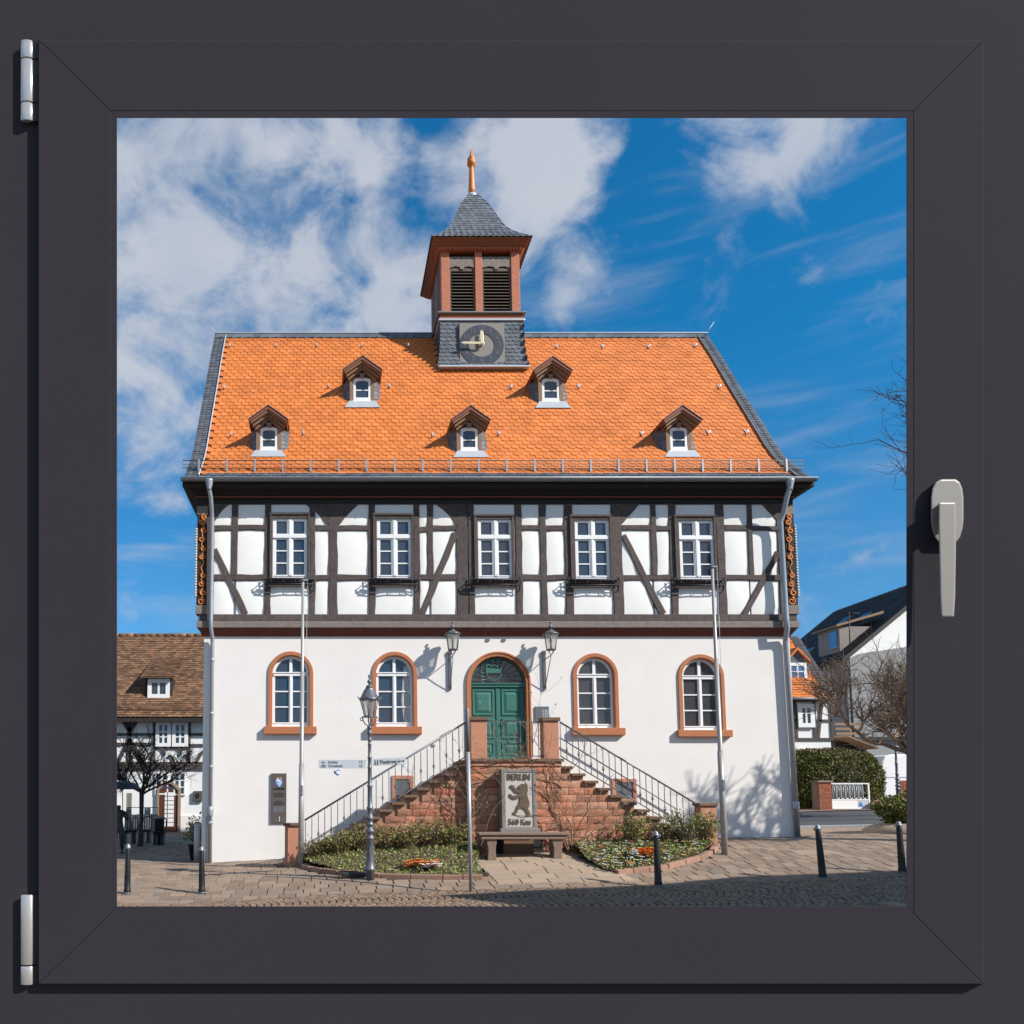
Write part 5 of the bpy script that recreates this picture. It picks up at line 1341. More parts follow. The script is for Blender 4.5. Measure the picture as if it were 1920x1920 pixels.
SHR = [ # px, py(base), radius, height, label
    (600,1612,.42,.34,'low green shrub right beside the left stone gate pillar'),
    (640,1606,.48,.50,'green shrub just left of the cast iron street lamp'),
    (676,1600,.38,.58,'tallest green shrub directly behind the street lamp'),
    (722,1606,.46,.55,'loose green shrub just right of the street lamp'),
    (768,1604,.48,.60,'bushy green shrub against the left stair wall'),
    (812,1603,.44,.62,'twiggy green shrub in the corner of the left flight'),
    (850,1606,.36,.50,'small green shrub behind the thin grey metal post'),
    (1192,1598,.42,.66,'upright leafy shrub left of the middle bollard'),
    (1246,1596,.46,.58,'half bare brown twiggy shrub behind the middle bollard'),
    (1286,1592,.52,.70,'spreading light green shrub before the right stair pillar'),
    (1326,1588,.42,.66,'light green shrub at the foot of the right flagpole')]
for i, (px, py, r, h, lb) in enumerate(SHR):
    y = -1.62 - r*.75 - .05; x = fx(px, py, y); mnd = moundL if px < 900 else moundR
    shrub(x, y, gz(x, y) + mnd(x, y), r, h, lb, 760 if i != 8 else 220, 'leaf_olive' if i < 7 else 'leaf', 'twig', .055, 64 if i != 8 else 84, 'shrubs in the flower beds')
def scatter(outline, n, cond=lambda x, y: True):
    xs = [p[0] for p in outline]; ys = [p[1] for p in outline]; out = []
    while len(out) < n:
        x, y = random.uniform(min(xs), max(xs)), random.uniform(min(ys), max(ys))
        if inpoly(x, y, outline) and cond(x, y): out.append((x, y))
    return out
for nm, ol, mnd in (('L', bedL, moundL), ('R', bedR, moundR)):
    pts = [(x, y, gz(x, y) + mnd(x, y) + random.uniform(-.01, .05)) for x, y in scatter(ol, 3900 if nm == 'L' else 3800, lambda x, y: y < -2.0 or random.random() < .35)]
    o = leaf_mesh(pts, .05).build('ground_cover', 'leaf', None, 'stuff', recalc=False)
    tag(o, 'low green ground cover leaves filling the %s' % ('bed behind the street lamp' if nm == 'L' else 'bed behind the middle bollard'), 'ground cover'); o['kind'] = 'stuff'
def flower(b, x, y, z, r, n=5):
    for k in range(n):
        a = 2*math.pi*k/n + random.random(); u = Vector((math.cos(a), math.sin(a), .35))*r; w = Vector((-math.sin(a), math.cos(a), 0))*r*.55; c = Vector((x, y, z))
        b.add([c, c + u*.6 + w, c + u*1.15, c + u*.6 - w], [(0,1,2,3)])
    b.ball((x, y, z+.003), r*.3, 5)
def flowers(name, m, spots, label, r=.028):
    b = MB()
    for x, y, z in spots: flower(b, x, y, z, r*random.uniform(.8, 1.25))
    o = b.build(name, m, None, 'stuff', recalc=False); tag(o, label, 'flowers'); o['kind'] = 'stuff'
def spots(ol, mnd, n, cond): return [(x, y, gz(x, y) + mnd(x, y) + .085) for x, y in scatter(ol, n, cond)]
def near(px, py, rx, ry):
    p = G(px, py, .1); return lambda x, y: ((x-p.x)/rx)**2 + ((y-p.y)/ry)**2 < 1
def clump(name, mm, px0, px1, py, n, mnd, label, jit=.05):
    b = MB()
    for k in range(n):
        p = G(lerp(px0, px1, random.random()), py + random.uniform(-3, 3), .12); flower(b, p.x, p.y, gz(p.x, p.y) + mnd(p.x, p.y) + random.uniform(.08, .16), .050*random.uniform(.8, 1.2), 6)
    o = b.build(name, mm, None, 'stuff', recalc=False); tag(o, label, 'flowers'); o['kind'] = 'stuff'
clump('pansies', 'petal_orange', 760, 822, 1624, 90, moundL, 'clump of orange pansies in the left flower bed')
clump('pansies', 'petal_white', 790, 828, 1627, 26, moundL, 'few white pansies beside the orange clump in the left bed')
clump('pansies', 'petal_orange', 1196, 1228, 1606, 64, moundR, 'clump of orange red pansies just left of the middle bollard')
clump('pansies', 'petal_white', 1184, 1196, 1607, 22, moundR, 'small clump of white pansies next to the orange red ones')
flowers('daisies', 'petal_white', spots(bedL, moundL, 40, lambda x, y: y < -2.5), 'scattered white daisies in the left flower bed', .022)
flowers('daisies', 'petal_white', spots(bedR, moundR, 170, lambda x, y: y < -2.2), 'scattered white daisies in the right flower bed', .034)
flowers('primroses', 'petal_orange', spots(bedR, moundR, 40, lambda x, y: y < -2.2), 'scattered orange primroses in the right flower bed', .040)
# climbing shrubs, leafless, on the stair wall
def climber(label, stems, seed, leaves=0, twm='twig'):
    rnd = random.Random(seed); b = MB(); lp = []; bx = None
    def grow(p, d, L_, r, depth):
        pts = [Vector(p)]; d = Vector(d).normalized(); n_ = max(4, int(L_/.10))
        for i in range(n_):
            d = (d + Vector((rnd.gauss(0, .16), rnd.gauss(0, .08), rnd.gauss(.02, .14)))).normalized(); q = pts[-1] + d*(L_/n_)
            lim = (YCB if XL_-.02 < q.x < XR_+.02 else YF_) - .03
            if q.z < ZL + .1 and q.y > lim: q.y = lim - rnd.random()*.05
            q.y = max(q.y, lim - .30); pts.append(q)
        b.tube(pts, [lerp(r, r*.45, i/n_) for i in range(n_+1)], 5 if r > .008 else 4, cap=False)
        if depth > 0:
            for _ in range(rnd.randint(2, 4)):
                i = rnd.randint(1, n_-1); s_ = rnd.choice((-1, 1)); grow(pts[i], d + Vector((s_*rnd.uniform(.5, 1.2), -.1, rnd.uniform(-.3, .6))), L_*rnd.uniform(.35, .6), r*.55, depth-1)
        else:
            for _ in range(leaves): lp.append(rnd.choice(pts) + Vector((rnd.gauss(0, .02), -.02, rnd.gauss(0, .02))))
    x0 = stems[0][0][0]
    root = thing('climbing_shrub', label, 'climbing shrub', (x0, stems[0][0][1], gz(x0, stems[0][0][1])), 'leafless climbers on the stair wall')
    for (p, d, L_, r) in stems: grow(p, d, L_, r, 2)
    b.build('branches', twm, root, recalc=False)
    if lp: leaf_mesh(lp, .045).build('leaves', 'leaf', root, 'stuff', recalc=False)
def cs(px, py, Y): x = fx(px, py, Y); return (x, Y, gz(x, Y))
climber('bare climbing rose on the stair wall left of the carved stele', [(cs(868,1600,-1.9), (-.25,0,1), 1.5, .015), (cs(885,1600,-1.95), (.05,0,1), 2.0, .014), (cs(893,1600,-1.95), (.2,0,1), 2.1, .012), (cs(800,1600,-1.75), (.05,0,1), 1.1, .011), (cs(875,1600,-1.95), (.6,0,.9), 1.5, .012), (cs(860,1600,-1.8), (-.5,0,1), 1.3, .012)], 4, 3)
climber('bare climbing rose on the wall right of the carved stele', [(cs(1075,1600,-1.95), (-.12,0,1), 2.1, .016), (cs(1068,1600,-2.0), (-.45,0,1), 1.9, .012), (cs(1086,1600,-1.85), (.10,0,1), 1.9, .012), (cs(1072,1600,-1.95), (-.75,0,.9), 1.6, .013), (cs(1078,1600,-1.95), (.3,0,1), 1.6, .012), (cs(1066,1600,-2.0), (-.2,0,1), 1.9, .012), (cs(1080,1600,-1.95), (-.55,0,1), 1.8, .013)], 9, 3)
climber('thin climbing rose straggling along the balcony railing below the green door', [((XR_-.1, YCB-.05, ZL-.1), (-1,0,.25), 1.9, .010), ((XL_+.3, YCB-.05, ZL-.15), (1,0,.45), 1.2, .009), ((XR_+.1, YCB-.1, ZL-.35), (.5,0,.9), 1.1, .009), ((XR_+.2, YCB-.1, ZL-.5), (-1,0,.5), 1.9, .013), ((XL_+.1, YCB-.08, ZL-.5), (.9,0,.6), 1.5, .012)], 12, 2)
# ================================================================== things on the facade
def lantern(root, c, r0, r1, zb, zt, m, sides=6, hat=1.16, hat_h=.16, fin=True):
    """glazed lantern body from zb (radius r0) to zt (radius r1) with a hat and finial"""
    x, y = c
    fr = MB(); P = lambda r, z, k: (x + r*math.cos(2*math.pi*k/sides + .26), y + r*math.sin(2*math.pi*k/sides + .26), z)
    for k in range(sides):
        fr.tube([P(r0, zb, k), P(r1, zt, k)], .010, 5); fr.tube([P(r0, zb, k), P(r0, zb, k+1)], .013, 5); fr.tube([P(r1, zt, k), P(r1, zt, k+1)], .013, 5)
    fr.build('lantern_frame', m, root)
    for k in range(sides): MB().add([P(r0*.98, zb, k), P(r0*.98, zb, k+1), P(r1*.98, zt, k+1), P(r1*.98, zt, k)], [(0,1,2,3)]).build('lantern_glass', 'lampglass', root, recalc=False)
    b = MB().lathe([(r1*hat, zt-.012), (r1*hat*1.02, zt+.008), (r1*.95, zt+.03), (r1*.60, zt+hat_h*.62), (r1*.34, zt+hat_h*.85), (r1*.40, zt+hat_h*.88), (r1*.26, zt+hat_h)], (x, y, 0), sides*2 if sides > 4 else 12)
    if fin: b.lathe([(.02, zt+hat_h), (.016, zt+hat_h+.03), (.042, zt+hat_h+.055), (.045, zt+hat_h+.08), (.016, zt+hat_h+.11), (.012, zt+hat_h+.14), (.026, zt+hat_h+.16), (.026, zt+hat_h+.185), (.004, zt+hat_h+.21)], (x, y, 0), 10)
    b.build('lantern_hat', m, root)
    MB().lathe([(r0*.9, zb-.02), (r0*.95, zb), (r0*.5, zb+.012)], (x, y, 0), 10).build('lantern_base', m, root)
    MB().lathe([(.018, zb), (.018, lerp(zb, zt, .45)), (.03, lerp(zb, zt, .5)), (.028, lerp(zb, zt, .85)), (.012, lerp(zb, zt, .9))], (x, y, 0), 8).build('bulb', 'iron', root)
def wall_lantern(pb, ptop, label, dx):
    YLN = -.36; xb = fx(pb, 1250, -.02)
    root = thing('wall_lantern', label, 'wall lantern', (xb, 0, fz(1255, 0)), 'lanterns beside the door')
    xt_ = fx(ptop, 1205, YLN)
    MB().box(xb-.035, xb+.035, -.05, -.002, fz(1293, -.03), fz(1221.5, -.03)).build('wall_bar', 'lamp_grey', root, bevel=.006)
    MB().box(xb-.042, xb+.042, -.06, -.001, fz(1227, -.03), fz(1220, -.03)).build('bar_cap', 'lamp_grey', root, bevel=.008)
    zt = fz(1189, YLN); zb = fz(1218, YLN); zj = fz(1228.5, YLN)
    a = MB().tube([(xb, -.04, fz(1237, -.03)), (xt_, YLN, zj)], .012, 6).tube([(xb, -.04, fz(1291, -.03)), (lerp(xb, xt_, .5), YLN*.6, fz(1258, -.2)), (xt_, YLN, zj)], .010, 6)
    for k in range(4):
        q = k*math.pi/2 + .4; a.tube([(xt_, YLN, zj), (xt_+.06*math.cos(q), YLN+.06*math.sin(q), lerp(zj, zb, .5)), (xt_+.085*math.cos(q), YLN+.085*math.sin(q), zb)], .008, 5)
    a.build('bracket', 'lamp_grey', root)
    lantern(root, (xt_, YLN), .115, .165, zb, zt, 'lamp_grey', 6, 1.12, .105)
    return root
wall_lantern(843.5, 849, 'grey wall lantern left of the green door, beside the second arched window', 1)
wall_lantern(1020.5, 1033, 'grey wall lantern right of the green door, above the metal doorbell panel', 1)
# door bell panel
p = U(1016.5, 1338, -.02); bp = thing('doorbell_panel', 'flat grey metal doorbell panel on the wall right of the green door', 'intercom', (p.x, 0, p.z))
x0, x1, z0, z1 = fx(1003.5, 1338, -.03), fx(1029.5, 1338, -.03), fz(1353, -.03), fz(1324.5, -.03)
MB().box(x0, x1, -.035, -.002, z0, z1).build('plate', 'plate_grey', bp, bevel=.005)
for k in range(5):
    zz = lerp(z1, z0, .28 + .1*k); MB().box(lerp(x0, x1, .54), lerp(x0, x1, .59), -.040, -.034, zz, zz+.018).build('button', 'white', bp)
    MB().box(lerp(x0, x1, .66), lerp(x0, x1, .92), -.038, -.034, zz, zz+.014).build('name_strip', 'sign', bp)
# registry office board
x0, x1, z0, z1 = fx(508.5, 1497, -.03), fx(537, 1497, -.03), fz(1543.5, -.03), fz(1450, -.03)
bd = thing('information_board', 'tall narrow brown board with a blue lion shield and STANDESAMT lettering on the white wall', 'sign board', ((x0+x1)/2, 0, z0))
MB().box(x0, x1, -.045, -.002, z0, z1).build('board', 'plate', bd, bevel=.006)
xm = (x0+x1)/2; w = (x1-x0); zz = lambda t: lerp(z1, z0, t)
shp = [(xm-.24*w, zz(.115)), (xm+.24*w, zz(.115)), (xm+.24*w, zz(.20)), (xm+.16*w, zz(.245)), (xm, zz(.27)), (xm-.16*w, zz(.245)), (xm-.24*w, zz(.20))]
sh = MB().prism(shp, -.052, -.044).build('shield', 'blue', bd)
for k, (t, a, b2) in enumerate(((.135,-.18,.12),(.158,-.20,.18),(.182,-.06,.20),(.206,-.14,.16),(.23,-.04,.14),(.25,-.02,.08))):
    MB().prism([(xm+a*w, zz(t)), (xm+b2*w, zz(t-.005)), (xm+(b2+.02)*w, zz(t+.008)), (xm+(a+.03)*w, zz(t+.013))], -.056, -.051).build('lion_stripe', 'white', sh)
MB().prism([(xm-.16*w, zz(.12)), (xm+.02*w, zz(.115)), (xm+.06*w, zz(.145)), (xm-.02*w, zz(.16))], -.0565, -.0515).build('lion_head', 'white', sh)
for k in range(5): MB().prism([(xm+(-.22+.1*k)*w, zz(.108)), (xm+(-.14+.1*k)*w, zz(.108)), (xm+(-.13+.1*k)*w, zz(.078)), (xm+(-.18+.1*k)*w, zz(.092)), (xm+(-.23+.1*k)*w, zz(.078))], -.05, -.044).build('crown_point', 'gold' if k % 2 else 'red', sh)
text('lettering', 'STANDESAMT', .062, (xm, -.047, zz(.315)), 'dark', bd, .003, sx=.72, bold=.001)
for t, a in ((.405,.36),(.435,.38),(.462,.28),(.565,.22),(.595,.38),(.622,.36)): MB().box(xm-a*w, xm+a*w, -.048, -.044, zz(t)-.007, zz(t)+.007).build('text_line', 'dark', bd)
MB().box(xm-.38*w, xm+.38*w, -.050, -.044, zz(.79), zz(.67)).build('glass_label', 'plate_grey', bd)
for k in range(3):
    MB().box(xm+.02*w, xm+.08*w, -.052, -.044, zz(.88+.033*k)-.012, zz(.88+.033*k)+.012).build('button', 'white', bd)
    MB().box(xm+.16*w, xm+.36*w, -.049, -.044, zz(.88+.033*k)-.012, zz(.88+.033*k)+.010).build('name_strip', 'plate_grey', bd)
MB().tube([(xm-.2*w, -.047, zz(.93)), (xm-.2*w, -.049, zz(.93))], .06*w, 12).build('speaker', 'gutter', bd)
# ================================================================== poles, lamp, signs, bollards
def flagpole(pxb, pyb, pxt, pyt, Y, label, lean=0):
    xb = fx(pxb, pyb, Y); zb = gz(xb, Y); xt_ = fx(pxt, pyt, Y); zt = fz(pyt, Y)
    root = thing('flagpole', label, 'flagpole', (xb, Y, zb), 'flagpoles before the facade')
    zs = lerp(zb, zt, .36); q = lambda t: (lerp(xb, xt_, t), Y, lerp(zb-.05, zt-.04, t))
    MB().tube([q(0), q(.20), q(.36)], [.062, .060, .058], 14).build('lower_tube', 'pole', root)
    MB().tube([q(.36), q(.362), q(.68)], [.050, .046, .044], 14).build('middle_tube', 'pole', root)
    MB().tube([q(.68), q(.682), q(1.0)], [.040, .036, .030], 12).build('upper_tube', 'pole', root)
    t_ = q(1.0); MB().tube([(t_[0]-.09, Y, t_[2]+.02), (t_[0]+.11, Y, t_[2]+.05)], .016, 8).lathe([(.034, 0), (.05, .03), (.05, .05), (.02, .06)], t_, 12).build('truck', 'gutter', root)
    MB().tube([(t_[0]+.10, Y-.01, t_[2]+.04), (q(.45)[0]+.07, Y-.02, q(.45)[2])], .004, 4).build('rope', 'zinc', root)
    h = q(.27 if pxb < 700 else .245); MB().box(h[0]-.025, h[0]+.035, Y-.085, Y-.05, h[2]-.11, h[2]+.11).build('cleat', 'gutter', root, bevel=.01)
    return root
flagpole(564, 1634, 568, 1088, -1.95, 'bare metal flagpole before the left stone gate pillar')
flagpole(1359, 1597, 1335, 1063, -2.60, 'bare metal flagpole right of the stairs, before the last arched window')
# cast iron lamp post (lathe outline in photo units, then metres)
def street_lamp(x, y, z, k, label, group):
    root = thing('street_lamp', label, 'street lamp', (x, y, z), group)
    pr = [(38,1870),(38,1792),(47,1788),(52,1778),(44,1768),(37,1700),(33,1515),(40,1508),(40,1496),(30,1488),(27,1462),(40,1452),(44,1440),(40,1428),(27,1418),(24,1396),(36,1386),(38,1378),(28,1366),(24,1345),(36,1336),(38,1322),(30,1306),(25,1300),(23,1248),(31,1240),(31,1228),(23,1218),(21,1050),(26,1042),(26,1030),(20,1022),(18,880),(22,874),(22,866),(18,860),(17,790),(22,784),(22,776),(16,770),(15.5,670),(19,664),(19,656),(15,650),(15,628),(19,622),(19,614),(15,608),(14.5,575),(22,566),(24,552),(17,540),(15,528),(22,515),(23,500),(14,492)]
    MB().lathe([(r*k*.98, (1872 - py)*k) for r, py in pr], (x, y, z), 18).build('post', 'lamp_grey', root)
    MB().box(x-.018, x+.018, y-37*k*1.0, y-30*k*.9, z+(1870-1740)*k, z+(1870-1575)*k).build('inspection_door', 'lamp_grey', root, bevel=.004)
    zz = lambda py: z + (1872 - py)*k
    b = MB()
    for q in range(4):
        a = q*math.pi/2 + .1; c_, s_ = math.cos(a), math.sin(a)
        b.tube([(x+14*k*c_, y+14*k*s_, zz(492)), (x+40*k*c_, y+40*k*s_, zz(475)), (x+58*k*c_, y+58*k*s_, zz(446)), (x+66*k*c_, y+66*k*s_, zz(412))], .011, 6)
        b.tube([(x+(72+14*math.cos(t))*k*c_, y+(72+14*math.cos(t))*k*s_, zz(432)+14*k*math.sin(t)) for t in [i*.7 for i in range(10)]], .008, 5)
    b.lathe([(66*k, zz(414)-z), (70*k, zz(411)-z), (66*k, zz(406)-z)], (x, y, z), 24)
    b.build('lantern_cradle', 'lamp_grey', root)
    lantern(root, (x, y), 47*k, 88*k, zz(404), zz(252), 'lamp_grey', 6, 1.06, (252-120)*k)
    hb = MB()
    for q in range(6):
        a = 2*math.pi*q/6 + .26; c_, s_ = math.cos(a), math.sin(a); r_ = 92*k
        hb.tube([(x+r_*c_, y+r_*s_, zz(250)), (x+(r_+14*k)*c_, y+(r_+14*k)*s_, zz(238)), (x+(r_+24*k)*c_, y+(r_+24*k)*s_, zz(216))], [.016, .012, .003], 5)
    hb.build('hat_horns', 'lamp_grey', root)
    c_ = MB()
    for q in range(5): c_.lathe([(.045, 0), (.05, .008), (.045, .016)], (x, y, zz(330)+.028*q), 12)
    c_.build('gas_mantle', 'zinc', root)
    return root
YLP = -3.72; xl_ = fx(694, 1600, YLP); zl_ = gz(xl_, YLP)
pyl, pyt_ = PP(xl_, YLP, zl_)[1], 1273
kk = (fz(1273, YLP) - zl_)/(1872 - 62)
street_lamp(xl_, YLP, zl_, kk, 'tall grey cast iron street lamp with glass lantern, carrying two direction signs', None)
def signboard(px0, px1, py0, py1, Y, skew, name, label, build):
    x0, x1 = fx(px0, (py0+py1)/2, Y), fx(px1, (py0+py1)/2, Y); z0, z1 = fz(py1, Y), fz(py0, Y)
    root = thing(name, label, 'direction sign', ((x0+x1)/2, Y, z0), 'direction signs on the lamp post')
    sk = lambda x: skew*(x - x0)/(x1 - x0)
    MB().hexa([(x0, Y, z0+sk(x0)), (x1, Y, z0+sk(x1)), (x1, Y+.025, z0+sk(x1)), (x0, Y+.025, z0+sk(x0)), (x0, Y, z1+sk(x0)), (x1, Y, z1+sk(x1)), (x1, Y+.025, z1+sk(x1)), (x0, Y+.025, z1+sk(x0))]).build('sign_board', 'sign', root, bevel=.003)
    build(root, x0, x1, z0, z1, sk)
    return root
def arrow(root, x, y, z, L_, s_, m, th=.011):
    b = MB().box(min(x, x+L_), max(x, x+L_), y-.003, y, z-th/2, z+th/2); e = x + L_; d = -1 if L_ > 0 else 1
    b.prism([(e, z), (e+d*s_, z+s_), (e+d*s_*1.35, z+s_), (e+d*s_*.45, z), (e+d*s_*1.35, z-s_), (e+d*s_, z-s_)], y-.0035, y-.0005); b.build('arrow', m, root)
def left_sign(root, x0, x1, z0, z1, sk):
    h = z1-z0; Y = YLP - .002
    arrow(root, x0+.13, Y, z0+h*.70, -.07, .026, 'sign_green')
    text('lettering', 'Karben', h*.46, (x0+.185, Y, z0+h*.72), 'sign_text', root, .002, align='LEFT', sx=.82)
    text('lettering', 'Dortelweil', h*.46, (x0+.185, Y, z0+h*.27), 'sign_text', root, .002, align='LEFT', sx=.82)
    text('lettering', '7,5', h*.42, (x1-.13, Y, z0+h*.72), 'sign_text', root, .002, align='LEFT', sx=.8)
    text('lettering', '4,5', h*.42, (x1-.13, Y, z0+h*.27), 'sign_text', root, .002, align='LEFT', sx=.8)
    b = MB()
    for cx_ in (x0+.065, x0+.115): b.tube([(cx_ + .02*math.cos(i*.7), Y-.002, z0+h*.23 + .02*math.sin(i*.7)) for i in range(10)], .0028, 4)
    b.tube([(x0+.065, Y-.002, z0+h*.23), (x0+.08, Y-.002, z0+h*.42), (x0+.105, Y-.002, z0+h*.42), (x0+.115, Y-.002, z0+h*.23)], .0028, 4); b.build('bicycle_icon', 'sign_text', root)
sgl = signboard(597.5, 686, 1424.5, 1440.5, YLP, 0, 'direction_sign', 'pale cycle route sign reading Karben and Dortelweil left of the lamp post', left_sign)
def right_sign(root, x0, x1, z0, z1, sk):
    h = z1-z0; Y = YLP - .002; r_ = (math.pi/2, -math.atan2(.03, x1-x0), 0)
    text('lettering', 'Wanderweg 6', h*.80, (lerp(x0, x1, .51), Y, z0+h*.48+.013), 'sign_text', root, .002, rot=r_, sx=.60, bold=.001)
    arrow(root, lerp(x0, x1, .80), Y, z0+h*.5+.024, .10, .018, 'sign_text', .012)
    b = MB()
    for cx_ in (x0+.05, x0+.095): b.ball((cx_, Y-.002, z0+h*.75), .009, 6).tube([(cx_, Y-.002, z0+h*.66), (cx_, Y-.002, z0+h*.42)], .007, 5).tube([(cx_, Y-.002, z0+h*.42), (cx_-.014, Y-.002, z0+h*.15)], .004, 4).tube([(cx_, Y-.002, z0+h*.42), (cx_+.014, Y-.002, z0+h*.15)], .004, 4)
    b.build('hiker_icon', 'sign_text', root)
signboard(699, 760.5, 1422.5, 1436, YLP, .030, 'direction_sign', 'smaller pale hiking sign reading Wanderweg 6 right of the lamp post', right_sign)
x0, x1, z0, z1 = fx(625.5, 1448, YLP), fx(640.5, 1448, YLP), fz(1454.5, YLP), fz(1441, YLP)
st = thing('route_plate', 'small white square plate with blue curl hanging under the cycle route sign', 'sign', ((x0+x1)/2, YLP, z0))
MB().box(x0, x1, YLP, YLP+.012, z0, z1).build('sign_board', 'white', st)
cx_, cz_ = lerp(x0, x1, .6), (z0+z1)/2
MB().tube([(cx_ + .046*math.cos(a), YLP-.002, cz_ + .046*math.sin(a)) for a in [.5 + i*.42 for i in range(12)]], [.004 + .0008*i for i in range(12)], 5).build('curl', 'blue', st)
MB().box(x0+.012, x0+.03, YLP-.003, YLP, cz_-.03, cz_+.03).build('mark', 'sign_text', st)
# in-ground floodlight behind the lamp foot
fxl, fyl = fx(660, 1640, -3.35), -3.40
fl = thing('floodlight', 'low black floodlight lying on the bed edge left of the street lamp', 'floodlight', (fxl, fyl, gz(fxl, fyl)))
MB().box(fxl-.20, fxl+.26, fyl-.16, fyl, gz(fxl, fyl)+.02, gz(fxl, fyl)+.10).build('housing', 'iron', fl, bevel=.02)
MB().tube([(fxl-.26, fyl-.08, gz(fxl, fyl)-.02), (fxl-.24, fyl-.08, gz(fxl, fyl)+.12), (fxl+.3, fyl-.08, gz(fxl, fyl)+.10), (fxl+.32, fyl-.08, gz(fxl, fyl)-.02)], .012, 6).build('bracket', 'iron', fl)
# thin bare post before the path
YPO = -5.02; xb = fx(883, 1668, YPO); xt_ = fx(876, 1327, YPO); zb = gz(xb, YPO); zt = fz(1327, YPO)
po = thing('metal_post', 'thin leaning grey metal post with dark top standing before the stone bench', 'post', (xb, YPO, zb))
q = lambda t: (lerp(xb, xt_, t), YPO, lerp(zb-.05, zt, t))
MB().tube([q(0), q(.76)], .033, 12).build('tube', 'alu', po); MB().tube([q(.761), q(.99), q(1.0)], [.0335, .0335, .02], 12).build('dark_sleeve', 'gutter', po)
# bollards
def bollard(x, y, h, label, eyes=True, lean=0.0):
    z = gz(x, y); root = thing('bollard', label, 'bollard', (x, y, z), 'black bollards along the kerb')
    MB().lathe([(.075, -.05), (.078, .015), (.066, .05), (.070, .07), (.060, .09), (.058, h*.3), (.044, h*.88), (.040, h*.90)], (x, y, z), 14).build('shaft', 'bollard', root)
    MB().lathe([(.041, h*.90), (.050, h*.91), (.052, h*.935), (.040, h*.95), (.040, h*.965), (.034, h*.985), (.016, h*1.0), (.002, h*1.005)], (x, y, z), 14).build('cap', 'bollard_top', root)
    if eyes:
        b = MB()
        for s_ in (-1, 1): b.tube([(x + s_*(.052 + .022*math.cos(a)), y, z + h*.93 - .012 + .022*math.sin(a)) for a in [i*.7 for i in range(10)]], .008, 5)
        b.build('chain_eye', 'bollard_top', root)
    MB().lathe([(.080, .012), (.084, .02), (.080, .028)], (x, y, z), 14).build('foot_ring', 'bollard_top', root)
    root.rotation_euler = (0, lean, 0)
    return root
for (px, py, Y, pt, lb, ey, ln) in (
    (238.5, 1671, -3.95, 1582, 'black bollard nearest the bronze statue and the benches', False, .0),
    (378.5, 1674, -3.95, 1587, 'black bollard before the left corner of the white hall', True, -.02),
    (1234.5, 1660, -4.85, 1558, 'black bollard before the right flower bed', True, -.015),
    (1543, 1645, -4.85, 1546, 'black leaning bollard right of the hall, before the asphalt street', True, -.055),
    (1692, 1632, -4.60, 1540, 'black bollard beside the dark green bush', True, -.02)):
    x = fx(px, py, Y); h = fz(pt, Y) - gz(x, Y); bollard(x, Y, h, lb, ey, ln)
x = fx(369, 1612, .35); sp = thing('steel_post', 'plain grey steel post at the left corner of the hall', 'post', (x, .35, gz(x, .35)))
MB().lathe([(.075, -.05), (.075, fz(1545, .35) - gz(x, .35)), (.06, fz(1544, .35) - gz(x, .35))], (x, .35, gz(x, .35)), 16).build('tube', 'alu', sp)
b = MB()
x_, y_ = fx(371, 1560, 1.1), 1.1; z_ = gz(x_, y_)
pt = thing('potted_shrub', 'dark shrub in a low pot peeking out behind the left hall corner', 'potted plant', (x_, y_, z_))
MB().lathe([(.17, 0), (.24, .38), (.26, .40), (.22, .40)], (x_, y_, z_), 16).build('pot', 'bollard', pt)
pts = [(x_ + random.gauss(0, .16), y_ + random.gauss(0, .16), z_ + .45 + abs(random.gauss(.22, .16))) for _ in range(700)]
leaf_mesh(pts, .08).build('foliage', 'hedge', pt, 'stuff', recalc=False)
# ================================================================== bare trees
def bare_tree(x, y, z, h_trunk, r_trunk, crown, label, seed, levels=4, bm='bark', tm='twig_dark', spread=1.0, up=.25, first=6, twig=.006, name='bare_tree', cat='tree', group=None, jit=.18, lens=(.95,.7,.55,.42)):
    rnd = random.Random(seed); root = thing(name, label, cat, (x, y, z), group); tb = MB(); b = MB()
    top = Vector((x + rnd.uniform(-.05, .05), y, z + h_trunk))
    tb.tube([(x, y, z-.1), (x, y, z+.1), (x + .02, y, z + h_trunk*.5), top], [r_trunk*1.35, r_trunk*1.1, r_trunk*.9, r_trunk], 10)
    tb.build('trunk', bm, root)
    def grow(p, d, L_, r, lv):
        n_ = 5 if lv > 1 else 4; pts = [p]; d = d.normalized()
        for i in range(n_):
            d = (d + Vector((rnd.gauss(0, jit), rnd.gauss(0, jit), rnd.gauss(up*.25, jit)))).normalized(); pts.append(pts[-1] + d*(L_/n_))
        b.tube(pts, [max(twig*.6, lerp(r, r*.55, i/n_)) for i in range(n_+1)], 6 if lv > 2 else (4 if lv > 1 else 3), cap=False)
        if lv > 0:
            m_ = rnd.randint(4, 6) if lv > 1 else rnd.randint(4, 7)
            for k in range(m_):
                i = rnd.randint(1, n_); a = Vector((rnd.gauss(0, 1), rnd.gauss(0, 1), rnd.gauss(up, .6))).normalized()
                grow(pts[i], d*.75 + a*.75*spread, L_*rnd.uniform(.5, .78), r*.55, lv-1)
    for k in range(first):
        a = 2*math.pi*k/first + rnd.uniform(-.3, .3); e = rnd.uniform(.25, .95)
        grow(top - Vector((0, 0, rnd.uniform(0, .12*h_trunk))), Vector((math.cos(a)*math.cos(e), math.sin(a)*math.cos(e), math.sin(e))), crown*rnd.uniform(.5, .72), r_trunk*.55, levels-1)
    b.build('branches', tm, root, 'stuff', recalc=False)
    return root
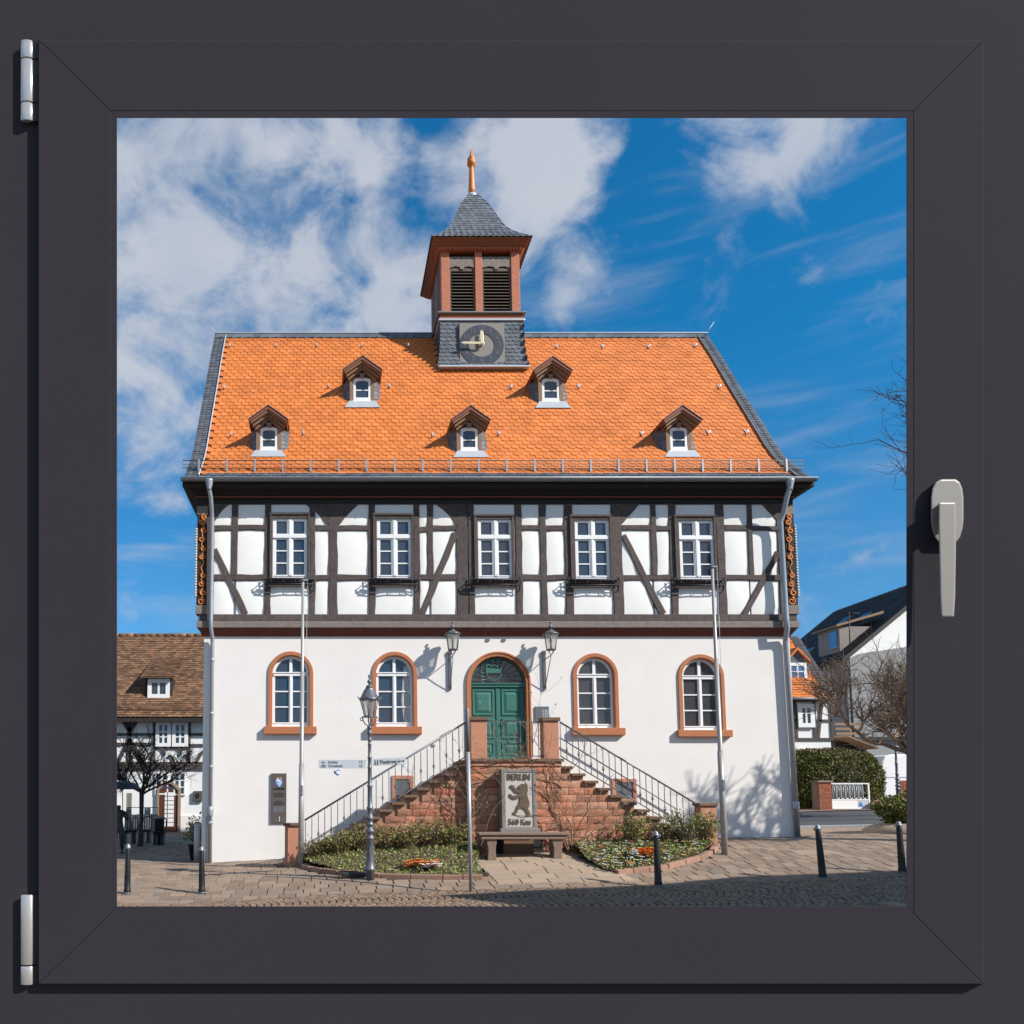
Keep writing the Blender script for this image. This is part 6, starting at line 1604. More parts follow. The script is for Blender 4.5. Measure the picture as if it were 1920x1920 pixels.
# ================================================================== neighbouring houses
def tiled_slope(parent, x0, x1, ya, za, yb, zb, tw_, row_, m, hole=None):
    """courses of plain tiles on a straight slope from eaves (ya,za) to ridge (yb,zb); one joined part, too small in the photo to pick apart"""
    b = MB(); Ls = math.hypot(yb-ya, zb-za); d = Vector((yb-ya, zb-za))/Ls; nr = Vector((-d.y, d.x)); n_ = int(Ls/row_)
    for r_ in range(n_):
        s0 = r_*row_; s1 = s0 + row_*1.25; x = x0 + (tw_/2 if r_ % 2 else 0)
        while x < x1:
            xe = min(x + tw_*.95, x1); j = random.uniform(0, .016)
            P = [(xe if q else x, ya + d.x*s + nr.x*l_, za + d.y*s + nr.y*l_) for s, l_, q in ((s0, .04+j, 0), (s0, .04+j, 1), (s1, .012, 1), (s1, .012, 0))]
            b.add(P, [(0,1,2,3)]); b.add([P[0], P[1], (P[1][0], P[1][1]-nr.x*.025, P[1][2]-nr.y*.025), (P[0][0], P[0][1]-nr.x*.025, P[0][2]-nr.y*.025)], [(0,3,2,1)])
            x += tw_
    return b.build('roof_tile', m, parent, 'stuff', recalc=False)
def far_window(parent, x0, x1, z0, z1, Y, cols=2, rows=2, m='whitewood', gm='pane', fw=.07, transom=None, name='window'):
    fr = MB().ring(rect(x0, x1, z0, z1), rect(x0+fw, x1-fw, z0+fw, z1-fw), Y-.05, Y+.02)
    xs = [lerp(x0+fw, x1-fw, i/cols) for i in range(cols+1)]; zs_ = [lerp(z0+fw, z1-fw, i/rows) for i in range(rows+1)]
    if transom: zs_ = [z0+fw] + [lerp(z0+fw, z1-fw, t) for t in transom] + [z1-fw]
    for q in xs[1:-1]: fr.box(q-.04, q+.04, Y-.04, Y+.01, z0+fw*.9, z1-fw*.9)
    for q in zs_[1:-1]: fr.box(x0+fw*.9, x1-fw*.9, Y-.036, Y+.008, q-.022, q+.022)
    f = fr.build(name, m, parent)
    for a, b2 in zip(xs, xs[1:]):
        for c_, d_ in zip(zs_, zs_[1:]): MB().box(a+.01, b2-.01, Y-.012, Y-.004, c_+.005, d_-.005).build('pane', gm, f)
    return f
def fbeam(parent, px0, py0, px1, py1, wpx, Y, m='timber', name='timber_beam', out=.03):
    x0, z0, x1, z1 = fx(px0, py0, Y), fz(py0, Y), fx(px1, py1, Y), fz(py1, Y); w = wpx*(Y + D)/F/2*1.0
    d = Vector((x1-x0, z1-z0)).normalized(); n = Vector((-d.y, d.x))*w
    return MB().prism([(x0+n.x, z0+n.y), (x1+n.x, z1+n.y), (x1-n.x, z1-n.y), (x0-n.x, z0-n.y)], Y-out, Y+.02).build(name, m, parent)
# ---- left: old inn with mossy tiled roof
YLH = 15.6
lx0, lx1 = -24.0, fx(400, 1450, YLH); lz0 = gz(-10, YLH)-.3
lh = thing('half_timbered_house', 'low white half-timbered house with weathered brown tiled roof across the shaded square', 'house', (fx(300, 1450, YLH), YLH, 0))
zeL, yeL = fz(1345, YLH-.35), YLH-.35; zrL = fz(1193, YLH+4.1); yrL = YLH+4.1
MB().box(lx0, lx1, YLH+.03, YLH+8, lz0, fz(1350, YLH)).build('wall', 'housewhite', lh)
MB().loft([(lx0, yeL, zeL-.1), (lx0, yrL, zrL), (lx0, 2*yrL-yeL, zeL-.1)], [(lx1+.3, yeL, zeL-.1), (lx1+.3, yrL, zrL), (lx1+.3, 2*yrL-yeL, zeL-.1)]).build('roof', 'oldtilebase', lh)
lroof = [o for o in lh.children if o.name.startswith('roof')][0]
vx0 = fx(165, 1270, YLH)
tiled_slope(lroof, vx0-.5, lx1+.3, yeL, zeL, yrL, zrL, .21, .15, 'oldtile')
b = MB(); x = vx0-.5
while x < lx1+.3: b.tube([(x, yrL, zrL+.02), (x+.37, yrL, zrL+.05)], [.10, .115], 8); x += .36
b.build('ridge_tile', 'oldtile', lroof, 'stuff', recalc=False)
MB().box(lx0, lx1+.3, yeL-.12, yeL+.02, zeL-.20, zeL-.04).build('gutter', 'timber_dark', lh)
b = MB(); zz = fz(1330, yeL+.3); 
for k in (0, .11, .22): b.tube([(vx0, yeL+.22, zz-.02+k), (lx1+.2, yeL+.22, zz-.02+k)], .014, 4)
x = vx0
while x < lx1+.2: b.tube([(x, yeL+.22, zz-.05), (x, yeL+.22, zz+.22)], .008, 4); x += .14
b.build('snow_guard', 'oldtilebase', lroof)
# its shed dormer
yd = YLH + .62; dr = MB().hexa([(fx(262,1275,yd), yd-.25, fz(1270,yd)), (fx(330,1275,yd), yd-.25, fz(1271,yd)), (fx(330,1275,yd), yd-.25, fz(1266,yd)), (fx(262,1275,yd), yd-.25, fz(1265,yd))] * 0 + [(fx(266,1270,yd), yd-.3, fz(1271,yd-.3)), (fx(328,1270,yd), yd-.3, fz(1271,yd-.3)), (fx(338,1240,yd), yd+2.3, fz(1234,yd+2.3)-.05), (fx(270,1240,yd), yd+2.3, fz(1230,yd+2.3)-.05), (fx(266,1270,yd), yd-.3, fz(1268.5,yd-.3)), (fx(328,1270,yd), yd-.3, fz(1268.5,yd-.3)), (fx(338,1240,yd), yd+2.3, fz(1234,yd+2.3)), (fx(270,1240,yd), yd+2.3, fz(1230,yd+2.3))]).build('dormer', 'oldtilebase', lh)
tiled_slope(dr, fx(266,1270,yd-.3), fx(332,1270,yd), yd-.3, fz(1269,yd-.3), yd+2.2, fz(1233,yd+2.2), .21, .15, 'oldtile')
MB().box(fx(272,1290,yd), fx(322,1290,yd), yd+.02, yd+2.0, fz(1312,yd), fz(1271,yd)).build('dormer_cheek', 'timber_dark', dr)
far_window(dr, fx(277.5,1290,yd), fx(318.5,1290,yd), fz(1309,yd), fz(1273,yd), yd-.03, 2, 1, fw=.17)
# timbering of its upper floor
YW = YLH
for a in ((222,1347,380,1347,5),(205,1377,290,1377,4.5),(354,1377,382,1377,4.5),(205,1395,290,1395,5),(354,1397,382,1397,4.5),(205,1433,382,1433,9),(205,1441,382,1441,6),
          (289,1350,289,1432,5),(355,1352,355,1432,5),(243,1350,243,1432,8),(243,1385,222,1428,6.5),(243,1385,268,1428,6.5),(243,1372,232,1352,7),(243,1372,256,1352,7),(291,1402,354,1402,4),(381,1408,366,1432,5)):
    fbeam(lh, *a, YW)
for cx_, cy_, r_, t0 in ((298,1411,9,0),(318,1411,9,math.pi/2),(330,1411,9,0),(348,1411,9,math.pi/2),(300,1424,9,3.2),(318,1426,9,-.3),(330,1426,9,3.2),(347,1425,9,-.3)):
    kx = (YW + D)/F
    pts = [(fx(cx_, cy_, YW) + r_*kx*math.cos(t0 + i*.3), YW-.02, fz(cy_, YW) + r_*kx*math.sin(t0 + i*.3)) for i in range(8)]
    MB().tube(pts, .045, 5).build('curved_brace', 'timber', lh)
for (a, b2) in ((292.5, 321), (323.5, 353)):
    w = far_window(lh, fx(a,1376,YW), fx(b2,1376,YW), fz(1400,YW), fz(1353,YW), YW-.04, 2, 3, fw=.15, transom=(.34, .62))
for (a, b2, c_, d_) in ((291, 316, 1448, 1490), (326, 348, 1448, 1491)): far_window(lh, fx(a,1470,YW), fx(b2,1470,YW), fz(d_,YW), fz(c_,YW), YW, 2, 3, fw=.06)
# arched brown door with small panes
xd0, xd1 = fx(297, 1515, YW), fx(339, 1515, YW); zd0, zd1 = gz(-8, YW)-.05, fz(1465, YW)
def seg_arch(x0, x1, z0, z1, rise_, n=8): return [(x1, z0)] + [(lerp(x1, x0, i/n), z1 - rise_ + rise_*math.sin(math.pi*i/n)) for i in range(n+1)] + [(x0, z0)]
dfr = MB().strip(seg_arch(xd0-.05, xd1, zd0, zd1, .32), seg_arch(xd0+.03, xd1-.11, zd0, zd1-.09, .30), YW-.10, YW+.03).build('door_frame', 'stone', lh)
dl = MB().prism(seg_arch(xd0+.02, xd1-.10, zd0, zd1-.08, .30), YW-.045, YW+.025).build('door', 'mauve', lh)
gx0, gx1 = lerp(xd0, xd1, .29), lerp(xd0, xd1, .70)
for k in range(8): MB().box(gx0, gx1, YW-.052, YW-.044, lerp(fz(1550,YW), fz(1485,YW), k/8)+.015, lerp(fz(1550,YW), fz(1485,YW), (k+1)/8)-.015).build('pane', 'housewhite', dl)
MB().box(gx0+.10, gx0+.13, YW-.056, YW-.046, fz(1550,YW), fz(1485,YW)).build('glazing_bar', 'mauve', dl)
MB().box(lerp(xd0,xd1,.13), lerp(xd0,xd1,.80), YW-.056, YW-.044, fz(1478.5,YW), fz(1474.5,YW)).build('transom_light', 'pane', dl)
MB().box(xd0-.3, xd1+.4, YW-.5, YW, zd0-.05, zd0+.10).build('doorstep', 'stone', lh)
MB().box(fx(339,1545,YW), lx1, YW-.03, YW+.02, lz0, fz(1529,YW)).build('plinth', 'plaster', lh)
p = U(371, 1492, YW-.08); pq = thing('wall_plaque', 'square bronze portrait plaque on the white wall right of the brown door', 'plaque', (p.x, YW-.05, p.z))
x0, x1, z0, z1 = fx(362.5,1492,YW), fx(381,1492,YW), fz(1502.5,YW), fz(1483,YW)
MB().box(x0, x1, YW-.10, YW-.0, z0, z1).build('plate', 'plate', pq, bevel=.03)
MB().prism([(lerp(x0,x1,.5)+.09*math.cos(a)*(1+.2*math.sin(3*a)), lerp(z0,z1,.58)+.12*math.sin(a)) for a in [i*.52 for i in range(12)]], YW-.135, YW-.10).build('portrait_relief', 'bronze', pq, bevel=.02)
# ---- right: orange-roofed house
YRH = 17.6
rh = thing('half_timbered_house', 'half-timbered house with bright orange roof, white dormer and slate verge', 'house', (fx(1515, 1400, YRH), YRH, gz(20, YRH)))
rx0, rx1 = fx(1440, 1360, YRH), fx(1561, 1360, YRH); zeR = fz(1308, YRH-.4); zrR = fz(1194, YRH+2.3); yrR = YRH+2.3
ya_, yz = YRH-.4, None
MB().box(rx0, rx1-.1, YRH+.03, YRH+7.5, gz(20, YRH)-.3, zeR+.05).build('wall', 'housewhite', rh)
xr_t = fx(1501, 1197, yrR); xr_b = fx(1567, 1306, ya_)
rr_ = MB().loft([(rx0, ya_, zeR), (rx0, yrR, zrR), (rx0, 2*yrR-ya_, zeR)], [(xr_b, ya_, zeR), (xr_b, yrR, zrR), (xr_b, 2*yrR-ya_, zeR)]).build('roof', 'tilebase', rh)
tiled_slope(rr_, rx0, xr_b-.35, ya_, zeR, yrR, zrR, .19, .16, 'tile')
b = MB(); dv = Vector((yrR-ya_, zrR-zeR)); n_ = 40
for k in range(n_):
    y0_, z0_, y1_, z1_ = ya_+dv.x*k/n_, zeR+dv.y*k/n_, ya_+dv.x*(k+1.2)/n_, zeR+dv.y*(k+1.2)/n_
    b.add([(xr_b-.42, y0_-.05, z0_+.06), (xr_b+.02, y0_-.05, z0_+.06), (xr_b+.02, y1_-.02, z1_+.03), (xr_b-.42, y1_-.02, z1_+.03)], [(0,1,2,3)])
b.build('verge_slate', 'slate', rr_, 'stuff', recalc=False)
MB().tube([(rx0, ya_-.05, zeR-.05), (xr_b, ya_-.05, zeR-.05)], .07, 8).build('gutter', 'gutter', rh)
yd = YRH+.45
dm = MB().prism([(fx(1474,1290,yd), fz(1287,yd)), (fx(1518,1290,yd), fz(1287,yd)), (fx(1518,1240,yd), fz(1246,yd)), (fx(1493,1216,yd), fz(1217,yd)), (fx(1474,1230,yd), fz(1240,yd))], yd+.03, yd+1.6).build('dormer', 'slate', rh)
MB().prism([(fx(1466,1240,yd), fz(1245,yd)), (fx(1493,1212,yd), fz(1213.5,yd)), (fx(1519,1240,yd), fz(1240,yd)), (fx(1519,1244,yd), fz(1245,yd)), (fx(1493,1218,yd), fz(1219,yd)), (fx(1466,1248,yd), fz(1250,yd))], yd-.12, yd+1.6).build('dormer_roof', 'tile', dm)
far_window(dm, fx(1477,1265,yd), fx(1512,1265,yd), fz(1283,yd), fz(1243,yd), yd-.02, 2, 2, gm='skyglass', fw=.14, transom=(.62,))
MB().box(fx(1474,1285,yd), fx(1522,1285,yd), yd-.3, yd+.1, fz(1291,yd), fz(1285,yd)).build('apron', 'zinclight', dm)
for a in ((1489,1310,1494,1384,5),(1526,1312,1529,1384,4),(1541,1316,1534,1384,5.5),(1558,1314,1561,1384,5),(1485,1313,1562,1313,6),(1485,1350,1493,1350,4),(1528,1351,1560,1351,4),(1485,1386,1562,1386,5)): fbeam(rh, *a, YRH)
far_window(rh, fx(1494.5,1342,YRH), fx(1525.5,1342,YRH), fz(1364,YRH), fz(1320,YRH), YRH-.05, 2, 2, fw=.19, transom=(.66,))
far_window(rh, fx(1498,1412,YRH), fx(1528,1412,YRH), fz(1432,YRH), fz(1405,YRH), YRH, 2, 1, fw=.10)
MB().hexa([(fx(1564,1382,YRH+2), YRH+1.0, fz(1381,YRH+1)), (fx(1622,1405,YRH+2), YRH+1.0, fz(1404,YRH+1)), (fx(1622,1405,YRH+2), YRH+4, fz(1402,YRH+1)), (fx(1564,1382,YRH+2), YRH+4, fz(1379,YRH+1)), (fx(1564,1382,YRH+2), YRH+1.0, fz(1378,YRH+1)), (fx(1622,1405,YRH+2), YRH+1.0, fz(1401,YRH+1)), (fx(1622,1405,YRH+2), YRH+4, fz(1399,YRH+1)), (fx(1564,1382,YRH+2), YRH+4, fz(1376,YRH+1))]).build('lean_to_roof', 'brownwood', rh)
MB().box(fx(1566,1400,YRH+2), fx(1625,1400,YRH+2), YRH+2.0, YRH+4, gz(22,20)-.2, fz(1392,YRH+2)).build('lean_to', 'dark', rh)
# ---- far right: tall white house with dark roof
YB2 = 28.0; YG = 25.0
wh = thing('gabled_house', 'tall white and grey gabled house with very dark slate roof and skylights', 'house', (fx(1640, 1400, YG), YG, gz(26, YG)))
gz_ = gz(26, YG)-.4
# gable front faces the street; left roof slope runs back
xa, xr, xb_ = fx(1592, 1225, YG), fx(1775, 1070, YG), fx(1960, 1225, YG)
zea, zra = fz(1229, YG), fz(1078, YG)
Lb = 10.0
MB().prism([(xa, gz_), (xb_, gz_), (xb_, zea), (xr, zra), (xa, zea)], YG, YG+.3).build('gable_wall', 'housewhite', wh)
MB().box(xa+.02, xb_-.02, YG+.3, YG+Lb, gz_, zea-.1).build('side_wall', 'greywall', wh)
n2 = Vector((-(zra-zea), xr-xa)).normalized()
def slope_pt(t, y, l_=0): return (lerp(xa-.35, xr, t) + n2.x*l_, y, lerp(zea-.30, zra, t) + n2.y*l_)
rf = MB().loft([slope_pt(0, YG-.35), slope_pt(1, YG-.35), slope_pt(1, YG-.35, .22), slope_pt(0, YG-.35, .22)], [slope_pt(0, YG+Lb), slope_pt(1, YG+Lb), slope_pt(1, YG+Lb, .22), slope_pt(0, YG+Lb, .22)])
rf.loft([(xb_+.3, YG-.35, zea-.3), (xr, YG-.35, zra), (xr, YG-.35, zra+.2), (xb_+.3, YG-.35, zea-.05)], [(xb_+.3, YG+Lb, zea-.3), (xr, YG+Lb, zra), (xr, YG+Lb, zra+.2), (xb_+.3, YG+Lb, zea-.05)])
rf = rf.build('roof', 'darkroof', wh)
b = MB()
for k in range(34):
    t0, t1 = k/34, (k+1.2)/34
    for j in range(24):
        y0_, y1_ = YG-.3 + Lb*j/24, YG-.3 + Lb*(j+.95)/24; h_ = random.uniform(.25, .275)
        b.add([slope_pt(t0, y0_, h_), slope_pt(t0, y1_, h_), slope_pt(t1, y1_, .235), slope_pt(t1, y0_, .235)], [(0,1,2,3)])
b.build('roof_slate', 'darkroof', rf, 'stuff', recalc=False)
for (t0, t1, ya2, yb2) in ((.16,.30,YG+5.2,YG+6.2),(.14,.26,YG+7.6,YG+8.4),(.55,.66,YG+3.0,YG+3.8),(.62,.72,YG+5.4,YG+6.1)):
    MB().loft([slope_pt(t0, ya2, .24), slope_pt(t0, yb2, .24), slope_pt(t1, yb2, .24), slope_pt(t1, ya2, .24)], [slope_pt(t0, ya2, .34), slope_pt(t0, yb2, .34), slope_pt(t1, yb2, .34), slope_pt(t1, ya2, .34)]).build('skylight', 'pane', rf)
# dormer on the left slope
y0_, y1_ = YG+.9, YG+2.9; xq = lerp(xa, xr, .16); zq = lerp(zea, zra, .12)
dmr = MB().box(xq-.80, xq+1.2, y0_, y1_, zq-.3, zq+1.25).build('dormer', 'greywood', wh)
MB().hexa([(xq-1.05, y0_-.2, zq+1.2), (xq+1.6, y0_-.2, zq+1.95), (xq+1.6, y1_+.2, zq+1.95), (xq-1.05, y1_+.2, zq+1.2), (xq-1.05, y0_-.2, zq+1.32), (xq+1.6, y0_-.2, zq+2.10), (xq+1.6, y1_+.2, zq+2.10), (xq-1.05, y1_+.2, zq+1.32)]).build('dormer_roof', 'brownwood', dmr)
MB().box(xq-.85, xq-.79, y0_+.2, y0_+.9, zq+.1, zq+1.05).build('pane', 'skyglass', dmr)
MB().tube([(xa-.45, YG-.35, zea-.28), (xa-.45, YG+Lb, zea-.28)], .09, 8).build('gutter', 'iron', wh)
MB().tube([(xa-.40, YG-.1, zea-.35), (xa-.1, YG-.1, zea-.7), (xa-.05, YG-.08, gz_)], .06, 8).build('downpipe', 'iron', wh)
# grey lower storey of the front, with its slanting top edge
MB().prism([(xa-.02, gz_), (xb_, gz_), (xb_, fz(1190, YG)), (fx(1699,1213,YG), fz(1213, YG)), (fx(1610,1226,YG), fz(1226, YG)), (xa-.02, zea-.15)], YG-.06, YG).build('grey_render', 'greywall', wh)
for (a, b2, c_, d_) in ((1625,1650,1385,1430),(1662,1690,1385,1425)): far_window(wh, fx(a,1400,YG), fx(b2,1400,YG), fz(d_,YG), fz(c_,YG), YG-.08, 2, 1)
for px, py in ((1692,1102),): MB().tube([(fx(px,py,YG+3), YG+3, fz(1120,YG+3)), (fx(px,py,YG+3), YG+3, fz(1100,YG+3))], .05, 5).tube([(fx(px-4,py,YG+3), YG+3, fz(1106,YG+3)), (fx(px+5,py,YG+3), YG+3, fz(1106,YG+3))], .04, 5).build('weather_vane', 'iron', wh)
MB().tube([(fx(1594,1230,YG-.2), YG-.2, fz(1232,YG)), (fx(1592,1150,YG-.2), YG-.2, fz(1148,YG))], .03, 5).tube([(fx(1592,1150,YG-.2), YG-.2, fz(1150,YG)), (fx(1612,1152,YG-.2), YG-.2, fz(1152,YG))], .02, 5).build('aerial', 'iron', wh)
# back wall: a long plain house row further behind, closing the street on the right
gx = thing('garage', 'grey rendered low building behind the brown bare tree', 'building', (fx(1600, 1450, 23), 23, gz(24, 23)))
MB().box(fx(1566,1450,23), fx(1800,1450,23), 23, 24.8, gz(24,23)-.3, fz(1388,23)).build('wall', 'greywall', gx)
MB().box(fx(1560,1450,23), fx(1806,1450,23), 22.8, 24.9, fz(1388,23), fz(1382,23)).build('roof', 'darkroof', gx)
for k in range(7): MB().box(fx(1568+k*1,1400,22.9), fx(1618,1400,22.9), 22.92, 22.99, fz(1360+k*9,22.9), fz(1355+k*9,22.9)).build('clapboard', 'brownwood', gx)
# ================================================================== street furniture behind
# street asphalt and pavements on the right
RX = [(11.2, 2.2), (60, 4.5), (60, 13.0), (18.5, 13.6), (10.9, 13.6)]
def sheet(name, x0, x1, f0, f1, m, dz, n=40, ny=16):
    b = MB(); P = []
    for i in range(n+1):
        x = lerp(x0, x1, i/n)
        for j in range(ny+1):
            y = lerp(f0(x), f1(x), j/ny); P.append((x, y, gz(x, y) + dz))
    b.add(P, [(i*(ny+1)+j, (i+1)*(ny+1)+j, (i+1)*(ny+1)+j+1, i*(ny+1)+j+1) for i in range(n) for j in range(ny)], True)
    return b.build(name, m, None, 'structure')
k0 = lambda x: interp([(10.75, 4.2), (13, 3.2), (17, 1.4), (20, .4), (60, -1)], x)
sheet('street', 10.75, 60, k0, lambda x: 13.2, 'asphalt', -.03)
sheet('pavement', 10.75, 26, lambda x: -.0 + max(0, (13-x))*0, k0, 'slab_stuff', -.006)
sheet('pavement', 10.75, 60, lambda x: 13.18, lambda x: 15.6, 'slab_stuff', .0)
kr = thing('street_kerb', 'pale worn kerb line between the paving and the asphalt street right of the hall', 'kerb', (12, k0(12), gz(12, 3)))
pts = [(x, k0(x)) for x in frange(10.8, 21, 14)]
for a, b2 in zip(pts, pts[1:]):
    MB().hexa([(a[0]+.01, a[1]-.07, gz(*a)-.1), (b2[0]-.01, b2[1]-.07, gz(*b2)-.1), (b2[0]-.01, b2[1]+.07, gz(*b2)-.1), (a[0]+.01, a[1]+.07, gz(*a)-.1), (a[0]+.01, a[1]-.07, gz(*a)+.05), (b2[0]-.01, b2[1]-.07, gz(*b2)+.05), (b2[0]-.01, b2[1]+.07, gz(*b2)+.05), (a[0]+.01, a[1]+.07, gz(*a)+.05)]).build('kerb_stone', 'zinclight', kr, bevel=.01)
# hedge: clipped, rounded; leaf faces over a dark core
YH = 15.4
hx0, hx1 = fx(1488, 1460, YH), fx(1676, 1460, YH); hz0, hz1 = gz(20, YH)-.1, fz(1405, YH)
hg = thing('hedge', 'broad rounded clipped evergreen hedge beyond the street, browning along its top', 'hedge', ((hx0+hx1)/2, YH+1.0, hz0))
hc = Vector(((hx0+hx1)/2, YH+1.3, lerp(hz0, hz1, .46))); hr = Vector(((hx1-hx0)/2*1.02, 1.4, (hz1-hz0)*.56))
def sup(u, v, k=1.0):   # superellipsoid surface point
    cu, su, cv, sv = math.cos(u), math.sin(u), math.cos(v), math.sin(v); e = .72
    f = lambda c_: math.copysign(abs(c_)**e, c_)
    return Vector((hc.x + hr.x*k*f(cv)*f(cu), hc.y + hr.y*k*f(cv)*f(su), hc.z + hr.z*k*f(sv)))
b = MB(); nu, nv = 40, 18
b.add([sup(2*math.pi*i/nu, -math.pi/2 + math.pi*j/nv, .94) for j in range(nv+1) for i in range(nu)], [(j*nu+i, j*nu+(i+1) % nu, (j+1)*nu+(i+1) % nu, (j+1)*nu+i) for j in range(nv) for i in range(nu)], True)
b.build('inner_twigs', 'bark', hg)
pts, ptt = [], []
while len(pts) < 34000:
    q = [random.uniform(-1, 1) for _ in range(3)]; f_ = random.randrange(3); q[f_] = random.choice((-1, 1))
    if q[1] > .6: continue
    n_ = sum(abs(c)**(2/.72) for c in q)**(.72/2); k = random.gauss(1.0, .022)/n_ + .03*math.sin(q[0]*9)*math.sin(q[2]*7)
    p = Vector((hc.x + hr.x*q[0]*k, hc.y + hr.y*q[1]*k, hc.z + hr.z*q[2]*k))
    (ptt if (p.z > hc.z + hr.z*.86 and random.random() < .6) else pts).append(p)
leaf_mesh(pts, .085).build('foliage', 'hedge', hg, 'stuff', recalc=False); leaf_mesh(ptt, .08).build('brown_tips', 'hedge_top', hg, 'stuff', recalc=False)
# brick gate pier and white gate
YGt = 14.2
gp = thing('brick_pillar', 'red brick gate pier with flat stone cap before the hedge', 'gate pillar', (fx(1546,1518,YGt), YGt, gz(19, YGt)))
x0, x1, z0, z1 = fx(1536,1490,YGt), fx(1560,1490,YGt), gz(19,YGt)-.05, fz(1467,YGt)
MB().box(x0+.012, x1-.012, YGt+.012, YGt+.52, z0, z1).build('pier_core', 'mortar', gp)
nr_ = 16
for k in range(nr_):
    za, zb2 = lerp(z0, z1, k/nr_), lerp(z0, z1, (k+1)/nr_); m_ = 2
    cuts = [0, .5, 1] if k % 2 else [0, .27, .77, 1]
    for a, c_ in zip(cuts, cuts[1:]): MB().box(lerp(x0, x1, a)+.006, lerp(x0, x1, c_)-.006, YGt, YGt+.05, za+.006, zb2-.006).build('brick', 'brick', gp)
MB().box(x0-.05, x1+.05, YGt-.05, YGt+.58, z1, z1+.07).build('pier_cap', 'stone', gp, bevel=.01)
gt = thing('garden_gate', 'low white metal gate with looped bars and a blue white poster beside the brick pier', 'gate', (fx(1596,1518,YGt), YGt+.1, gz(20, YGt)))
x0, x1, z0, z1 = fx(1559,1490,YGt), fx(1634,1490,YGt), gz(20,YGt)+.03, fz(1468,YGt); zm = lerp(z0, z1, .36)
MB().ring(rect(x0, x1, z0, z1), rect(x0+.06, x1-.06, z0+.05, z1-.05), YGt+.10, YGt+.15).box(x0+.06, x1-.06, YGt+.105, YGt+.145, zm-.02, zm+.02).build('gate_frame', 'whitewood', gt)
MB().box(x0+.06, x1-.06, YGt+.115, YGt+.135, z0+.05, zm-.02).build('gate_panel', 'white', gt)
for k in range(7):
    xc = lerp(x0+.12, x1-.25, (k+.5)/7); w_ = .07; za, zb2 = zm+.05, z1-.08
    pts = [(xc-w_, YGt+.125, za)] + [(xc-w_, YGt+.125, zb2-.05)] + [(xc + w_*math.cos(math.pi - math.pi*i/6), YGt+.125, zb2-.05 + w_*math.sin(math.pi*i/6)) for i in range(1, 6)] + [(xc+w_, YGt+.125, zb2-.05), (xc+w_, YGt+.125, za+.05)] + [(xc+w_*1.9 + w_*.9*math.cos(math.pi + math.pi*i/6), YGt+.125, za+.05 + w_*.9*math.sin(math.pi + math.pi*i/6)) for i in range(1, 6)]
    MB().tube(pts, .020, 5).tube([(xc, YGt+.125, za), (xc, YGt+.125, zb2-.04)], .012, 4).build('gate_loop', 'zinclight', gt)
px0 = fx(1612,1505,YGt); MB().box(px0, x1-.08, YGt+.108, YGt+.114, z0+.07, zm-.03).build('poster', 'sign', gt)
MB().prism([(px0+.03, z0+.09), (px0+.20, z0+.09), (px0+.16, z0+.22), (px0+.10, z0+.30), (px0+.04, z0+.2)], YGt+.103, YGt+.1075).build('poster_print', 'blue', gt)
# round pink boulder beside the gate
st = thing('boulder', 'small reddish boulder at the right end of the white gate', 'boulder', (fx(1640,1512,YGt), YGt, gz(21, YGt)))
MB().lathe([(.001, 0), (.22, .0), (.26, .15), (.20, .30), (.09, .37), (.001, .38)], (fx(1641,1512,YGt), YGt-.1, gz(21,YGt)), 9).build('stone', 'sandstone', st)
# parked white van, mostly out of the frame
YV = 19.0
vx0, vx1 = fx(1652, 1450, YV), fx(1652, 1450, YV) + 5.2; vz = gz(26, YV)
van = thing('parked_van', 'white parked van half hidden behind the hedge at the right edge', 'van', ((vx0+vx1)/2, YV+.9, vz))
prf = [(0, .42), (0, 1.35), (.10, 2.05), (.22, 2.30), (.5, 2.38), (3.6, 2.38), (4.1, 2.2), (4.55, 1.45), (5.1, 1.2), (5.2, .9), (5.2, .42)]
MB().prism([(vx0 + x, vz + z) for x, z in prf], YV, YV+1.9).build('body', 'vanwhite', van, bevel=.05)
for wx in (.95, 4.2):
    wv = MB().tube([(vx0+wx, YV-.02, vz+.34), (vx0+wx, YV+.2, vz+.34)], .34, 20).build('wheel', 'tyre', van); MB().tube([(vx0+wx, YV-.035, vz+.34), (vx0+wx, YV-.018, vz+.34)], .19, 16).build('rim', 'zinclight', wv)
MB().prism([(vx0+3.0, vz+1.42), (vx0+4.3, vz+1.42), (vx0+3.95, vz+2.1), (vx0+3.0, vz+2.1)], YV-.012, YV+.01).build('side_window', 'pane', van)
MB().box(vx0-.08, vx0+.10, YV-.01, YV+1.91, vz+.32, vz+.55).build('bumper', 'zinc', van, bevel=.02)
MB().box(vx0-.02, vx0+.05, YV-.014, YV+.12, vz+.8, vz+1.25).build('tail_light', 'red', van)
MB().box(vx0+.1, vx0+2.8, YV-.012, YV+.0, vz+1.30, vz+1.34).build('side_rail', 'zinc', van)
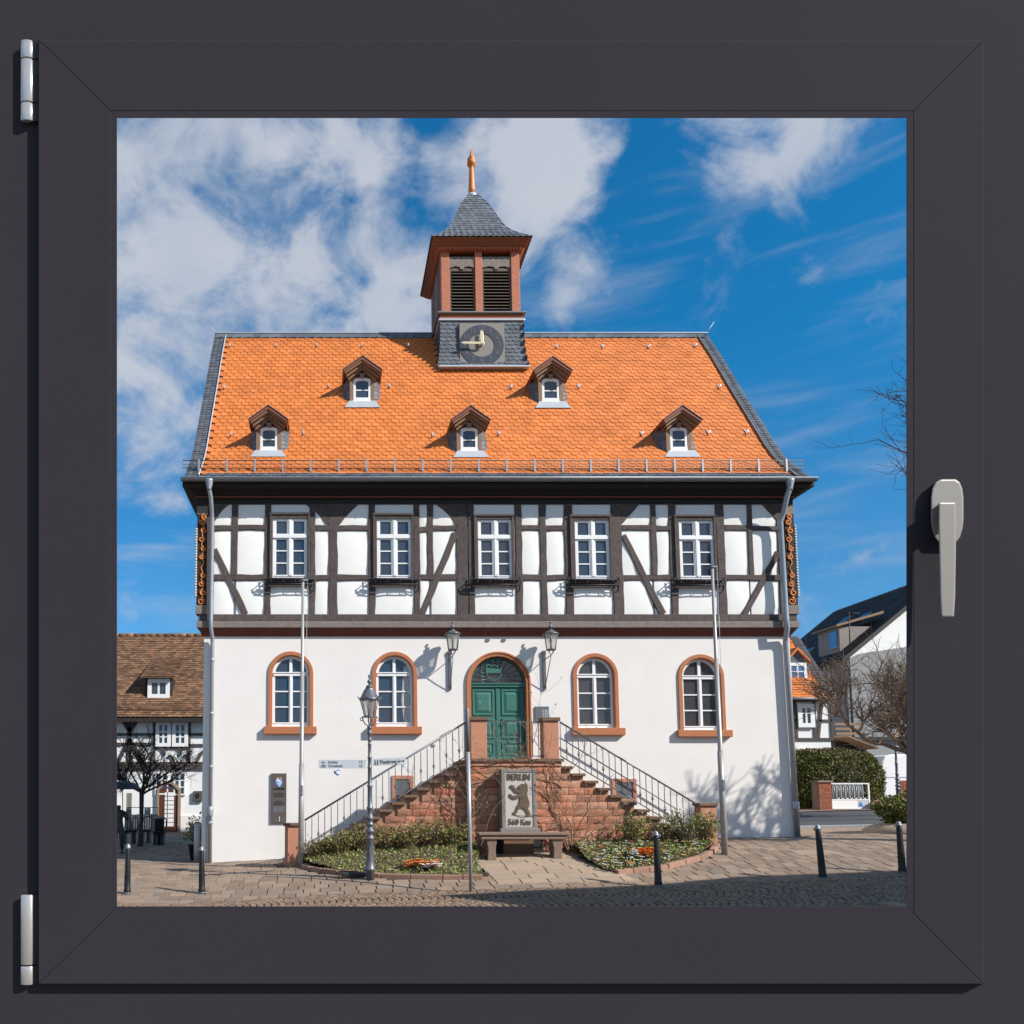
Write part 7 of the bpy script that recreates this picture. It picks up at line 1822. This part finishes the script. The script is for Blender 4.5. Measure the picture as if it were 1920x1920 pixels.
# brown brick wall at the right edge
YW2 = 13.9; bw = thing('brick_wall', 'low dark red brick wall behind the grey lamp post at the right edge', 'wall', (fx(1690,1500,YW2), YW2, gz(22, YW2)))
x0, x1, z0, z1 = fx(1689,1490,YW2), fx(1689,1490,YW2)+1.6, gz(22,YW2)-.05, fz(1463,YW2)
MB().box(x0+.01, x1, YW2+.015, YW2+.25, z0, z1-.01).build('wall_core', 'mortar', bw)
for k in range(15):
    za, zb2 = lerp(z0, z1, k/15), lerp(z0, z1, (k+1)/15); x = x0 - (.12 if k % 2 else 0)
    while x < x1: MB().box(max(x, x0)+.005, min(x+.24, x1)-.005, YW2, YW2+.10, za+.006, zb2-.006).build('brick', 'brick', bw); x += .25
# lamp on the right, far
YL2 = 12.6; x2 = fx(1686, 1521, YL2); z2_ = gz(x2, YL2); 
street_lamp(x2, YL2, z2_, kk*1.02, 'grey cast iron lamp post at the right edge beyond the street', None)
# evergreen bush on a stone mound at the right edge
YBs = .2; bxp = fx(1686, 1570, YBs)
bs = thing('evergreen_bush', 'dark green spreading bush on a stone mound behind the right bollard', 'bush', (bxp, YBs, gz(bxp, YBs)))
zb_ = gz(bxp, YBs)
MB().lathe([(1.0, -.1), (.95, .05), (.8, .14), (.5, .2), (.001, .22)], (bxp+.25, YBs, zb_), 14).build('stone_mound', 'stone', bs)
pts = []
for _ in range(5200):
    a = random.uniform(0, 6.283); r_ = random.random()**.5; h_ = random.random()
    rad = (.25 + .65*h_*(1.25-h_*.55))
    pts.append((bxp+.15 + r_*rad*math.cos(a)*1.0, YBs + r_*rad*math.sin(a)*.8, zb_ + .12 + .82*h_*(1 - .35*r_)))
tb = MB()
for k in range(16):
    a = random.uniform(0, 6.283); tb.tube([(bxp+.15, YBs, zb_), (bxp+.15+.4*math.cos(a), YBs+.3*math.sin(a), zb_+.45), (bxp+.15+.8*math.cos(a), YBs+.6*math.sin(a), zb_+.8)], [.02, .012, .005], 4)
tb.build('branches', 'twig', bs); leaf_mesh(pts, .085).build('foliage', 'hedge', bs, 'stuff', recalc=False)
# ---- the shaded square on the left
def seat_bench(px0, px1, pyb, Y, label, parts=2):
    x0, x1 = fx(px0, pyb, Y), fx(px1, pyb, Y); z = gz((x0+x1)/2, Y); root = thing('wire_bench', label, 'bench', ((x0+x1)/2, Y, z), 'black wire benches around the tree')
    n_ = parts
    MB().tube([(x0, Y, z+.40), (x1, Y, z+.40)], .035, 8).build('seat_beam', 'iron', root)
    for s_ in (.2, .8): MB().box(lerp(x0, x1, s_)-.04, lerp(x0, x1, s_)+.04, Y-.15, Y+.15, z, z+.42).build('leg', 'iron', root)
    for k in range(n_):
        a, c_ = lerp(x0, x1, (k+.04)/n_), lerp(x0, x1, (k+.96)/n_)
        fr = MB().tube([(a, Y-.25, z+.44), (a, Y+.2, z+.44), (a+.02, Y+.26, z+.52), (a+.02, Y+.3, z+.80), (a+.10, Y+.31, z+.87), (c_-.10, Y+.31, z+.87), (c_-.02, Y+.3, z+.80), (c_-.02, Y+.26, z+.52), (c_, Y+.2, z+.44), (c_, Y-.25, z+.44), (a, Y-.25, z+.44)], .018, 6).build('seat_frame', 'iron', root)
        ms = MB()
        for q in range(1, 9): xx = lerp(a, c_, q/9); ms.tube([(xx, Y-.24, z+.44), (xx, Y+.2, z+.44), (xx, Y+.27, z+.54)], .007, 4)
        for q in range(1, 7): ms.tube([(a, lerp(Y-.24, Y+.2, q/7), z+.44), (c_, lerp(Y-.24, Y+.2, q/7), z+.44)], .007, 4)
        ms.build('seat_mesh', 'iron', fr)
    return root
seat_bench(228, 256, 1575, 7.9, 'black wire bench on the square, left of the tree trunk', 2)
seat_bench(262, 283, 1577, 8.4, 'black wire bench just right of the tree trunk', 1)
seat_bench(287, 310, 1578, 7.2, 'black wire bench beside the litter bin, before the brown door', 1)
xb_, Yb_ = fx(302, 1560, 7.4), 7.4; zb_ = gz(xb_, Yb_); lb = thing('litter_bin', 'round black litter bin before the brown door', 'litter bin', (xb_, Yb_-.3, zb_))
MB().lathe([(.05, .0), (.05, .30), (.14, .31), (.155, .80), (.17, .82), (.17, .85), (.14, .85)], (xb_, Yb_-.3, zb_), 16).build('bin', 'iron', lb); MB().lathe([(.13, 0), (.10, .06), (.001, .08)], (xb_, Yb_-.3, zb_+.85), 12).build('lid', 'bollard_top', lb)
# board fence with a notice, narrow grey boards beside it
fc = thing('board_fence', 'grey weathered board fence standing against the white wall behind the tree', 'fence', (fx(262,1555,14.6), 14.6, gz(-8, 14.6)))
x0, x1 = fx(234,1540,14.6), fx(295,1540,14.6); n_ = 14; z0, z1 = gz(-8,14.6), fz(1527,14.6)
for k in range(n_): MB().box(lerp(x0, x1, k/n_)+.008, lerp(x0, x1, (k+1)/n_)-.008, 14.6+random.uniform(-.01,.01), 14.65, z0, z1+random.uniform(-.02, .02)).build('board', 'greywood', fc)
MB().box(fx(271,1530,14.5), fx(279,1530,14.5), 14.56, 14.58, fz(1531,14.5), fz(1526,14.5)).build('notice', 'white', fc)
MB().tube([(fx(240,1514,14.6), 14.6, fz(1514,14.6)), (fx(296,1514,14.6), 14.6, fz(1514,14.6))], .014, 5).build('wire', 'iron', fc)
for px in (240, 296): MB().tube([(fx(px,1514,14.6), 14.6, fz(1513,14.6)), (fx(px,1514,14.6), 14.6, z0)], .014, 5).build('wire_post', 'iron', fc)
sb = thing('planter_box', 'small brown wooden box with white label on top of the board fence', 'box', (fx(275,1520,14.5), 14.5, z1))
MB().box(fx(270.5,1520,14.5), fx(280.5,1520,14.5), 14.5, 14.7, z1, fz(1515,14.5)).build('box', 'greywood', sb, bevel=.01); MB().box(fx(273.5,1518,14.5), fx(277,1518,14.5), 14.492, 14.499, fz(1520,14.5), fz(1516,14.5)).build('label_plate', 'white', sb)
pn = thing('grey_panel', 'pair of tall narrow grey boards leaning on the white wall', 'board', (fx(241,1525,14.9), 14.9, gz(-9, 14.9)))
for a, b2 in ((236.5, 241), (241.5, 246.5)): MB().box(fx(a,1510,14.9), fx(b2,1510,14.9), 14.9, 14.95, gz(-9,14.9), fz(1487,14.9)).build('board', 'greywood', pn)
# bronze figure with an umbrella at the left edge
YSt = 3.6; xs_ = fx(221, 1610, YSt); zs_ = gz(xs_, YSt)
zt_ = fz(1505, YSt); Hh = zt_ - zs_
stt = thing('bronze_statue', 'dark bronze statue of a standing figure in a long coat under an umbrella', 'statue', (xs_, YSt, zs_))
me = bpy.data.meshes.new('figure'); vv = []; rr_ = []; ee = []
def jv(x, y, z, r, p=None):
    vv.append((x, y, z*Hh)); rr_.append(r*Hh/1.75); i = len(vv)-1
    if p is not None: ee.append((p, i))
    return i
pel = jv(0, 0, .52, .17); wa = jv(0, .0, .62, .155, pel); chh = jv(0, .02, .74, .18, wa); sho = jv(0, .02, .81, .15, chh); nk = jv(0, 0, .86, .055, sho); hd_ = jv(0, -.02, .905, .088, nk); hd2 = jv(0, -.02, .955, .085, hd_)
for s_ in (-1, 1):
    hp = jv(s_*.09, 0, .46, .13, pel); kn = jv(s_*.10, -.03*s_, .27, .105, hp); an = jv(s_*.11, .02, .06, .062, kn); ft = jv(s_*.13, -.14, .025, .045, an)
    sh = jv(s_*.19, .02, .79, .085, sho)
    if s_ == 1: el = jv(.27, -.08, .66, .065, sh); ha = jv(.20, -.24, .74, .05, el); fg = jv(.18, -.27, .78, .042, ha)
    else: el = jv(-.27, .02, .63, .065, sh); ha = jv(-.26, -.08, .50, .05, el); fg = jv(-.25, -.10, .46, .035, ha)
me.from_pydata(vv, ee, []); fo = bpy.data.objects.new('figure', me); COL.objects.link(fo); fo.parent = stt; me.materials.append(M['bronze'])
sk = fo.modifiers.new('skin', 'SKIN'); fo.modifiers.new('sub', 'SUBSURF').levels = 1; fo.modifiers['sub'].render_levels = 2
for i, r in enumerate(rr_): me.skin_vertices[0].data[i].radius = (r, r*.8)
me.skin_vertices[0].data[0].use_root = True
um = MB(); uc = (xs_+.14, YSt-.25, fz(1464, YSt)); n_ = 10; ur = .55; ring_ = [(uc[0]+ur*math.cos(2*math.pi*i/n_), uc[1]+ur*math.sin(2*math.pi*i/n_), fz(1480, YSt)) for i in range(n_)]; mid_ = [(uc[0]+ur*.62*math.cos(2*math.pi*i/n_), uc[1]+ur*.62*math.sin(2*math.pi*i/n_), fz(1468, YSt)) for i in range(n_)]
um.add([uc]+mid_+ring_, [(0, 1+i, 1+(i+1) % n_) for i in range(n_)] + [(1+i, 1+n_+i, 1+n_+(i+1) % n_, 1+(i+1) % n_) for i in range(n_)], True)
um.tube([(xs_+.18, YSt-.27, zs_+.74*Hh), uc], .014, 6).build('umbrella', 'bronze', stt)
MB().lathe([(.33, -.05), (.33, .02), (.30, .03)], (xs_, YSt, zs_), 16).build('plinth', 'bronze', stt)
# ---- trees
YT1 = 6.6; xt1 = fx(263, 1580, YT1)
bare_tree(xt1, YT1, gz(xt1, YT1), fz(1478, YT1)-gz(xt1, YT1), 0.075, 1.55, 'leafless round crowned tree on the shaded square before the brown door', 5, 4, up=.16, first=9, twig=.007, spread=.9, jit=.12)
YT2 = 8.2; xt2 = fx(1716, 1500, YT2)
bare_tree(xt2, YT2, gz(xt2, YT2), fz(1392, YT2)-gz(xt2, YT2)-.3, .14, 3.4, 'leafless brown twiggy tree before the grey house at the right edge', 21, 5, bm='bark', tm='twig_brown', up=.22, first=8, twig=.008, spread=1.0, jit=.2)
# a tall tree standing out of the frame on the right, its outer branches reach in
YT3 = 3.0; xt3 = fx(2150, 1500, YT3)
bare_tree(xt3, YT3, gz(xt3, YT3), 8.6, .15, 5.6, 'tall leafless tree whose outer branches reach in from the right', 33, 5, tm='twig_dark', up=.30, first=8, twig=.007, spread=1.0, jit=.18)
# a smaller bare multi-stemmed tree in front of the hall (out of the frame), which throws its shadow on the wall
def shadow_tree(xw, s_, seed):
    x = xw + 1.6*s_; y = -s_; bare_tree(x, y, gz(x, y), 4.7, .16, 1.85, 'leafless street tree right of the hall front', seed, 4, up=.22, first=7, twig=.008, spread=.85, jit=.14)
shadow_tree(10.0, 3.6, 8)
# the house across the way, out of the frame on the right: it shades the street
YO0, YO1 = -18.5, -10.1; xo = 15.9
oh = thing('corner_house', 'plain white corner house with grey roof across the street', 'house', (xo+6, (YO0+YO1)/2, gz(xo, -8)))
ro = 11.9; ym = (YO0+YO1)/2
MB().box(xo+.3, xo+15, YO0, YO1, -.5, 7.6).build('wall', 'housewhite', oh)
MB().prism([(0, 0)]*0 or [(xo+.3, 7.6), (xo+15, 7.6), (xo+15, 7.7), (xo+.3, 7.7)], YO0, YO1).build('wall_plate', 'timber', oh)
MB().loft([(xo, YO0-.4, 7.4), (xo, ym, ro), (xo, YO1+.4, 7.4)], [(xo+15.3, YO0-.4, 7.4), (xo+15.3, ym, ro), (xo+15.3, YO1+.4, 7.4)]).build('roof', 'slate', oh)
for k in range(5): far_window(oh, xo+1.2+2.7*k, xo+2.3+2.7*k, 4.6, 6.0, YO1+.06, 2, 2)

# pale inspection slab let into the paving, and a worn stone with grass at the street's near edge
p = G(1527, 1598); x0, x1 = p.x-.42, p.x+.40
MB().hexa([(x0, p.y-.22, gz(x0, p.y-.22)-.02), (x1, p.y-.26, gz(x1, p.y-.26)-.02), (x1, p.y+.2, gz(x1, p.y+.2)-.02), (x0, p.y+.24, gz(x0, p.y+.24)-.02), (x0, p.y-.22, gz(x0, p.y-.22)+.012), (x1, p.y-.26, gz(x1, p.y-.26)+.012), (x1, p.y+.2, gz(x1, p.y+.2)+.012), (x0, p.y+.24, gz(x0, p.y+.24)+.012)]).build('inspection_slab', 'stone', pave, bevel=.006)
p = G(1690, 1698); vs_ = thing('verge_stone', 'pale worn stone with a little grass at the near edge of the cobbled street', 'stone', (p.x, p.y, gz(p.x, p.y)))
MB().box(p.x-.28, p.x+1.2, p.y-.6, p.y+.02, gz(p.x, p.y)-.05, gz(p.x, p.y)+.05).build('stone', 'stone', vs_, bevel=.02)
leaf_mesh([(p.x + random.uniform(-.05, .9), p.y + random.uniform(-.5, -.0), gz(p.x, p.y) + .05) for _ in range(500)], .05).build('grass', 'leaf', vs_, 'stuff', recalc=False)
